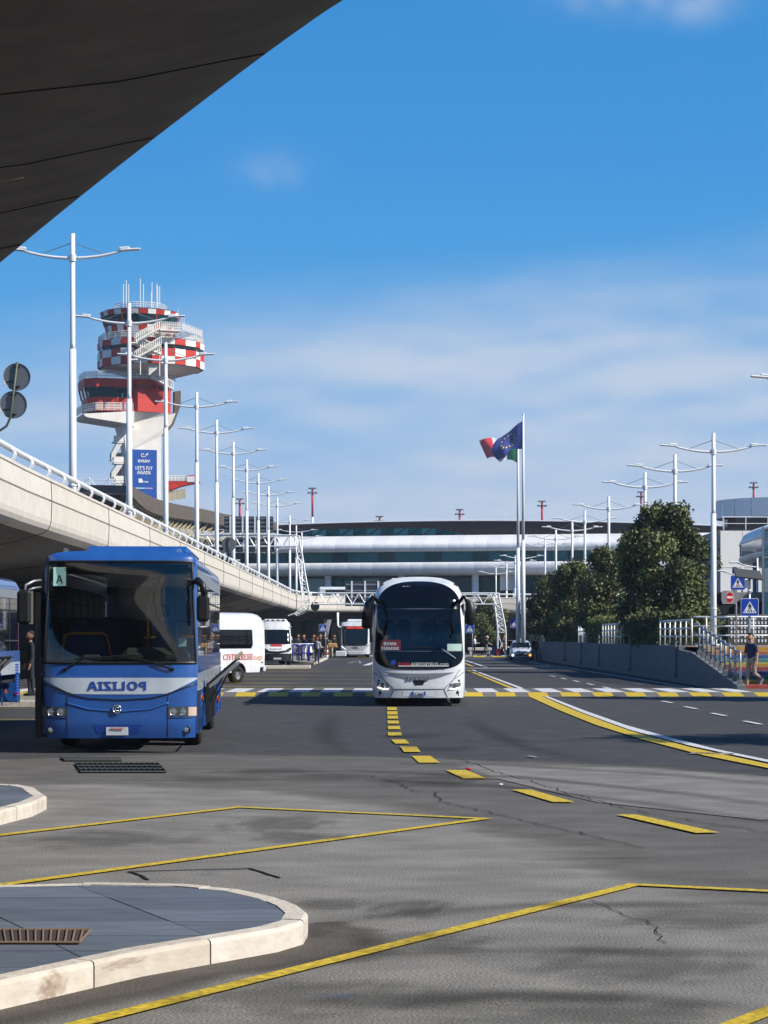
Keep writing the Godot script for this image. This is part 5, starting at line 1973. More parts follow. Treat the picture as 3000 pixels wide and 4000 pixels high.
func flag_poles() -> void:
	var d := 135.0
	for k in 2:
		var p: Vector3 = [Vector3(8.31, 1.42, -135), Vector3(8.21, 1.42, -139)][k]
		var top: float = [16.26, 15.5][k]
		var t := thing("flagpole", ["taller white flagpole carrying the blue flag with gold stars, right of two", "white flagpole carrying the green white and red flag, left of two"][k], "flagpole", p, 0.0, "flagpoles on the plaza")
		var st := S(true)
		tube(st, [Vector3.ZERO, Vector3(0, (top - 1.42) * 0.45, 0)], 0.16, 10, 0.13)
		tube(st, [Vector3(0, (top - 1.42) * 0.45, 0), Vector3(0, top - 1.42, 0)], 0.1, 10, 0.065)
		obj("pole", st, "lamp_white", t)
		st = S(true)
		lathe(st, [[0, top - 1.28], [0.1, top - 1.35], [0.06, top - 1.45]], 10)
		obj("finial", st, "lamp_white", t)
	# the star flag: a cloth that droops and folds as it streams to the left
	var f := thing("star_flag", "dark blue flag with a ring of gold stars streaming from the right pole", "flag", Vector3(8.31, 15.89, -135))
	var e := func(u: float, v: float) -> Vector3:
		# u along the fly, v down the hoist; metres from the top of the hoist
		var topx := -u * 1.85
		var topy := -1.4 * pow(u, 1.08) + 0.04 * sin(u * 9.0)
		var botx := -1.5 * u
		var boty := -1.83 - 0.04 * u - 0.8 * smoothstep(0.48, 1.0, u)
		var p := Vector3(lerpf(topx, botx, v) - 0.36 * sin(PI * v) * u * u, lerpf(topy, boty, v), 0)
		p.z = 0.24 * sin(u * 8.0 + v * 2.5) * u + 0.1 * sin(u * 15.0 - v * 4.0) * u
		return p
	cloth(f, "cloth", e, 0.0, 1.0, "flag_blue")
	for k in 12:
		var a := TAU * k / 12.0
		var c := Vector2(0.52 + 0.22 * cos(a), 0.5 + 0.30 * sin(a))
		for side in [0.012, -0.012]:
			var st := S()
			for j in 5:
				var a0 := TAU * j / 5.0 - PI / 2
				var pts := []
				for w in [[-0.63, 0.4], [0.0, 1.0], [0.63, 0.4]]:
					pts.append(e.call(c.x + cos(a0 + w[0]) * 0.042 * w[1], c.y + sin(a0 + w[0]) * 0.058 * w[1]) + Vector3(0, 0, side))
				var m: Vector3 = e.call(c.x, c.y) + Vector3(0, 0, side)
				tri(st, m, pts[1], pts[0])
				tri(st, m, pts[2], pts[1])
			if side > 0:
				obj("star", st, "star_yellow", f)
			else:
				obj("star", st, "star_yellow", f)
	# the tricolour behind it
	f = thing("tricolour_flag", "green white and red flag streaming behind the blue star flag", "flag", Vector3(8.19, 15.28, -139))
	var g := func(u: float, v: float) -> Vector3:
		var topx := -u * 2.62
		var topy := -0.05 - 0.42 * u + 0.25 * u * u
		var botx := -u * 2.05
		var boty := -1.72 + 0.30 * u + 0.15 * sin(u * 9.0)
		var p := Vector3(lerpf(topx, botx, v), lerpf(topy, boty, v), 0)
		p.y -= 0.12 * sin(u * 7.0 + v)
		p.z = 0.26 * sin(u * 9.0 + v * 2.0) * u
		return p
	cloth(f, "green_band", g, 0.0, 0.34, "flag_green")
	cloth(f, "white_band", g, 0.34, 0.67, "flag_white")
	cloth(f, "red_band", g, 0.67, 1.0, "flag_red")

func cloth(parent: Node, called: String, fn: Callable, u0: float, u1: float, m: String) -> void:
	var rings := []
	for i in 17:
		var r := PackedVector3Array()
		for j in 11:
			r.append(fn.call(lerpf(u0, u1, i / 16.0), j / 10.0))
		rings.append(r)
	var st := S(true)
	loft(st, rings, false)
	obj(called, st, m, parent)

# ---------------------------------------------------------------- greenery
var leaf_mesh: ArrayMesh

func leaf_cluster(leaf: float, n: int, spread: float) -> ArrayMesh:
	var st := S()
	var r := RandomNumberGenerator.new()
	r.seed = 99
	for k in n:
		var p := Vector3(r.randf_range(-1, 1), r.randf_range(-1, 1), r.randf_range(-1, 1)) * spread
		var b := Basis(Vector3(r.randf_range(-1, 1), r.randf_range(-1, 1), r.randf_range(-1, 1)).normalized(), r.randf() * TAU)
		var l := leaf * r.randf_range(0.7, 1.2)
		var w := l * 0.30
		var a := p + b * Vector3(-l / 2, 0, 0)
		var c := p + b * Vector3(l / 2, 0, 0.0)
		var d := p + b * Vector3(0.05 * l, w * 0.25, w)
		var e := p + b * Vector3(0.05 * l, w * 0.25, -w)
		tri(st, a, d, c)
		tri(st, a, c, e)
	return mesh_of(st)

func foliage(parent: Node, called: String, pts: Array, sizes: Array, cols: Array, mesh: ArrayMesh) -> void:
	var mm := MultiMesh.new()
	mm.transform_format = MultiMesh.TRANSFORM_3D
	mm.use_colors = true
	mm.mesh = mesh
	mm.instance_count = pts.size()
	for i in pts.size():
		var b := Basis(Vector3(R.randf_range(-1, 1), R.randf_range(-1, 1), R.randf_range(-1, 1)).normalized(), R.randf() * TAU).scaled(Vector3.ONE * sizes[i])
		mm.set_instance_transform(i, Transform3D(b, pts[i]))
		mm.set_instance_color(i, cols[i])
	var o := MultiMeshInstance3D.new()
	o.multimesh = mm
	o.material_override = M["leaf"]
	o.name = nm(parent, called)
	parent.add_child(o, true)
	o.set_meta("kind", "stuff")

func tree(called: String, label: String, pos: Vector3, rx: float, y0: float, y1: float, count: int, tone: Color, tone2: Color, group: String) -> void:
	var t := thing(called, label, "tree", pos, 0.0, group)
	var cy := (y0 + y1) / 2
	var ry := (y1 - y0) / 2
	var st := S(true)
	tube(st, [Vector3(0, 0, 0), Vector3(0.06, y0 * 0.6, 0.02), Vector3(-0.03, y0 + 0.3, 0), Vector3(0.05, cy + ry * 0.3, 0.05)], 0.20, 9, 0.06)
	obj("trunk", st, "bark", t)
	var lobes := []
	for k in 26:
		var a := R.randf() * TAU
		var h := R.randf_range(-0.85, 0.95)
		var w := sqrt(maxf(0.05, 1.0 - h * h)) * R.randf_range(0.45, 0.86)
		if h > 0.45:
			w *= 0.85
		lobes.append([Vector3(cos(a) * w * rx, cy + h * ry * 0.78, sin(a) * w * rx), R.randf_range(0.22, 0.36) * rx])
	for k in 7:
		var a := TAU * k / 7.0 + 0.4
		lobes.append([Vector3(cos(a) * 0.62 * rx, y0 + 0.42 * rx, sin(a) * 0.62 * rx), 0.36 * rx])
	# young shoots that break the outline
	for k in 9:
		var a := R.randf() * TAU
		var w := R.randf_range(0.05, 0.5) * rx
		var y := cy + ry * sqrt(maxf(0.0, 1.0 - w * w / (rx * rx))) * 0.84
		for j in 3:
			lobes.append([Vector3(cos(a) * w * (1.0 + 0.05 * j), y + j * 0.10 * rx, sin(a) * w * (1.0 + 0.05 * j)), (0.12 - 0.03 * j) * rx])
	st = S(true)
	for k in range(0, 26, 3):
		var p: Vector3 = lobes[k][0]
		tube(st, [Vector3(0, lerpf(y0 * 0.7, cy, 0.35), 0), Vector3(p.x * 0.5, lerpf(y0, p.y, 0.6), p.z * 0.5), p], 0.08, 6, 0.02)
	obj("limbs", st, "bark", t)
	var pts := []
	var sz := []
	var cols := []
	for k in count:
		var l: Array = lobes[R.randi() % lobes.size()]
		while R.randf() > pow(l[1] / (0.40 * rx), 2.0):
			l = lobes[R.randi() % lobes.size()]
		var dir := Vector3(R.randfn(), R.randfn(), R.randfn()).normalized()
		var rr: float = l[1] * (1.0 - 0.35 * R.randf() * R.randf())
		var p: Vector3 = l[0] + dir * rr * Vector3(1, 0.95, 1)
		if R.randf() < 0.10:
			p += dir * l[1] * R.randf_range(0.1, 0.35)
		pts.append(p)
		sz.append(R.randf_range(0.7, 1.25))
		var c := tone.lerp(tone2, clampf(R.randf() * 0.8 + 0.35 * sin(l[0].x * 5.1 + l[0].y * 3.7), 0, 1))
		cols.append(c * R.randf_range(0.75, 1.2))
	foliage(t, "crown", pts, sz, cols, leaf_mesh)

func hedge(label: String, x0: float, x1: float, za: float, zb: float, y0: float, y1: float, tone: Color, tone2: Color, per_m3 := 150.0) -> void:
	var t := thing("clipped_hedge", label, "hedge", Vector3((x0 + x1) / 2, y0, (za + zb) / 2), 0.0, "hedges on the retaining wall")
	var s := Vector3(x1 - x0, y1 - y0, absf(zb - za))
	var st := S()
	box(st, Vector3(0, s.y * 0.46, 0), s * Vector3(0.86, 0.9, 0.97), Basis(), 0.1)
	obj("twig_core", st, pm("twig", hx("2a2f1c"), 0.95), t)
	var n := int(per_m3 * (s.x * s.y + s.y * s.z + s.x * s.z) * 0.42)
	var pts := []
	var sz := []
	var cols := []
	for k in n:
		var p := Vector3(R.randf_range(-0.5, 0.5), R.randf(), R.randf_range(-0.5, 0.5))
		match R.randi() % 6:
			0, 1: p.y = 1.0 - 0.06 * R.randf() + 0.05 * R.randf() * R.randf()
			2, 3: p.x = -0.5 - 0.03 * R.randf()
			4: p.z = 0.5 + 0.01 * R.randf()
			5: p.x = 0.5
		pts.append(p * s)
		sz.append(R.randf_range(0.55, 0.9))
		cols.append(tone.lerp(tone2, R.randf()) * R.randf_range(0.8, 1.2))
	foliage(t, "leaves", pts, sz, cols, leaf_mesh)

func greenery() -> void:
	leaf_mesh = leaf_cluster(0.20, 15, 0.22)
	var dk := Color(0.040, 0.062, 0.020)
	var md := Color(0.175, 0.19, 0.06)
	var gr := "trees behind the retaining wall"
	tree("evergreen_tree", "big dark round-headed tree behind the wall, nearest on the right", Vector3(13.48, 1.42, -103), 2.5, 0.55, 8.25 - 1.42, 2700, dk, md, gr)
	tree("evergreen_tree", "olive green tree behind the wall just left of the biggest tree", Vector3(12.47, 1.42, -122), 1.75, 0.7, 6.98 - 1.42, 1400, dk * 1.2, md * 1.15, gr)
	tree("evergreen_tree", "middle tree of the row, lower than the two to its right", Vector3(11.89, 1.42, -138), 1.75, 0.6, 6.79 - 1.42, 1250, dk * 1.2, md * 1.1, gr)
	tree("evergreen_tree", "small dark tree right of the flagpoles, lowest of the row", Vector3(11.37, 1.42, -154), 1.6, 0.5, 6.26 - 1.42, 1100, dk, md * 0.9, gr)
	tree("evergreen_tree", "dark tree filling the gap behind the row, left of the olive tree", Vector3(14.09, 1.42, -150), 2.3, 0.4, 6.35 - 1.42, 1700, dk, md * 0.8, gr)
	tree("shrub_tree", "loose shrub behind the lattice gantry leg left of the flagpoles", Vector3(8.81, 0.3, -202), 2.0, 0.8, 5.39 - 0.3, 1200, dk * 1.1, md, gr)
	tree("shrub_tree", "small bushy tree at the wall end behind the near right lamp post", Vector3(15.47, 1.42, -104.5), 0.8, 0.3, 3.56 - 1.42, 420, dk * 1.3, md * 1.4, gr)
	hedge("long clipped dark green hedge on the wall right beside the taxi", 11.4, 12.5, -129, -157, 1.46, 2.78, dk * 1.4, md * 0.8, 110.0)
	hedge("clipped hedge with a sunlit yellow-green top below the olive tree", 11.4, 12.9, -113.5, -121.5, 1.46, 2.75, dk * 1.6, md * 1.5)
	hedge("dark round bush on the wall under the biggest tree", 11.35, 12.7, -89.5, -101.5, 1.46, 2.72, dk * 1.1, md * 0.8)
	hedge("low light green hedge under the flagpoles at the far end", 11.5, 13.2, -160, -178, 1.46, 2.3, dk * 2.0, md * 1.6, 90.0)
	hedge("sunlit green hedge on the plaza behind the long railing", 12.8, 18.0, -106, -108, 1.46, 2.35, dk * 2.0, md * 1.3, 110.0)
	# the tip of a branch that enters at the right edge
	var t := thing("branch_tip", "tip of a leafy branch reaching in at the right edge above the round roof", "branch", Vector3(16.29, 8.26, -90))
	var st := S(true)
	tube(st, [Vector3(1.5, -0.5, 0), Vector3(0.6, -0.05, 0), Vector3(-0.02, 0.1, 0)], 0.03, 6, 0.008)
	obj("twig", st, "bark", t)
	var pts := []
	var sz := []
	var cols := []
	for k in 14:
		pts.append(Vector3(R.randf_range(-0.02, 1.2), R.randf_range(-0.3, 0.3), R.randf_range(-0.2, 0.2)))
		sz.append(0.6)
		cols.append(dk * 1.5)
	foliage(t, "leaves", pts, sz, cols, leaf_mesh)
	# trees out of frame at the right whose shade falls across the road
	for q in [[15.6, -32.6, "one closest to the viewer"], [17.5, -57.0, "one before the crossing"], [22.5, -66.0, "one beside the painted steps"]]:
		tree("roadside_tree", "roadside tree off the right edge shading the asphalt, %s" % q[2], Vector3(q[0], 0, q[1]), 2.3, 4.2, 9.5, 700, dk, md, "roadside trees outside the frame")

# ---------------------------------------------------------------- signs and barriers
func rrect(w: float, h: float, r: float) -> PackedVector2Array:
	var o := PackedVector2Array()
	for c in [[1, 1, 0.0], [-1, 1, 0.5], [-1, -1, 1.0], [1, -1, 1.5]]:
		for k in 4:
			var a: float = PI * (c[2] + k / 6.0)
			o.append(Vector2(c[0] * (w / 2 - r) + cos(a) * r, c[1] * (h / 2 - r) + sin(a) * r))
	return o

func crossing_plate(t: Node, y: float, w: float, z := 0.0, x := 0.0) -> void:
	var xf := T(Vector3(x, y, z))
	var st := S()
	prism(st, rrect(w, w, w * 0.07), -0.015, 0.0, xf)
	obj("sign_plate", st, "sign_white", t)
	st = S()
	prism(st, rrect(w * 0.95, w * 0.95, w * 0.06), 0.001, 0.004, xf)
	var p := obj("sign_field", st, "sign_blue", t)
	st = S()
	prism(st, PackedVector2Array([Vector2(-0.39, -0.33) * w, Vector2(0.39, -0.33) * w, Vector2(0, 0.33) * w]), 0.005, 0.008, xf)
	obj("sign_triangle", st, "sign_white", t)
	st = S()
	var q := func(a: Array) -> void:
		var b := PackedVector2Array()
		for e in a:
			b.append(Vector2(e[0], e[1]) * w)
		prism(st, b, 0.009, 0.012, xf)
	# walking figure and bars
	var hd := []
	for k in 8:
		hd.append([0.0 + 0.035 * cos(TAU * k / 8), 0.195 + 0.035 * sin(TAU * k / 8)])
	q.call(hd)
	q.call([[-0.05, 0.15], [0.05, 0.15], [0.045, -0.02], [-0.045, -0.02]])
	q.call([[-0.05, 0.15], [-0.045, 0.09], [-0.09, 0.0], [-0.12, 0.02]])
	q.call([[0.05, 0.15], [0.12, 0.02], [0.09, 0.0], [0.045, 0.09]])
	q.call([[-0.045, -0.02], [0.0, -0.02], [-0.09, -0.29], [-0.14, -0.29]])
	q.call([[0.0, -0.02], [0.045, -0.02], [0.15, -0.29], [0.1, -0.29]])
	for s in [-1.0, 1.0]:
		q.call([[s * 0.2, -0.19], [s * 0.23, -0.17], [s * 0.32, -0.29], [s * 0.27, -0.29]] if s > 0 else [[s * 0.2, -0.19], [s * 0.27, -0.29], [s * 0.32, -0.29], [s * 0.23, -0.17]])
	q.call([[-0.03, -0.29], [0.03, -0.29], [0.02, -0.19], [-0.02, -0.19]])
	obj("sign_symbol", st, "letter_black", t)

func signs() -> void:
	# near crossing sign with its own mast and solar hood
	var t := thing("crossing_sign", "large blue pedestrian crossing sign with a solar hood on its mast, lower right", "road sign", Vector3(11.96, 0.1, -70))
	crossing_plate(t, 2.81 - 0.1, 0.6, 0.08)
	var st := S(true)
	tube(st, [Vector3(0, 0, 0), Vector3(0, 3.84 - 0.1, 0)], 0.045, 10)
	obj("mast", st, "galvanised", t)
	st = S()
	box(st, Vector3(-0.05, 3.93 - 0.1, 0), Vector3(0.95, 0.06, 0.75), Basis(Vector3.RIGHT, 0.42) * Basis(Vector3(0, 0, 1), -0.12), 0.015)
	obj("solar_hood", st, "interior_grey", t)
	st = S()
	box(st, Vector3(-0.07, 3.59 - 0.1, 0.0), Vector3(0.16, 0.28, 0.12), Basis(), 0.02)
	obj("lamp_box", st, "cladding", t)
	st = S(true)
	lathe(st, [[0.07, 3.32 - 0.14], [0.07, 3.32 - 0.06]], 10)
	obj("clamp", st, "galvanised", t)
	# upper pair on the plaza
	t = thing("crossing_sign", "blue pedestrian crossing sign above the red no-entry sign", "road sign", Vector3(13.98, 1.42, -85))
	crossing_plate(t, 4.03 - 1.42, 0.6, 0.07, 0.06)
	st = S(true)
	tube(st, [Vector3.ZERO, Vector3(0, 4.39 - 1.42, 0)], 0.035, 8)
	obj("post", st, "galvanised", t)
	t = thing("no_entry_sign", "red no-entry sign on a pale square plate below a blue crossing sign", "road sign", Vector3(13.62, 3.42, -84.4))
	st = S()
	prism(st, rrect(0.62, 0.54, 0.05), -0.012, 0)
	obj("plate", st, "concrete_wall", t)
	st = S()
	var el := PackedVector2Array()
	var el2 := PackedVector2Array()
	for k in 24:
		el.append(Vector2(cos(TAU * k / 24) * 0.155, sin(TAU * k / 24) * 0.235))
		el2.append(el[-1] * 0.92)
	prism(st, el, 0.001, 0.004)
	obj("rim", st, "sign_white", t)
	st = S()
	prism(st, el2, 0.005, 0.008)
	obj("red_field", st, "sign_red", t)
	st = S()
	box(st, Vector3(0, 0, 0.011), Vector3(0.23, 0.09, 0.004))
	obj("white_bar", st, "sign_white", t)
	# far crossing signs
	var far := [[Vector3(-5.71, 2.49, -162), 0.6, "small blue crossing sign on a post under the viaduct by the bollard"], [Vector3(6.37, 2.5, -178), 0.75, "small blue crossing sign just right of the coach mirror"], [Vector3(9.23, 2.86, -160), 0.75, "small blue crossing sign with a dark hood at the foot of the flagpoles"]]
	for a in far:
		var p: Vector3 = a[0]
		var gy := 1.42 if p.x > 9 else 0.1
		t = thing("crossing_sign", a[2], "road sign", Vector3(p.x, gy, p.z))
		crossing_plate(t, p.y - gy, a[1], 0.06)
		st = S(true)
		tube(st, [Vector3(0.22, 0, 0), Vector3(0.22, p.y - gy + 0.4, 0)], 0.04, 6)
		if p.x > 9:
			box(st, Vector3(0.1, p.y - gy + 0.85, 0), Vector3(1.1, 0.07, 0.8), Basis(Vector3(0, 0, 1), -0.3))
			tube(st, [Vector3(0.22, p.y - gy, 0), Vector3(0.22, p.y - gy + 0.8, 0)], 0.04, 6)
		obj("post", st, "galvanised", t)
	# two round signs seen from behind on the viaduct
	t = thing("round_signs", "two round grey road signs seen from behind on a bent pole, left edge", "road sign", Vector3(-9.05, 6.3, -46.2))
	st = S(true)
	tube(st, [Vector3(0, 0.0, 0), Vector3(0.18, 0.1, 0), Vector3(0.36, 0.22, 0), Vector3(0.45, 0.42, 0), Vector3(0.48, 0.7, 0), Vector3(0.6, 1.65, 0)], 0.028, 8)
	obj("pole", st, pm("old_pole", hx("565c50"), 0.6, 0.3), t)
	for k in 2:
		var c := Vector3(0.58, 1.32, -0.05) if k == 0 else Vector3(0.50, 0.70, -0.05)
		st = S()
		lathe(st, [[0, 0.012], [0.285, 0.012], [0.305, 0.03], [0.31, 0.0], [0.305, -0.012], [0, -0.012]], 32, Transform3D(Basis(Vector3.RIGHT, PI / 2), c))
		var ds := obj("sign_disc", st, "sign_back", t)
		for h in [-0.22, 0.22]:
			st = S()
			box(st, c + Vector3(0, h, 0.04), Vector3(0.15, 0.035, 0.04), Basis(), 0.008)
			obj("clamp", st, "black_plastic", ds)
		st = S()
		box(st, c + Vector3(-0.15, -0.11, 0.018), Vector3(0.14, 0.03, 0.006))
		obj("maker_label", st, "letter_black", ds)
	t = thing("round_sign", "single round sign seen from behind on the viaduct parapet above the blue bus", "road sign", Vector3(-10.26, 6.1, -124))
	st = S()
	lathe(st, [[0, 0.012], [0.42, 0.012], [0.44, -0.012], [0, -0.012]], 20, Transform3D(Basis(Vector3.RIGHT, PI / 2), Vector3(0.25, 1.25, 0)))
	obj("sign_disc", st, "sign_back", t)
	st = S(true)
	tube(st, [Vector3(-0.25, 0, 0.05), Vector3(0.15, 0.3, 0.05), Vector3(0.25, 0.6, 0.05), Vector3(0.25, 1.6, 0.05)], 0.05, 6)
	obj("pole", st, "black_plastic", t)

func barriers() -> void:
	# blue tube barriers and the red and white bollard on the far pavement
	for k in 3:
		var x: float = [-6.75, -6.15, -5.65][k]
		var t := thing("blue_barrier", "blue hooped barrier beside the white minibus, %s" % ["leftmost of three", "middle of three", "rightmost of three"][k], "barrier", Vector3(x, 0.15, -139.5 - k * 0.4), 0.0, "blue barriers on the pavement")
		var st := S(true)
		tube(st, [Vector3(-0.22, 0, 0), Vector3(-0.22, 1.05, 0), Vector3(-0.16, 1.12, 0), Vector3(0.16, 1.12, 0), Vector3(0.22, 1.05, 0), Vector3(0.22, 0, 0)], 0.06, 6)
		obj("hoop", st, "barrier_blue", t)
		st = S(true)
		tube(st, [Vector3(-0.22, 0.55, 0), Vector3(0.22, 0.55, 0)], 0.045, 6)
		obj("cross_bar", st, "barrier_blue", t)
	var tt := thing("white_rail", "white horizontal rail behind the blue barriers", "railing", Vector3(-6.3, 0.15, -141.5))
	var st := S(true)
	tube(st, [Vector3(-0.9, 0, 0), Vector3(-0.9, 1.15, 0), Vector3(0.95, 1.15, 0), Vector3(0.95, 0, 0)], 0.06, 6)
	obj("rail", st, "white_steel", tt)
	var b := thing("striped_bollard", "red and white striped bollard on the kerb left of the far bus", "bollard", Vector3(-5.57, 0.15, -165))
	for k in 5:
		st = S(true)
		tube(st, [Vector3(0, 0.2 * k, 0), Vector3(0, 0.2 * k + 0.2, 0)], 0.2, 10)
		obj("band", st, "sign_white" if k % 2 == 0 else "sign_red", b)
	# luggage in the forecourt
	var lg := [[-5, 0.15, -163.0, "b28a5a", Vector3(0.7, 0.35, 0.4), "tan cardboard box held near the striped bollard", 0.75], [8.83, 0.1, -184.5, "26306b", Vector3(0.5, 0.75, 0.35), "large dark blue suitcase pushed by a white-haired traveller", 0.0], [9.14, 0.1, -184.2, "a02038", Vector3(0.42, 0.6, 0.3), "crimson suitcase beside the large dark blue suitcase", 0.0], [-4.47, 0.15, -168.0, "c9cfd6", Vector3(0.9, 0.45, 0.6), "white bag on the pavement left of the far bus", 0.0]]
	for a in lg:
		var t := thing("suitcase" if a[6] == 0.0 else "cardboard_box", a[5], "luggage", Vector3(a[0], a[1] + a[6], a[2]))
		st = S()
		box(st, Vector3(0, a[4].y / 2 + 0.05, 0), a[4], Basis(), 0.06)
		obj("shell", st, pm("lug" + a[3], hx(a[3]), 0.6), t)
		if a[6] == 0.0:
			st = S()
			tube(st, [Vector3(-0.12, a[4].y, 0), Vector3(-0.12, a[4].y + 0.3, 0), Vector3(0.12, a[4].y + 0.3, 0), Vector3(0.12, a[4].y, 0)], 0.015, 4)
			for x in [-0.15, 0.15]:
				box(st, Vector3(x, 0.025, 0), Vector3(0.05, 0.05, 0.1))
			obj("handle", st, "dark_steel", t)
	var tr := thing("luggage_trolley", "grey wire luggage trolley in front of the white-haired traveller", "trolley", Vector3(8.53, 0.1, -185))
	st = S(true)
	tube(st, [Vector3(-0.4, 1.0, 0.25), Vector3(-0.35, 0.15, 0.25), Vector3(0.5, 0.15, 0.25)], 0.03, 5)
	tube(st, [Vector3(-0.4, 1.0, -0.25), Vector3(-0.35, 0.15, -0.25), Vector3(0.5, 0.15, -0.25)], 0.03, 5)
	tube(st, [Vector3(-0.4, 1.0, -0.25), Vector3(-0.4, 1.0, 0.25)], 0.03, 5)
	for k in 4:
		tube(st, [Vector3(-0.15 + 0.2 * k, 0.15, -0.25), Vector3(-0.15 + 0.2 * k, 0.15, 0.25)], 0.02, 4)
	obj("frame", st, "galvanised", tr)
	st = S()
	for q in [Vector3(-0.3, 0.06, 0.22), Vector3(-0.3, 0.06, -0.22), Vector3(0.4, 0.06, 0)]:
		box(st, q, Vector3(0.14, 0.12, 0.05))
	obj("wheels", st, "rubber", tr)
	var bn := thing("stone_bench", "white stone bench behind the travellers at the far crossing", "bench", Vector3(7.77, 0.1, -192))
	st = S()
	box(st, Vector3(0, 0.55, 0), Vector3(2.2, 0.3, 0.6), Basis(), 0.05)
	obj("seat", st, "kerb1", bn)
	for x in [-0.8, 0.8]:
		st = S()
		box(st, Vector3(x, 0.2, 0), Vector3(0.3, 0.4, 0.5), Basis(), 0.03)
		obj("leg", st, "kerb1", bn)

# ---------------------------------------------------------------- vehicles
# A vehicle's own axes: x to its left-hand side as seen from the front (image right), y up, z forward (towards the viewer).
func tab(a: Array, y: float) -> float:
	if y <= a[0][0]:
		return a[0][1]
	for i in a.size() - 1:
		if y <= a[i + 1][0]:
			return lerpf(a[i][1], a[i + 1][1], smoothstep(0.0, 1.0, (y - a[i][0]) / (a[i + 1][0] - a[i][0])) * 0.5 + 0.5 * (y - a[i][0]) / (a[i + 1][0] - a[i][0]))
	return a[-1][1]

# a point of the curved front
func fr(c: Dictionary, x: float, y: float, off := 0.0) -> Vector3:
	var hw := tab(c.hw, y)
	var t := clampf(absf(x) / hw, 0.0, 1.0)
	var z: float = -c.D * (1.0 - pow(maxf(0.0, 1.0 - pow(t, c.n)), 1.0 / c.n)) - tab(c.rake, y)
	return Vector3(clampf(x, -hw, hw) * (1.0 + off * 0.3 * t * t * t), y, z + off)

# points across the front from x0 to x1 at height y, close together where the corner bends
func across(c: Dictionary, y0: float, x0: float, x1: float, n := 28, y1 := -1.0) -> Array:
	var o := []
	for i in n + 1:
		var u := float(i) / n
		var y := y0 if y1 < 0 else lerpf(y0, y1, u)
		var hw := tab(c.hw, y)
		var a := asin(clampf(pow(clampf(absf(x0) / hw, 0, 1), c.n * 0.5), 0, 1)) * signf(x0)
		var b := asin(clampf(pow(clampf(absf(x1) / hw, 0, 1), c.n * 0.5), 0, 1)) * signf(x1)
		var th := lerpf(a, b, u)
		o.append(Vector2(hw * signf(th) * pow(absf(sin(th)), 2.0 / c.n), y))
	return o

func resample(a: Array, n: int) -> Array:
	var o := []
	for i in n + 1:
		var f := float(i) / n * (a.size() - 1)
		var k := mini(int(f), a.size() - 2)
		var p = a[k]
		var q = a[k + 1]
		p = p if p is Vector2 else Vector2(p[0], p[1])
		q = q if q is Vector2 else Vector2(q[0], q[1])
		o.append(p.lerp(q, f - k))
	return o

func fpatch(c: Dictionary, bot: Array, top: Array, rows := 8, off := 0.0, cols := 28) -> SurfaceTool:
	var st := S(true)
	var b := resample(bot, cols)
	var t := resample(top, cols)
	var rings := []
	for j in rows + 1:
		var r := PackedVector3Array()
		for i in cols + 1:
			var p: Vector2 = b[i].lerp(t[i], float(j) / rows)
			r.append(fr(c, p.x, p.y, off))
		rings.append(r)
	loft(st, rings, false)
	return st

func fline(c: Dictionary, a: Array, off: float, n := 24) -> Array:
	var o := []
	for p in resample(a, n):
		o.append(fr(c, p.x, p.y, off))
	return o

func wheel(parent: Node, x: float, z: float, r: float, w: float, rim_m := "rim") -> void:
	var s := signf(x)
	var xf := Transform3D(Basis(Vector3(0, 0, 1), -PI / 2 * s), Vector3(x, r, z))
	var st := S(true)
	lathe(st, [[r * 0.6, -w], [r * 0.92, -w], [r, -w * 0.85], [r, -w * 0.15], [r * 0.92, 0.0], [r * 0.6, -0.02]], 28, xf)
	var t := obj("wheel", st, "rubber", parent)
	st = S()
	lathe(st, [[r * 0.61, -0.015], [r * 0.56, -0.06], [r * 0.36, -0.09], [r * 0.2, -0.02], [0.0, -0.01]], 20, xf)
	obj("wheel_rim", st, rim_m, t)
	st = S()
	for k in 8:
		var a := TAU * k / 8.0
		lathe(st, [[0.02, 0.0], [0.0, 0.0]], 6, xf * T(Vector3(cos(a) * r * 0.3, -0.03, sin(a) * r * 0.3)))
		tube(st, [xf * Vector3(cos(a) * r * 0.29, -0.07, sin(a) * r * 0.29), xf * Vector3(cos(a) * r * 0.29, -0.01, sin(a) * r * 0.29)], r * 0.045, 6)
	obj("wheel_nuts", st, "dark_steel", t)

# flat side wall from y0 to y1 with wheel arches cut out of its lower edge
func side_wall(x: float, zf: float, zr: float, y0: float, y1: float, arches: Array, thick := 0.04) -> SurfaceTool:
	var p := PackedVector2Array()
	p.append(Vector2(zf, y0))
	var a := arches.duplicate()
	a.sort_custom(func(m, n): return m[0] > n[0])
	for w in a:
		var r: float = w[1]
		var h := asin(clampf((y0 - w[2]) / r, -1, 1))
		for k in 13:
			var an := lerpf(h, PI - h, k / 12.0)
			p.append(Vector2(w[0] + cos(an) * r, w[2] + sin(an) * r))
	p.append(Vector2(zr, y0))
	p.append(Vector2(zr, y1))
	p.append(Vector2(zf, y1))
	var st := S()
	var b := Basis(Vector3(0, 0, 1), Vector3(0, 1, 0), Vector3(-1, 0, 0))
	prism(st, p, -thick / 2, thick / 2, Transform3D(b, Vector3(x, 0, 0)))
	return st

func roof_y(c: Dictionary, x: float) -> float:
	var t := clampf(absf(x) / tab(c.hw, c.eave), 0, 1)
	return c.top - (c.top - c.eave) * (1.0 - pow(maxf(0.0, 1.0 - pow(t, c.rn)), 1.0 / c.rn))

func roof_line(c: Dictionary, n := 24) -> Array:
	var o := []
	var hw := tab(c.hw, c.eave)
	for i in n + 1:
		var th := lerpf(-PI / 2, PI / 2, float(i) / n)
		var x: float = hw * signf(th) * pow(absf(sin(th)), 2.0 / c.rn)
		o.append(Vector2(x, roof_y(c, x)))
	return o

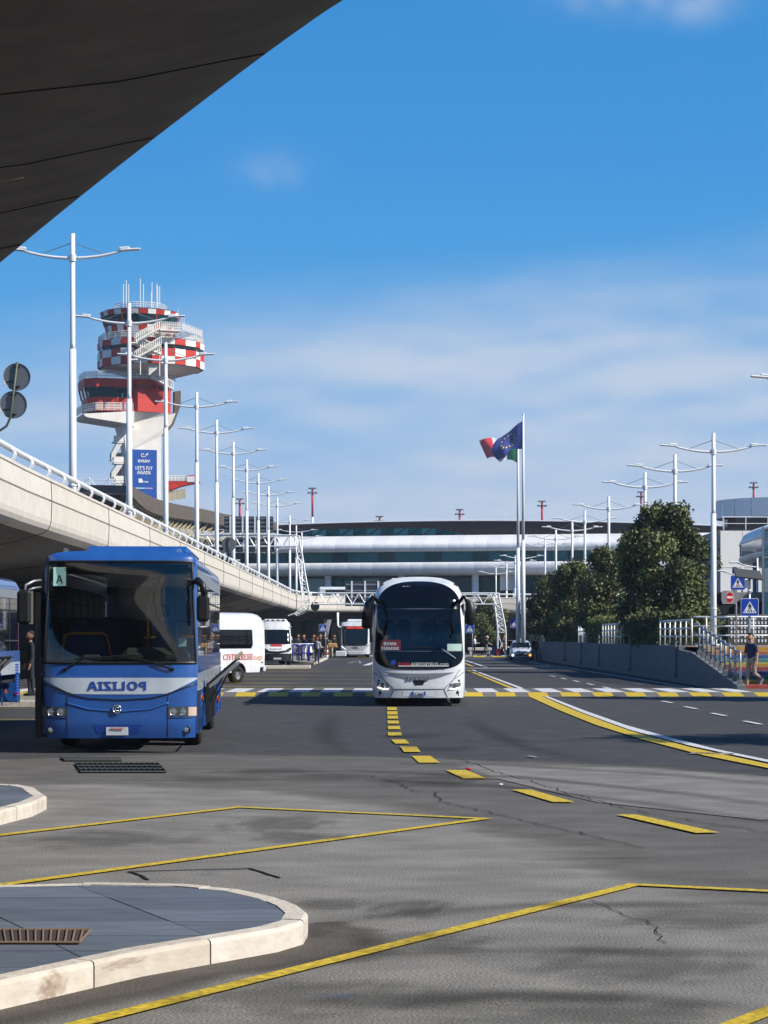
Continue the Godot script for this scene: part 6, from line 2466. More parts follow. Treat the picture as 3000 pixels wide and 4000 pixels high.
func roof(t: Node, c: Dictionary, m: String, zr: float) -> void:
	var rings := []
	var l := roof_line(c)
	var zb: float = -tab(c.rake, c.top) - c.D - 0.5
	for z in [0.0, zb, zr + 0.3, zr]:
		var r := PackedVector3Array()
		for p in l:
			var q := fr(c, p.x, p.y)
			if z < -0.1:
				q.z = z
				if z == zr:
					q.y -= 0.12 * clampf((q.y - c.eave) / (c.top - c.eave), 0, 1)
			r.append(q)
		rings.append(r)
	var st := S(true)
	loft(st, rings, false)
	obj("roof", st, m, t)

func seats(t: Node, hw: float, z0: float, z1: float, y: float, m: String) -> void:
	var st := S()
	box(st, Vector3(0, 0.45, 0), Vector3(0.46, 0.14, 0.46), Basis(), 0.04)
	box(st, Vector3(0, 0.85, -0.24), Vector3(0.46, 0.78, 0.12), Basis(Vector3.RIGHT, 0.15), 0.05)
	box(st, Vector3(0, 1.24, -0.30), Vector3(0.30, 0.18, 0.10), Basis(Vector3.RIGHT, 0.15), 0.04)
	box(st, Vector3(0, 0.2, 0), Vector3(0.1, 0.4, 0.3))
	var mesh := mesh_of(st)
	var z := z0
	while z > z1:
		for x in [-hw + 0.32, -hw + 0.80, hw - 0.80, hw - 0.32]:
			put("seat", mesh, m, t, T(Vector3(x, y, z)))
		z -= 0.9

func buses() -> void:
	var a := make_police_bus()
	a.position = Vector3(-4.30, 0, -32.2)
	a.scale = Vector3(0.955, 0.985, 0.943)
	a.rotation.y = deg_to_rad(3.0)
	var b := dup(a, Vector3(-9.74, 0, -36.8), deg_to_rad(1.0), "second blue and white police bus, cut off by the left edge, louvred rear side showing")
	b.name = "police_bus_001"
	make_coach()
	make_far_bus()

func make_police_bus() -> Node3D:
	var t := thing("police_bus", "blue and white police bus with a paper letter A in its windscreen", "bus", Vector3.ZERO, 0.0, "police buses parked in the lane")
	t.set_meta("base_name", "police_bus")
	var c := {"hw": [[0.2, 1.22], [0.5, 1.26], [1.4, 1.27], [3.2, 1.24]], "D": 0.40, "n": 4.2, "rake": [[0.2, 0.06], [0.45, 0.0], [1.2, 0.0], [1.45, 0.03], [3.0, 0.17], [3.12, 0.24], [3.26, 0.50]], "top": 3.22, "eave": 2.9, "rn": 5.0}
	var L := -11.9
	var st: SurfaceTool
	# lower front, white stripe, lower edge of the stripe
	var smile := [[-1.25, 1.10], [-1.0, 1.02], [-0.78, 0.93], [-0.5, 0.87], [0, 0.845], [0.5, 0.87], [0.78, 0.93], [1.0, 1.02], [1.25, 1.10]]
	obj("front_panel", fpatch(c, across(c, 0.24, -1.22, 1.22), across(c, 1.42, -1.27, 1.27), 14), "police_blue", t)
	var sb := [[-1.255, 1.17], [-1.05, 1.07], [-0.85, 0.975], [-0.75, 0.945], [-0.4, 0.935], [0, 0.935], [0.4, 0.935], [0.75, 0.945], [0.85, 0.975], [1.05, 1.07], [1.255, 1.17]]
	var sp := obj("front_stripe", fpatch(c, resample(sb, 40), across(c, 1.195, -1.255, 1.255, 40), 4, 0.006, 40), "police_white", t)
	var tx := text(sp, "lettering", "POLIZIA", 0.135, "letter_blue", Transform3D(Basis(Vector3(-1, 0, 0), Vector3(0, 1, 0), Vector3(0, 0, 1)), fr(c, -0.03, 1.065, 0.014)), 0.95)
	tx.name = "mirrored_lettering"
	st = S()
	tube(st, fline(c, smile, 0.004, 40), 0.012, 5)
	for x in [-0.85, 0.78]:
		tube(st, fline(c, [[x, 0.90], [x, 0.26]], 0.002, 6), 0.006, 4)
	tube(st, fline(c, [[-1.25, 0.555], [-0.85, 0.555]], 0.002, 6), 0.007, 4)
	tube(st, fline(c, [[0.78, 0.555], [1.24, 0.555]], 0.002, 6), 0.007, 4)
	obj("panel_gap", st, "black", t)
	st = S(true)
	tube(st, fline(c, [[-0.86, 0.80], [-0.5, 0.70], [0, 0.66], [0.5, 0.70], [0.80, 0.80]], 0.0, 24), 0.018, 6)
	obj("nose_crease", st, "police_blue", t)
	# number plate in its recess
	obj("plate_recess", fpatch(c, [[-0.36, 0.31], [0.30, 0.31]], [[-0.43, 0.455], [0.36, 0.455]], 2, 0.004, 8), "letter_blue", t)
	st = S()
	box(st, fr(c, -0.04, 0.352, 0.014), Vector3(0.36, 0.135, 0.012), Basis(), 0.004)
	var pl := obj("number_plate", st, "plate_white", t)
	text(pl, "plate_text", "POLIZIA", 0.034, "letter_red", T(fr(c, -0.04, 0.393, 0.024)), 0.20)
	text(pl, "plate_text", "H7419", 0.06, "letter_black", T(fr(c, -0.04, 0.327, 0.024)), 0.19)
	# round emblem
	st = S(true)
	var ring := []
	for k in 21:
		ring.append(fr(c, -0.04 + cos(TAU * k / 20) * 0.062, 0.70 + sin(TAU * k / 20) * 0.062, 0.03))
	tube(st, ring, 0.013, 6)
	var arc := []
	for k in 12:
		arc.append(fr(c, -0.035 + cos(0.6 + 5.0 * k / 11) * 0.028, 0.70 + sin(0.6 + 5.0 * k / 11) * 0.034, 0.03))
	tube(st, arc, 0.011, 5)
	obj("emblem", st, "chrome", t)
	# headlights
	for s in [-1.0, 1.0]:
		var x0: float = -1.262 if s < 0 else 0.79
		var x1: float = -0.85 if s < 0 else 1.245
		var hl := obj("headlight", fpatch(c, across(c, 0.585, x0, x1, 10), across(c, 0.735, x0, x1, 10), 3, 0.003, 10), "black_gloss", t)
		for k in 2:
			var p := fr(c, lerpf(x0, x1, [0.38, 0.76][k] if s < 0 else [0.18, 0.52][k]), 0.66, 0.012)
			st = S(true)
			lathe(st, [[0.062, 0.012], [0.066, 0.0], [0.045, -0.004], [0.02, 0.006], [0.0, 0.008]], 16, Transform3D(Basis(Vector3.RIGHT, PI / 2), p))
			obj("reflector", st, "chrome", hl)
		if s > 0:
			obj("turn_lens", fpatch(c, across(c, 0.59, 1.115, 1.24, 6), across(c, 0.73, 1.115, 1.24, 6), 2, 0.012, 6), pm("turn_pale", hx("c9b0a0"), 0.2), hl)
		else:
			obj("turn_lens", fpatch(c, across(c, 0.59, -1.255, -1.18, 6), across(c, 0.73, -1.255, -1.18, 6), 2, 0.012, 6), pm("turn_dim", hx("5b4238"), 0.3), hl)
		obj("cover_glass", fpatch(c, across(c, 0.587, x0, x1, 10), across(c, 0.733, x0, x1, 10), 3, 0.026, 10), "clear_glass", hl)
		var f := fr(c, s * 1.10 - 0.02, 0.37, 0.006)
		st = S(true)
		lathe(st, [[0.07, 0.0], [0.06, 0.008], [0.045, 0.0], [0.0, 0.0]], 16, Transform3D(Basis(Vector3.RIGHT, PI / 2), f))
		var fl := obj("fog_light", st, "black", t)
		st = S(true)
		lathe(st, [[0.04, 0.006], [0.0, 0.01]], 12, Transform3D(Basis(Vector3.RIGHT, PI / 2), f))
		obj("fog_lens", st, "chrome", fl)
	# windscreen: two sheets of glass, dark gasket
	var wb := across(c, 1.43, -1.235, 1.235)
	var wt := across(c, 3.04, -1.16, 1.16)
	obj("windscreen", fpatch(c, wb, wt, 14, 0.004), "windshield", t)
	obj("windscreen_inner", fpatch(c, wb, wt, 14, -0.012), "windshield", t)
	st = S()
	tube(st, fline(c, wb, 0.006, 28), 0.022, 6)
	tube(st, fline(c, wt, 0.006, 28), 0.02, 6)
	for s in [-1.0, 1.0]:
		tube(st, fline(c, [[s * 1.235, 1.43], [s * 1.16, 3.04]], 0.006, 10), 0.02, 6)
	obj("gasket", st, "black_plastic", t)
	obj("lower_blackout", fpatch(c, across(c, 1.42, -1.24, 1.24), across(c, 1.50, -1.23, 1.23), 2, -0.02), "black", t)
	for s in [-1.0, 1.0]:
		obj("pillar", fpatch(c, [[s * 1.235, 1.42], [s * 1.27, 1.42]], [[s * 1.165, 3.05], [s * 1.245, 2.92]], 10, 0.0, 6), "police_blue", t)
	# brow over the windscreen
	obj("brow", fpatch(c, across(c, 3.04, -1.2, 1.2, 24), roof_line(c), 6, 0.0, 24), "police_blue", t)
	roof(t, c, "police_blue", L)
	st = S()
	box(st, Vector3(0.22, 3.22, -2.6), Vector3(1.8, 0.2, 3.2), Basis(), 0.09)
	obj("roof_unit", st, "police_blue", t)
	st = S()
	box(st, Vector3(0.0, 3.2, -7.2), Vector3(1.7, 0.2, 2.4), Basis(), 0.09)
	obj("roof_unit", st, "police_blue", t)
	for x in [-0.94, 0.93]:
		st = S(true)
		lathe(st, [[0.045, 3.17], [0.045, 3.24], [0.025, 3.27], [0, 3.275]], 10, T(Vector3(x, 0, -0.7)))
		obj("marker_lamp", st, "clear_glass", t)
	# sides
	var ar := [[-2.75, 0.62, 0.5], [-8.85, 0.62, 0.5]]
	for s in [-1.0, 1.0]:
		var x: float = s * 1.245
		obj("lower_side", side_wall(x, -0.38, L, 0.3, 0.98, ar), "police_blue", t)
		obj("white_band", side_wall(x, -0.38, L, 0.98, 1.26, [[-2.75, 0.62, 0.5], [-8.85, 0.62, 0.5]], 0.045), "police_white", t)
		obj("upper_side", side_wall(x, -0.38, L, 1.26, 1.52, []), "police_blue", t)
		st = S()
		box(st, Vector3(s * 1.235, 2.83, (L - 0.45) / 2), Vector3(0.04, 0.2, -L - 0.45))
		obj("cant_rail", st, "galvanised", t)
		var z := -0.5
		var k := 0
		while z > L + 0.3:
			var z2 := maxf(z - 1.43, L + 0.1)
			st = S()
			box(st, Vector3(s * 1.243, 2.12, (z + z2) / 2), Vector3(0.012, 1.2, z - z2 - 0.05))
			obj("side_window", st, "side_glass", t)
			st = S()
			box(st, Vector3(s * 1.236, 2.12, z), Vector3(0.03, 1.2, 0.09))
			box(st, Vector3(s * 1.247, 2.45, (z + z2) / 2), Vector3(0.02, 0.03, z - z2))
			obj("window_post", st, "black_plastic", t)
			z = z2
			k += 1
		st = S()
		for q in 12:
			box(st, Vector3(s * 1.272, 0.48 + q * 0.065, L + 0.35 + q * 0.012), Vector3(0.02, 0.035, 0.42), Basis(Vector3(0, 0, 1), s * 0.5))
		obj("louvres", st, "letter_blue", t).set_meta("kind", "stuff")
		for q in [[-1.55, 0.83], [-9.8, 0.6]]:
			st = S(true)
			lathe(st, [[0.05, 0.03], [0.055, 0.0]], 10, Transform3D(Basis(Vector3(0, 0, 1), -PI / 2 * s), Vector3(s * 1.265, q[1], q[0])))
			lathe(st, [[0.05, 0.03], [0.0, 0.04]], 10, Transform3D(Basis(Vector3(0, 0, 1), -PI / 2 * s), Vector3(s * 1.265, q[1], q[0])))
			obj("side_marker", st, "orange_plastic", t)
		st = S()
		box(st, Vector3(s * 1.19, 0.5, L - 0.0), Vector3(0.1, 0.1, 0.1), Basis(), 0.02)
		box(st, Vector3(s * 1.15, 1.9, L - 0.03), Vector3(0.16, 1.4, 0.05), Basis(), 0.02)
		obj("tail_lamp", st, "red_plastic", t)
	st = S()
	box(st, Vector3(0, 1.6, L), Vector3(2.46, 2.6, 0.06), Basis(), 0.02)
	obj("rear_wall", st, "police_blue", t)
	# open luggage flap and the dark bay behind it, on the driver's side
	st = S()
	box(st, Vector3(1.262, 0.68, -5.75), Vector3(0.02, 0.66, 4.2))
	var bay := obj("luggage_bay", st, "black", t)
	for k in 6:
		st = S()
		box(st, Vector3(1.285, 0.68, -3.9 - k * 0.74), Vector3(0.05, 0.68, 0.09))
		obj("bay_rib", st, "police_blue" if k == 5 else "dark_steel", bay)
	st = S()
	var fb := Basis(Vector3(0, 0, 1), deg_to_rad(40))
	box(st, Vector3(1.27, 1.0, -5.75) + fb * Vector3(0.33, 0, 0), Vector3(0.66, 0.025, 4.1), fb, 0.01)
	var flap := obj("luggage_flap", st, "black_plastic", t)
	for k in 6:
		st = S()
		box(st, Vector3(1.27, 0.97, -3.9 - k * 0.74) + fb * Vector3(0.33, -0.035, 0), Vector3(0.62, 0.05, 0.06), fb)
		obj("flap_rib", st, "galvanised", flap)
	st = S()
	box(st, Vector3(1.27, 1.0, -3.8) + fb * Vector3(0.78, 0.02, 0), Vector3(0.2, 0.06, 0.25), fb, 0.02)
	obj("flap_handle", st, "cream_steel", flap)
	for z in [-4.0, -7.5]:
		st = S()
		tube(st, [Vector3(1.27, 0.6, z), Vector3(1.27, 1.0, z) + fb * Vector3(0.5, 0, 0)], 0.018, 5)
		obj("gas_strut", st, "dark_steel", flap)
	for s in [-1.0, 1.0]:
		wheel(t, s * 1.22, -2.75, 0.5, 0.30)
		wheel(t, s * 1.22, -8.85, 0.5, 0.56)
	# mirrors
	st = S()
	box(st, Vector3(1.36, 2.29, 0.05), Vector3(0.21, 0.42, 0.14), Basis(), 0.045)
	var mr := obj("mirror", st, "black_plastic", t)
	st = S(true)
	tube(st, [Vector3(1.24, 2.72, -0.25), Vector3(1.27, 2.74, -0.05), Vector3(1.35, 2.66, 0.04), Vector3(1.38, 2.5, 0.04)], 0.055, 8)
	obj("mirror_arm", st, "black_plastic", mr)
	st = S()
	box(st, Vector3(-1.53, 2.31, 0.1), Vector3(0.22, 0.54, 0.14), Basis(), 0.045)
	mr = obj("mirror", st, "black_plastic", t)
	st = S(true)
	tube(st, [Vector3(-1.3, 2.74, -0.2), Vector3(-1.38, 2.72, 0.05), Vector3(-1.50, 2.66, 0.1), Vector3(-1.53, 2.52, 0.1)], 0.022, 6)
	tube(st, [Vector3(-1.3, 2.63, -0.2), Vector3(-1.38, 2.61, 0.05), Vector3(-1.46, 2.58, 0.1)], 0.018, 6)
	obj("mirror_arm", st, "galvanised", mr)
	# front door leaf standing open
	st = S()
	for q in [[0.29, 0.12], [2.5, 0.1], [1.2, 0.06]]:
		box(st, Vector3(-1.35, q[0], -0.75), Vector3(0.07, q[1], 0.95))
	for z in [-0.3, -1.2]:
		box(st, Vector3(-1.35, 1.4, z), Vector3(0.09, 2.3, 0.08))
	box(st, Vector3(-1.35, 0.75, -0.75), Vector3(0.05, 0.9, 0.9))
	var dr := obj("door", st, "black", t)
	st = S()
	box(st, Vector3(-1.35, 1.85, -0.75), Vector3(0.015, 1.25, 0.86))
	obj("door_glass", st, "side_glass", dr)
	# wipers
	for q in [[[-0.88, 1.33], [-0.6, 1.50], [0.28, 1.56]], [[0.85, 1.33], [0.55, 1.44], [-0.05, 1.60]]]:
		st = S()
		tube(st, fline(c, [q[0], q[1]], 0.04, 6), 0.014, 5)
		tube(st, fline(c, [[q[1][0] - 0.15, q[1][1] - 0.01], [q[2][0], q[2][1]]] if q[0][0] < 0 else [[q[1][0] + 0.3, q[1][1] - 0.05], [q[2][0], q[2][1] - 0.06]], 0.03, 8), 0.011, 5)
		box(st, fr(c, q[0][0], q[0][1], 0.02), Vector3(0.08, 0.05, 0.04), Basis(), 0.01)
		obj("wiper", st, "black_plastic", t)
	# inside: floor, dash, rails, seats, paper sign
	st = S()
	box(st, Vector3(0, 0.82, -6.2), Vector3(2.36, 0.06, 11.2))
	obj("floor", st, "interior_dark", t)
	st = S()
	box(st, Vector3(0, 1.33, -0.62), Vector3(2.2, 0.34, 0.5), Basis(), 0.06)
	box(st, Vector3(0.55, 1.52, -0.55), Vector3(1.15, 0.30, 0.45), Basis(), 0.12)
	box(st, Vector3(-0.5, 1.5, -0.5), Vector3(0.3, 0.12, 0.3), Basis(), 0.04)
	obj("dashboard", st, "dash_green", t)
	st = S(true)
	tube(st, [Vector3(-1.08, 1.5, -1.3), Vector3(-1.02, 1.86, -1.3), Vector3(-0.92, 1.9, -1.3), Vector3(-0.38, 1.9, -1.3), Vector3(-0.32, 1.86, -1.3), Vector3(-0.24, 1.5, -1.3)], 0.022, 8)
	tube(st, [Vector3(0.36, 1.4, -1.5), Vector3(0.36, 2.2, -1.5), Vector3(0.46, 2.75, -1.5)], 0.02, 8)
	tube(st, [Vector3(0.3, 1.83, -1.5), Vector3(0.5, 1.83, -1.5)], 0.02, 8)
	tube(st, [Vector3(0.95, 1.84, -1.4), Vector3(1.15, 1.84, -1.4)], 0.025, 8)
	obj("grab_rail", st, "yellow_rail", t)
	st = S()
	box(st, Vector3(-0.65, 1.55, -1.36), Vector3(0.74, 0.6, 0.04), Basis(), 0.01)
	obj("stair_guard", st, "seat_blue", t)
	st = S(true)
	lathe(st, [[0.22, 0.0], [0.245, 0.012], [0.25, -0.012], [0.22, 0.0]], 20, Transform3D(Basis(Vector3.RIGHT, 1.1), Vector3(0.62, 1.72, -0.95)))
	obj("steering_wheel", st, "black_plastic", t)
	st = S()
	box(st, Vector3(0.62, 1.75, -1.75), Vector3(0.5, 0.85, 0.14), Basis(Vector3.RIGHT, 0.12), 0.05)
	box(st, Vector3(0.62, 2.28, -1.8), Vector3(0.3, 0.22, 0.1), Basis(), 0.04)
	obj("driver_seat", st, "seat_blue", t)
	seats(t, 1.2, -2.6, -11.0, 0.85, "seat_blue")
	st = S()
	box(st, fr(c, -0.99, 2.80, -0.004), Vector3(0.21, 0.30, 0.003), Basis(Vector3.RIGHT, -0.10) * Basis(Vector3.UP, -0.1))
	var pp := obj("paper_sign", st, "paper_cyan", t)
	text(pp, "paper_letter", "A", 0.135, "letter_black", Transform3D(Basis(Vector3.RIGHT, -0.09) * Basis(Vector3.UP, -0.1), fr(c, -0.99, 2.755, 0.0)), 0.11, false)
	st = S()
	box(st, fr(c, 1.02, 1.76, -0.03), Vector3(0.13, 0.14, 0.004))
	obj("paper_note", st, "paper_cyan", t)
	st = S()
	box(st, Vector3(0, 2.93, -1.0), Vector3(2.2, 0.12, 0.9), Basis(), 0.03)
	obj("sun_visor_box", st, "interior_dark", t)
	return t

func make_coach() -> void:
	var t := thing("airport_coach", "white airport coach with black oval windscreen and a red destination board, driving towards the viewer", "bus", Vector3(0.60, 0, -53.7), 0.0)
	t.scale = Vector3(0.95, 0.985, 0.943)
	var c := {"hw": [[0.2, 1.24], [0.6, 1.275], [2.4, 1.275], [3.0, 1.20], [3.3, 1.08]], "D": 0.62, "n": 3.0, "rake": [[0.2, 0.03], [0.5, 0.0], [1.0, 0.02], [1.9, 0.18], [2.8, 0.50], [3.2, 0.85], [3.45, 1.45]], "top": 3.46, "eave": 2.72, "rn": 2.9}
	var L := -12.1
	var st: SurfaceTool
	obj("front_panel", fpatch(c, across(c, 0.23, -1.24, 1.24), across(c, 1.0, -1.275, 1.275), 12), "white_body", t)
	# black oval: lower edge, upper edge
	var lowe := []
	var wl := []
	var wu := []
	var upe := []
	for i in 41:
		var th := PI - PI * i / 40.0
		var x: float = signf(cos(th)) * pow(absf(cos(th)), 2.0 / 2.5)
		wu.append([1.15 * x, 2.58 + 0.02 * (1.0 - x * x)])
		upe.append([1.15 * x, 2.58 + 0.755 * pow(sin(th), 2.0 / 2.5)])
		var xl: float = signf(cos(th)) * pow(absf(cos(th)), 2.0 / 3.4)
		wl.append([1.22 * xl, 1.455])
		lowe.append([1.22 * xl, 1.455 - 0.485 * pow(sin(th), 2.0 / 3.4)])
	obj("white_cheeks", fpatch(c, across(c, 0.97, -1.275, 1.275), across(c, 1.46, -1.275, 1.275), 6), "white_body", t)
	obj("black_apron", fpatch(c, lowe, wl, 8, 0.012, 40), "black_gloss", t)
	obj("windscreen", fpatch(c, wl, wu, 14, 0.012, 40), "coach_glass", t)
	obj("windscreen_inner", fpatch(c, wl, wu, 14, -0.01, 40), "windshield", t)
	obj("upper_visor", fpatch(c, wu, upe, 10, 0.012, 40), "black_gloss", t)
	for s in [-1.0, 1.0]:
		obj("pillar", fpatch(c, [[s * 1.215, 1.45], [s * 1.275, 1.45]], [[s * 1.145, 2.6], [s * 1.27, 2.6]], 10, 0.0, 8), "white_body", t)
	# white brow round the visor, up to the roof
	obj("brow", fpatch(c, across(c, 2.58, -1.26, 1.26, 30), roof_line(c, 30), 10, 0.0, 30), "white_body", t)
	roof(t, c, "white_body", L)
	for x in [-1.02, 1.03]:
		st = S()
		box(st, fr(c, x, 3.24, 0.02), Vector3(0.12, 0.04, 0.08), Basis(Vector3(0, 0, 1), -signf(x) * 0.5), 0.015)
		obj("marker_lamp", st, "black_plastic", t)
	st = S()
	box(st, Vector3(0, 3.46, -7), Vector3(1.6, 0.14, 3.5), Basis(), 0.06)
	obj("roof_unit", st, "white_body", t)
	# lettering on the apron
	text(t, "apron_lettering", "AIRPORTBUS.com", 0.085, "letter_white", T(fr(c, 0.30, 1.115, 0.03)), 1.02, false)
	text(t, "apron_lettering", "ROMA", 0.085, "letter_red", T(fr(c, -0.40, 1.115, 0.03)), 0.34)
	st = S()
	box(st, fr(c, 0.13, 1.07, 0.03), Vector3(1.38, 0.018, 0.006))
	obj("apron_line", st, "letter_white", t)
	st = S(true)
	lathe(st, [[0.07, 0.0], [0.0, 0.004]], 18, Transform3D(Basis(Vector3.RIGHT, PI / 2), fr(c, -0.70, 1.16, 0.025)))
	obj("blue_roundel", st, "letter_blue", t)
	# chrome smile with lettering, intake, plate, headlights
	var cb := [[-0.96, 0.91], [-0.6, 0.78], [-0.3, 0.72], [0, 0.705], [0.3, 0.72], [0.6, 0.78], [0.96, 0.90]]
	var cu := [[-0.97, 0.915], [-0.6, 0.885], [-0.3, 0.875], [0, 0.87], [0.3, 0.875], [0.6, 0.885], [0.97, 0.905]]
	obj("chrome_smile", fpatch(c, cb, cu, 4, 0.012, 32), pm("smile_grey", hx("8f9296"), 0.25, 0.6), t)
	text(t, "maker_lettering", "IVECO", 0.10, "chrome", T(fr(c, 0.0, 0.755, 0.03)), 0.62, true, 0.02)
	obj("intake", fpatch(c, [[-0.11, 0.565], [0.11, 0.565]], [[-0.17, 0.69], [0.17, 0.69]], 2, 0.008, 8), "black", t)
	st = S()
	for s in [-1.0, 1.0]:
		tube(st, fline(c, [[s * 1.24, 0.90], [s * 0.97, 0.73], [s * 0.68, 0.46], [s * 0.78, 0.24]], 0.003, 16), 0.009, 4)
		tube(st, fline(c, [[s * 1.12, 0.97], [s * 0.98, 0.76]], 0.003, 8), 0.008, 4)
	tube(st, fline(c, [[-0.68, 0.46], [0, 0.455], [0.68, 0.46]], 0.003, 16), 0.008, 4)
	obj("panel_gap", st, "dark_steel", t)
	obj("plate_recess", fpatch(c, [[-0.44, 0.275], [0.42, 0.275]], [[-0.44, 0.42], [0.42, 0.42]], 2, 0.004, 8), "cladding2", t)
	st = S()
	box(st, fr(c, 0.0, 0.345, 0.016), Vector3(0.37, 0.11, 0.012), Basis(), 0.004)
	var pl := obj("number_plate", st, "plate_white", t)
	text(pl, "plate_text", "FL 690AF", 0.055, "letter_black", T(fr(c, 0.0, 0.32, 0.025)), 0.24)
	for x in [-0.165, 0.165]:
		st = S()
		box(st, fr(c, x, 0.345, 0.025), Vector3(0.04, 0.108, 0.006))
		obj("plate_blue", st, "sign_blue", pl)
	for s in [-1.0, 1.0]:
		var bo := [[s * 0.82, 0.46], [s * 0.98, 0.455], [s * 1.13, 0.50]]
		var to := [[s * 0.85, 0.60], [s * 1.0, 0.62], [s * 1.15, 0.625]]
		var hl := obj("headlight", fpatch(c, bo, to, 4, 0.008, 10), "dark_steel", t)
		for k in 2:
			st = S(true)
			lathe(st, [[0.055, 0.012], [0.05, 0.0], [0.03, -0.004], [0.0, 0.008]], 14, Transform3D(Basis(Vector3.RIGHT, PI / 2), fr(c, s * (0.91 + 0.14 * k), 0.545, 0.02)))
			obj("reflector", st, "chrome", hl)
		st = S(true)
		tube(st, fline(c, [[s * 0.83, 0.472], [s * 0.98, 0.466], [s * 1.12, 0.508]], 0.022, 8), 0.014, 5)
		obj("light_strip_lamp", st, "headlamp_glow", hl)
		obj("cover_glass", fpatch(c, bo, to, 4, 0.035, 10), "clear_glass", hl)
		for q in [[1.05, 0.375], [1.10, 0.68]]:
			st = S(true)
			lathe(st, [[0.05 if q[1] < 0.5 else 0.032, 0.0], [0.03, 0.012], [0.0, 0.004]], 12, Transform3D(Basis(Vector3.RIGHT, PI / 2), fr(c, s * q[0], q[1], 0.006)))
			obj("fog_light", st, "dark_steel", t)
	# mirrors like hanging ears
	for s in [-1.0, 1.0]:
		st = S(true)
		var rings := []
		var prof := [[2.92, 0.02, 1.22], [2.88, 0.07, 1.27], [2.72, 0.13, 1.36], [2.4, 0.15, 1.41], [2.1, 0.145, 1.42], [2.06, 0.09, 1.41], [2.05, 0.02, 1.40]] if s < 0 else [[2.86, 0.02, 1.22], [2.83, 0.06, 1.28], [2.74, 0.11, 1.37], [2.5, 0.135, 1.40], [2.2, 0.13, 1.40], [2.15, 0.08, 1.40], [2.14, 0.02, 1.40]]
		for p in prof:
			var r := PackedVector3Array()
			for k in 12:
				var a := TAU * k / 12
				r.append(Vector3(s * p[2] + cos(a) * p[1], p[0], 0.22 + sin(a) * p[1] * 0.7))
			rings.append(r)
		loft(st, rings, true, true)
		var m := obj("mirror", st, "black_gloss" if s < 0 else "black_plastic", t)
		st = S(true)
		tube(st, [fr(c, s * 1.12, 2.75, 0.0), fr(c, s * 1.15, 2.9, 0.25), Vector3(s * 1.24, 2.88, 0.22)], 0.05, 8)
		obj("mirror_arm", st, "black_plastic", m)
	# sides
	var ar := [[-2.7, 0.6, 0.5], [-8.9, 0.6, 0.5]]
	for s in [-1.0, 1.0]:
		var x: float = s * 1.255
		obj("lower_side", side_wall(x, -0.6, L, 0.28, 1.45, ar), "white_body", t)
		st = S()
		var z := -0.75
		while z > L + 0.2:
			st = S()
			box(st, Vector3(s * 1.25, 2.08, z - 0.8), Vector3(0.015, 1.26, 1.55))
			obj("side_window", st, "side_glass", t)
			z -= 1.6
		st = S()
		box(st, Vector3(s * 1.235, 2.08, (L - 0.7) / 2), Vector3(0.01, 1.3, -L - 0.7))
		obj("window_seal", st, "dark_glass", t)
		wheel(t, s * 1.22, -2.7, 0.5, 0.3)
		wheel(t, s * 1.22, -8.9, 0.5, 0.56)
	st = S()
	box(st, Vector3(0, 1.7, L), Vector3(2.46, 2.9, 0.06), Basis(), 0.02)
	obj("rear_wall", st, "white_body", t)
	st = S()
	box(st, Vector3(0, 0.7, -6.4), Vector3(2.3, 0.06, 11.0))
	box(st, Vector3(0, 0.32, -6.0), Vector3(2.2, 0.08, 11.6))
	obj("floor", st, "interior_dark", t)
	st = S()
	box(st, Vector3(0, 1.22, -0.95), Vector3(2.1, 0.42, 0.6), Basis(), 0.08)
	obj("dashboard", st, "interior_dark", t)
	seats(t, 1.2, -3.0, -10, 1.0, "seat_blue")
	st = S()
	box(st, Vector3(0.62, 1.75, -1.9), Vector3(0.5, 0.85, 0.14), Basis(), 0.05)
	obj("driver_seat", st, "interior_dark", t)
	st = S()
	box(st, Vector3(0, 2.62, -1.2), Vector3(2.2, 0.1, 0.5), Basis(), 0.03)
	obj("sun_blind", st, "interior_grey", t)
	# wiper and its arm
	st = S()
	tube(st, fline(c, [[1.0, 1.27], [0.62, 1.53]], 0.05, 6), 0.02, 5)
	obj("wiper_arm", st, "galvanised", t)
	st = S()
	tube(st, fline(c, [[0.64, 1.53], [0.2, 1.56], [-0.3, 1.55]], 0.045, 10), 0.016, 5)
	obj("wiper_blade", st, "black", t)
	# destination board and permit behind the glass
	obj("destination_board", fpatch(c, [[-1.07, 1.49], [-0.50, 1.49]], [[-1.07, 1.76], [-0.50, 1.76]], 6, -0.002, 12), pm("board_red", hx("a02029"), 0.5), t)
	text(t, "board_text", "ROMA", 0.085, "letter_white", Transform3D(Basis(Vector3.UP, -0.22), fr(c, -0.79, 1.655, 0.020)), 0.36)
	text(t, "board_text", "TERMINI", 0.085, "letter_white", Transform3D(Basis(Vector3.UP, -0.22), fr(c, -0.79, 1.53, 0.020)), 0.50)
	obj("permit", fpatch(c, [[0.78, 1.47], [1.18, 1.47]], [[0.78, 1.655], [1.18, 1.655]], 4, -0.002, 12), pm("permit_green", hx("d0efe4"), 0.5), t)

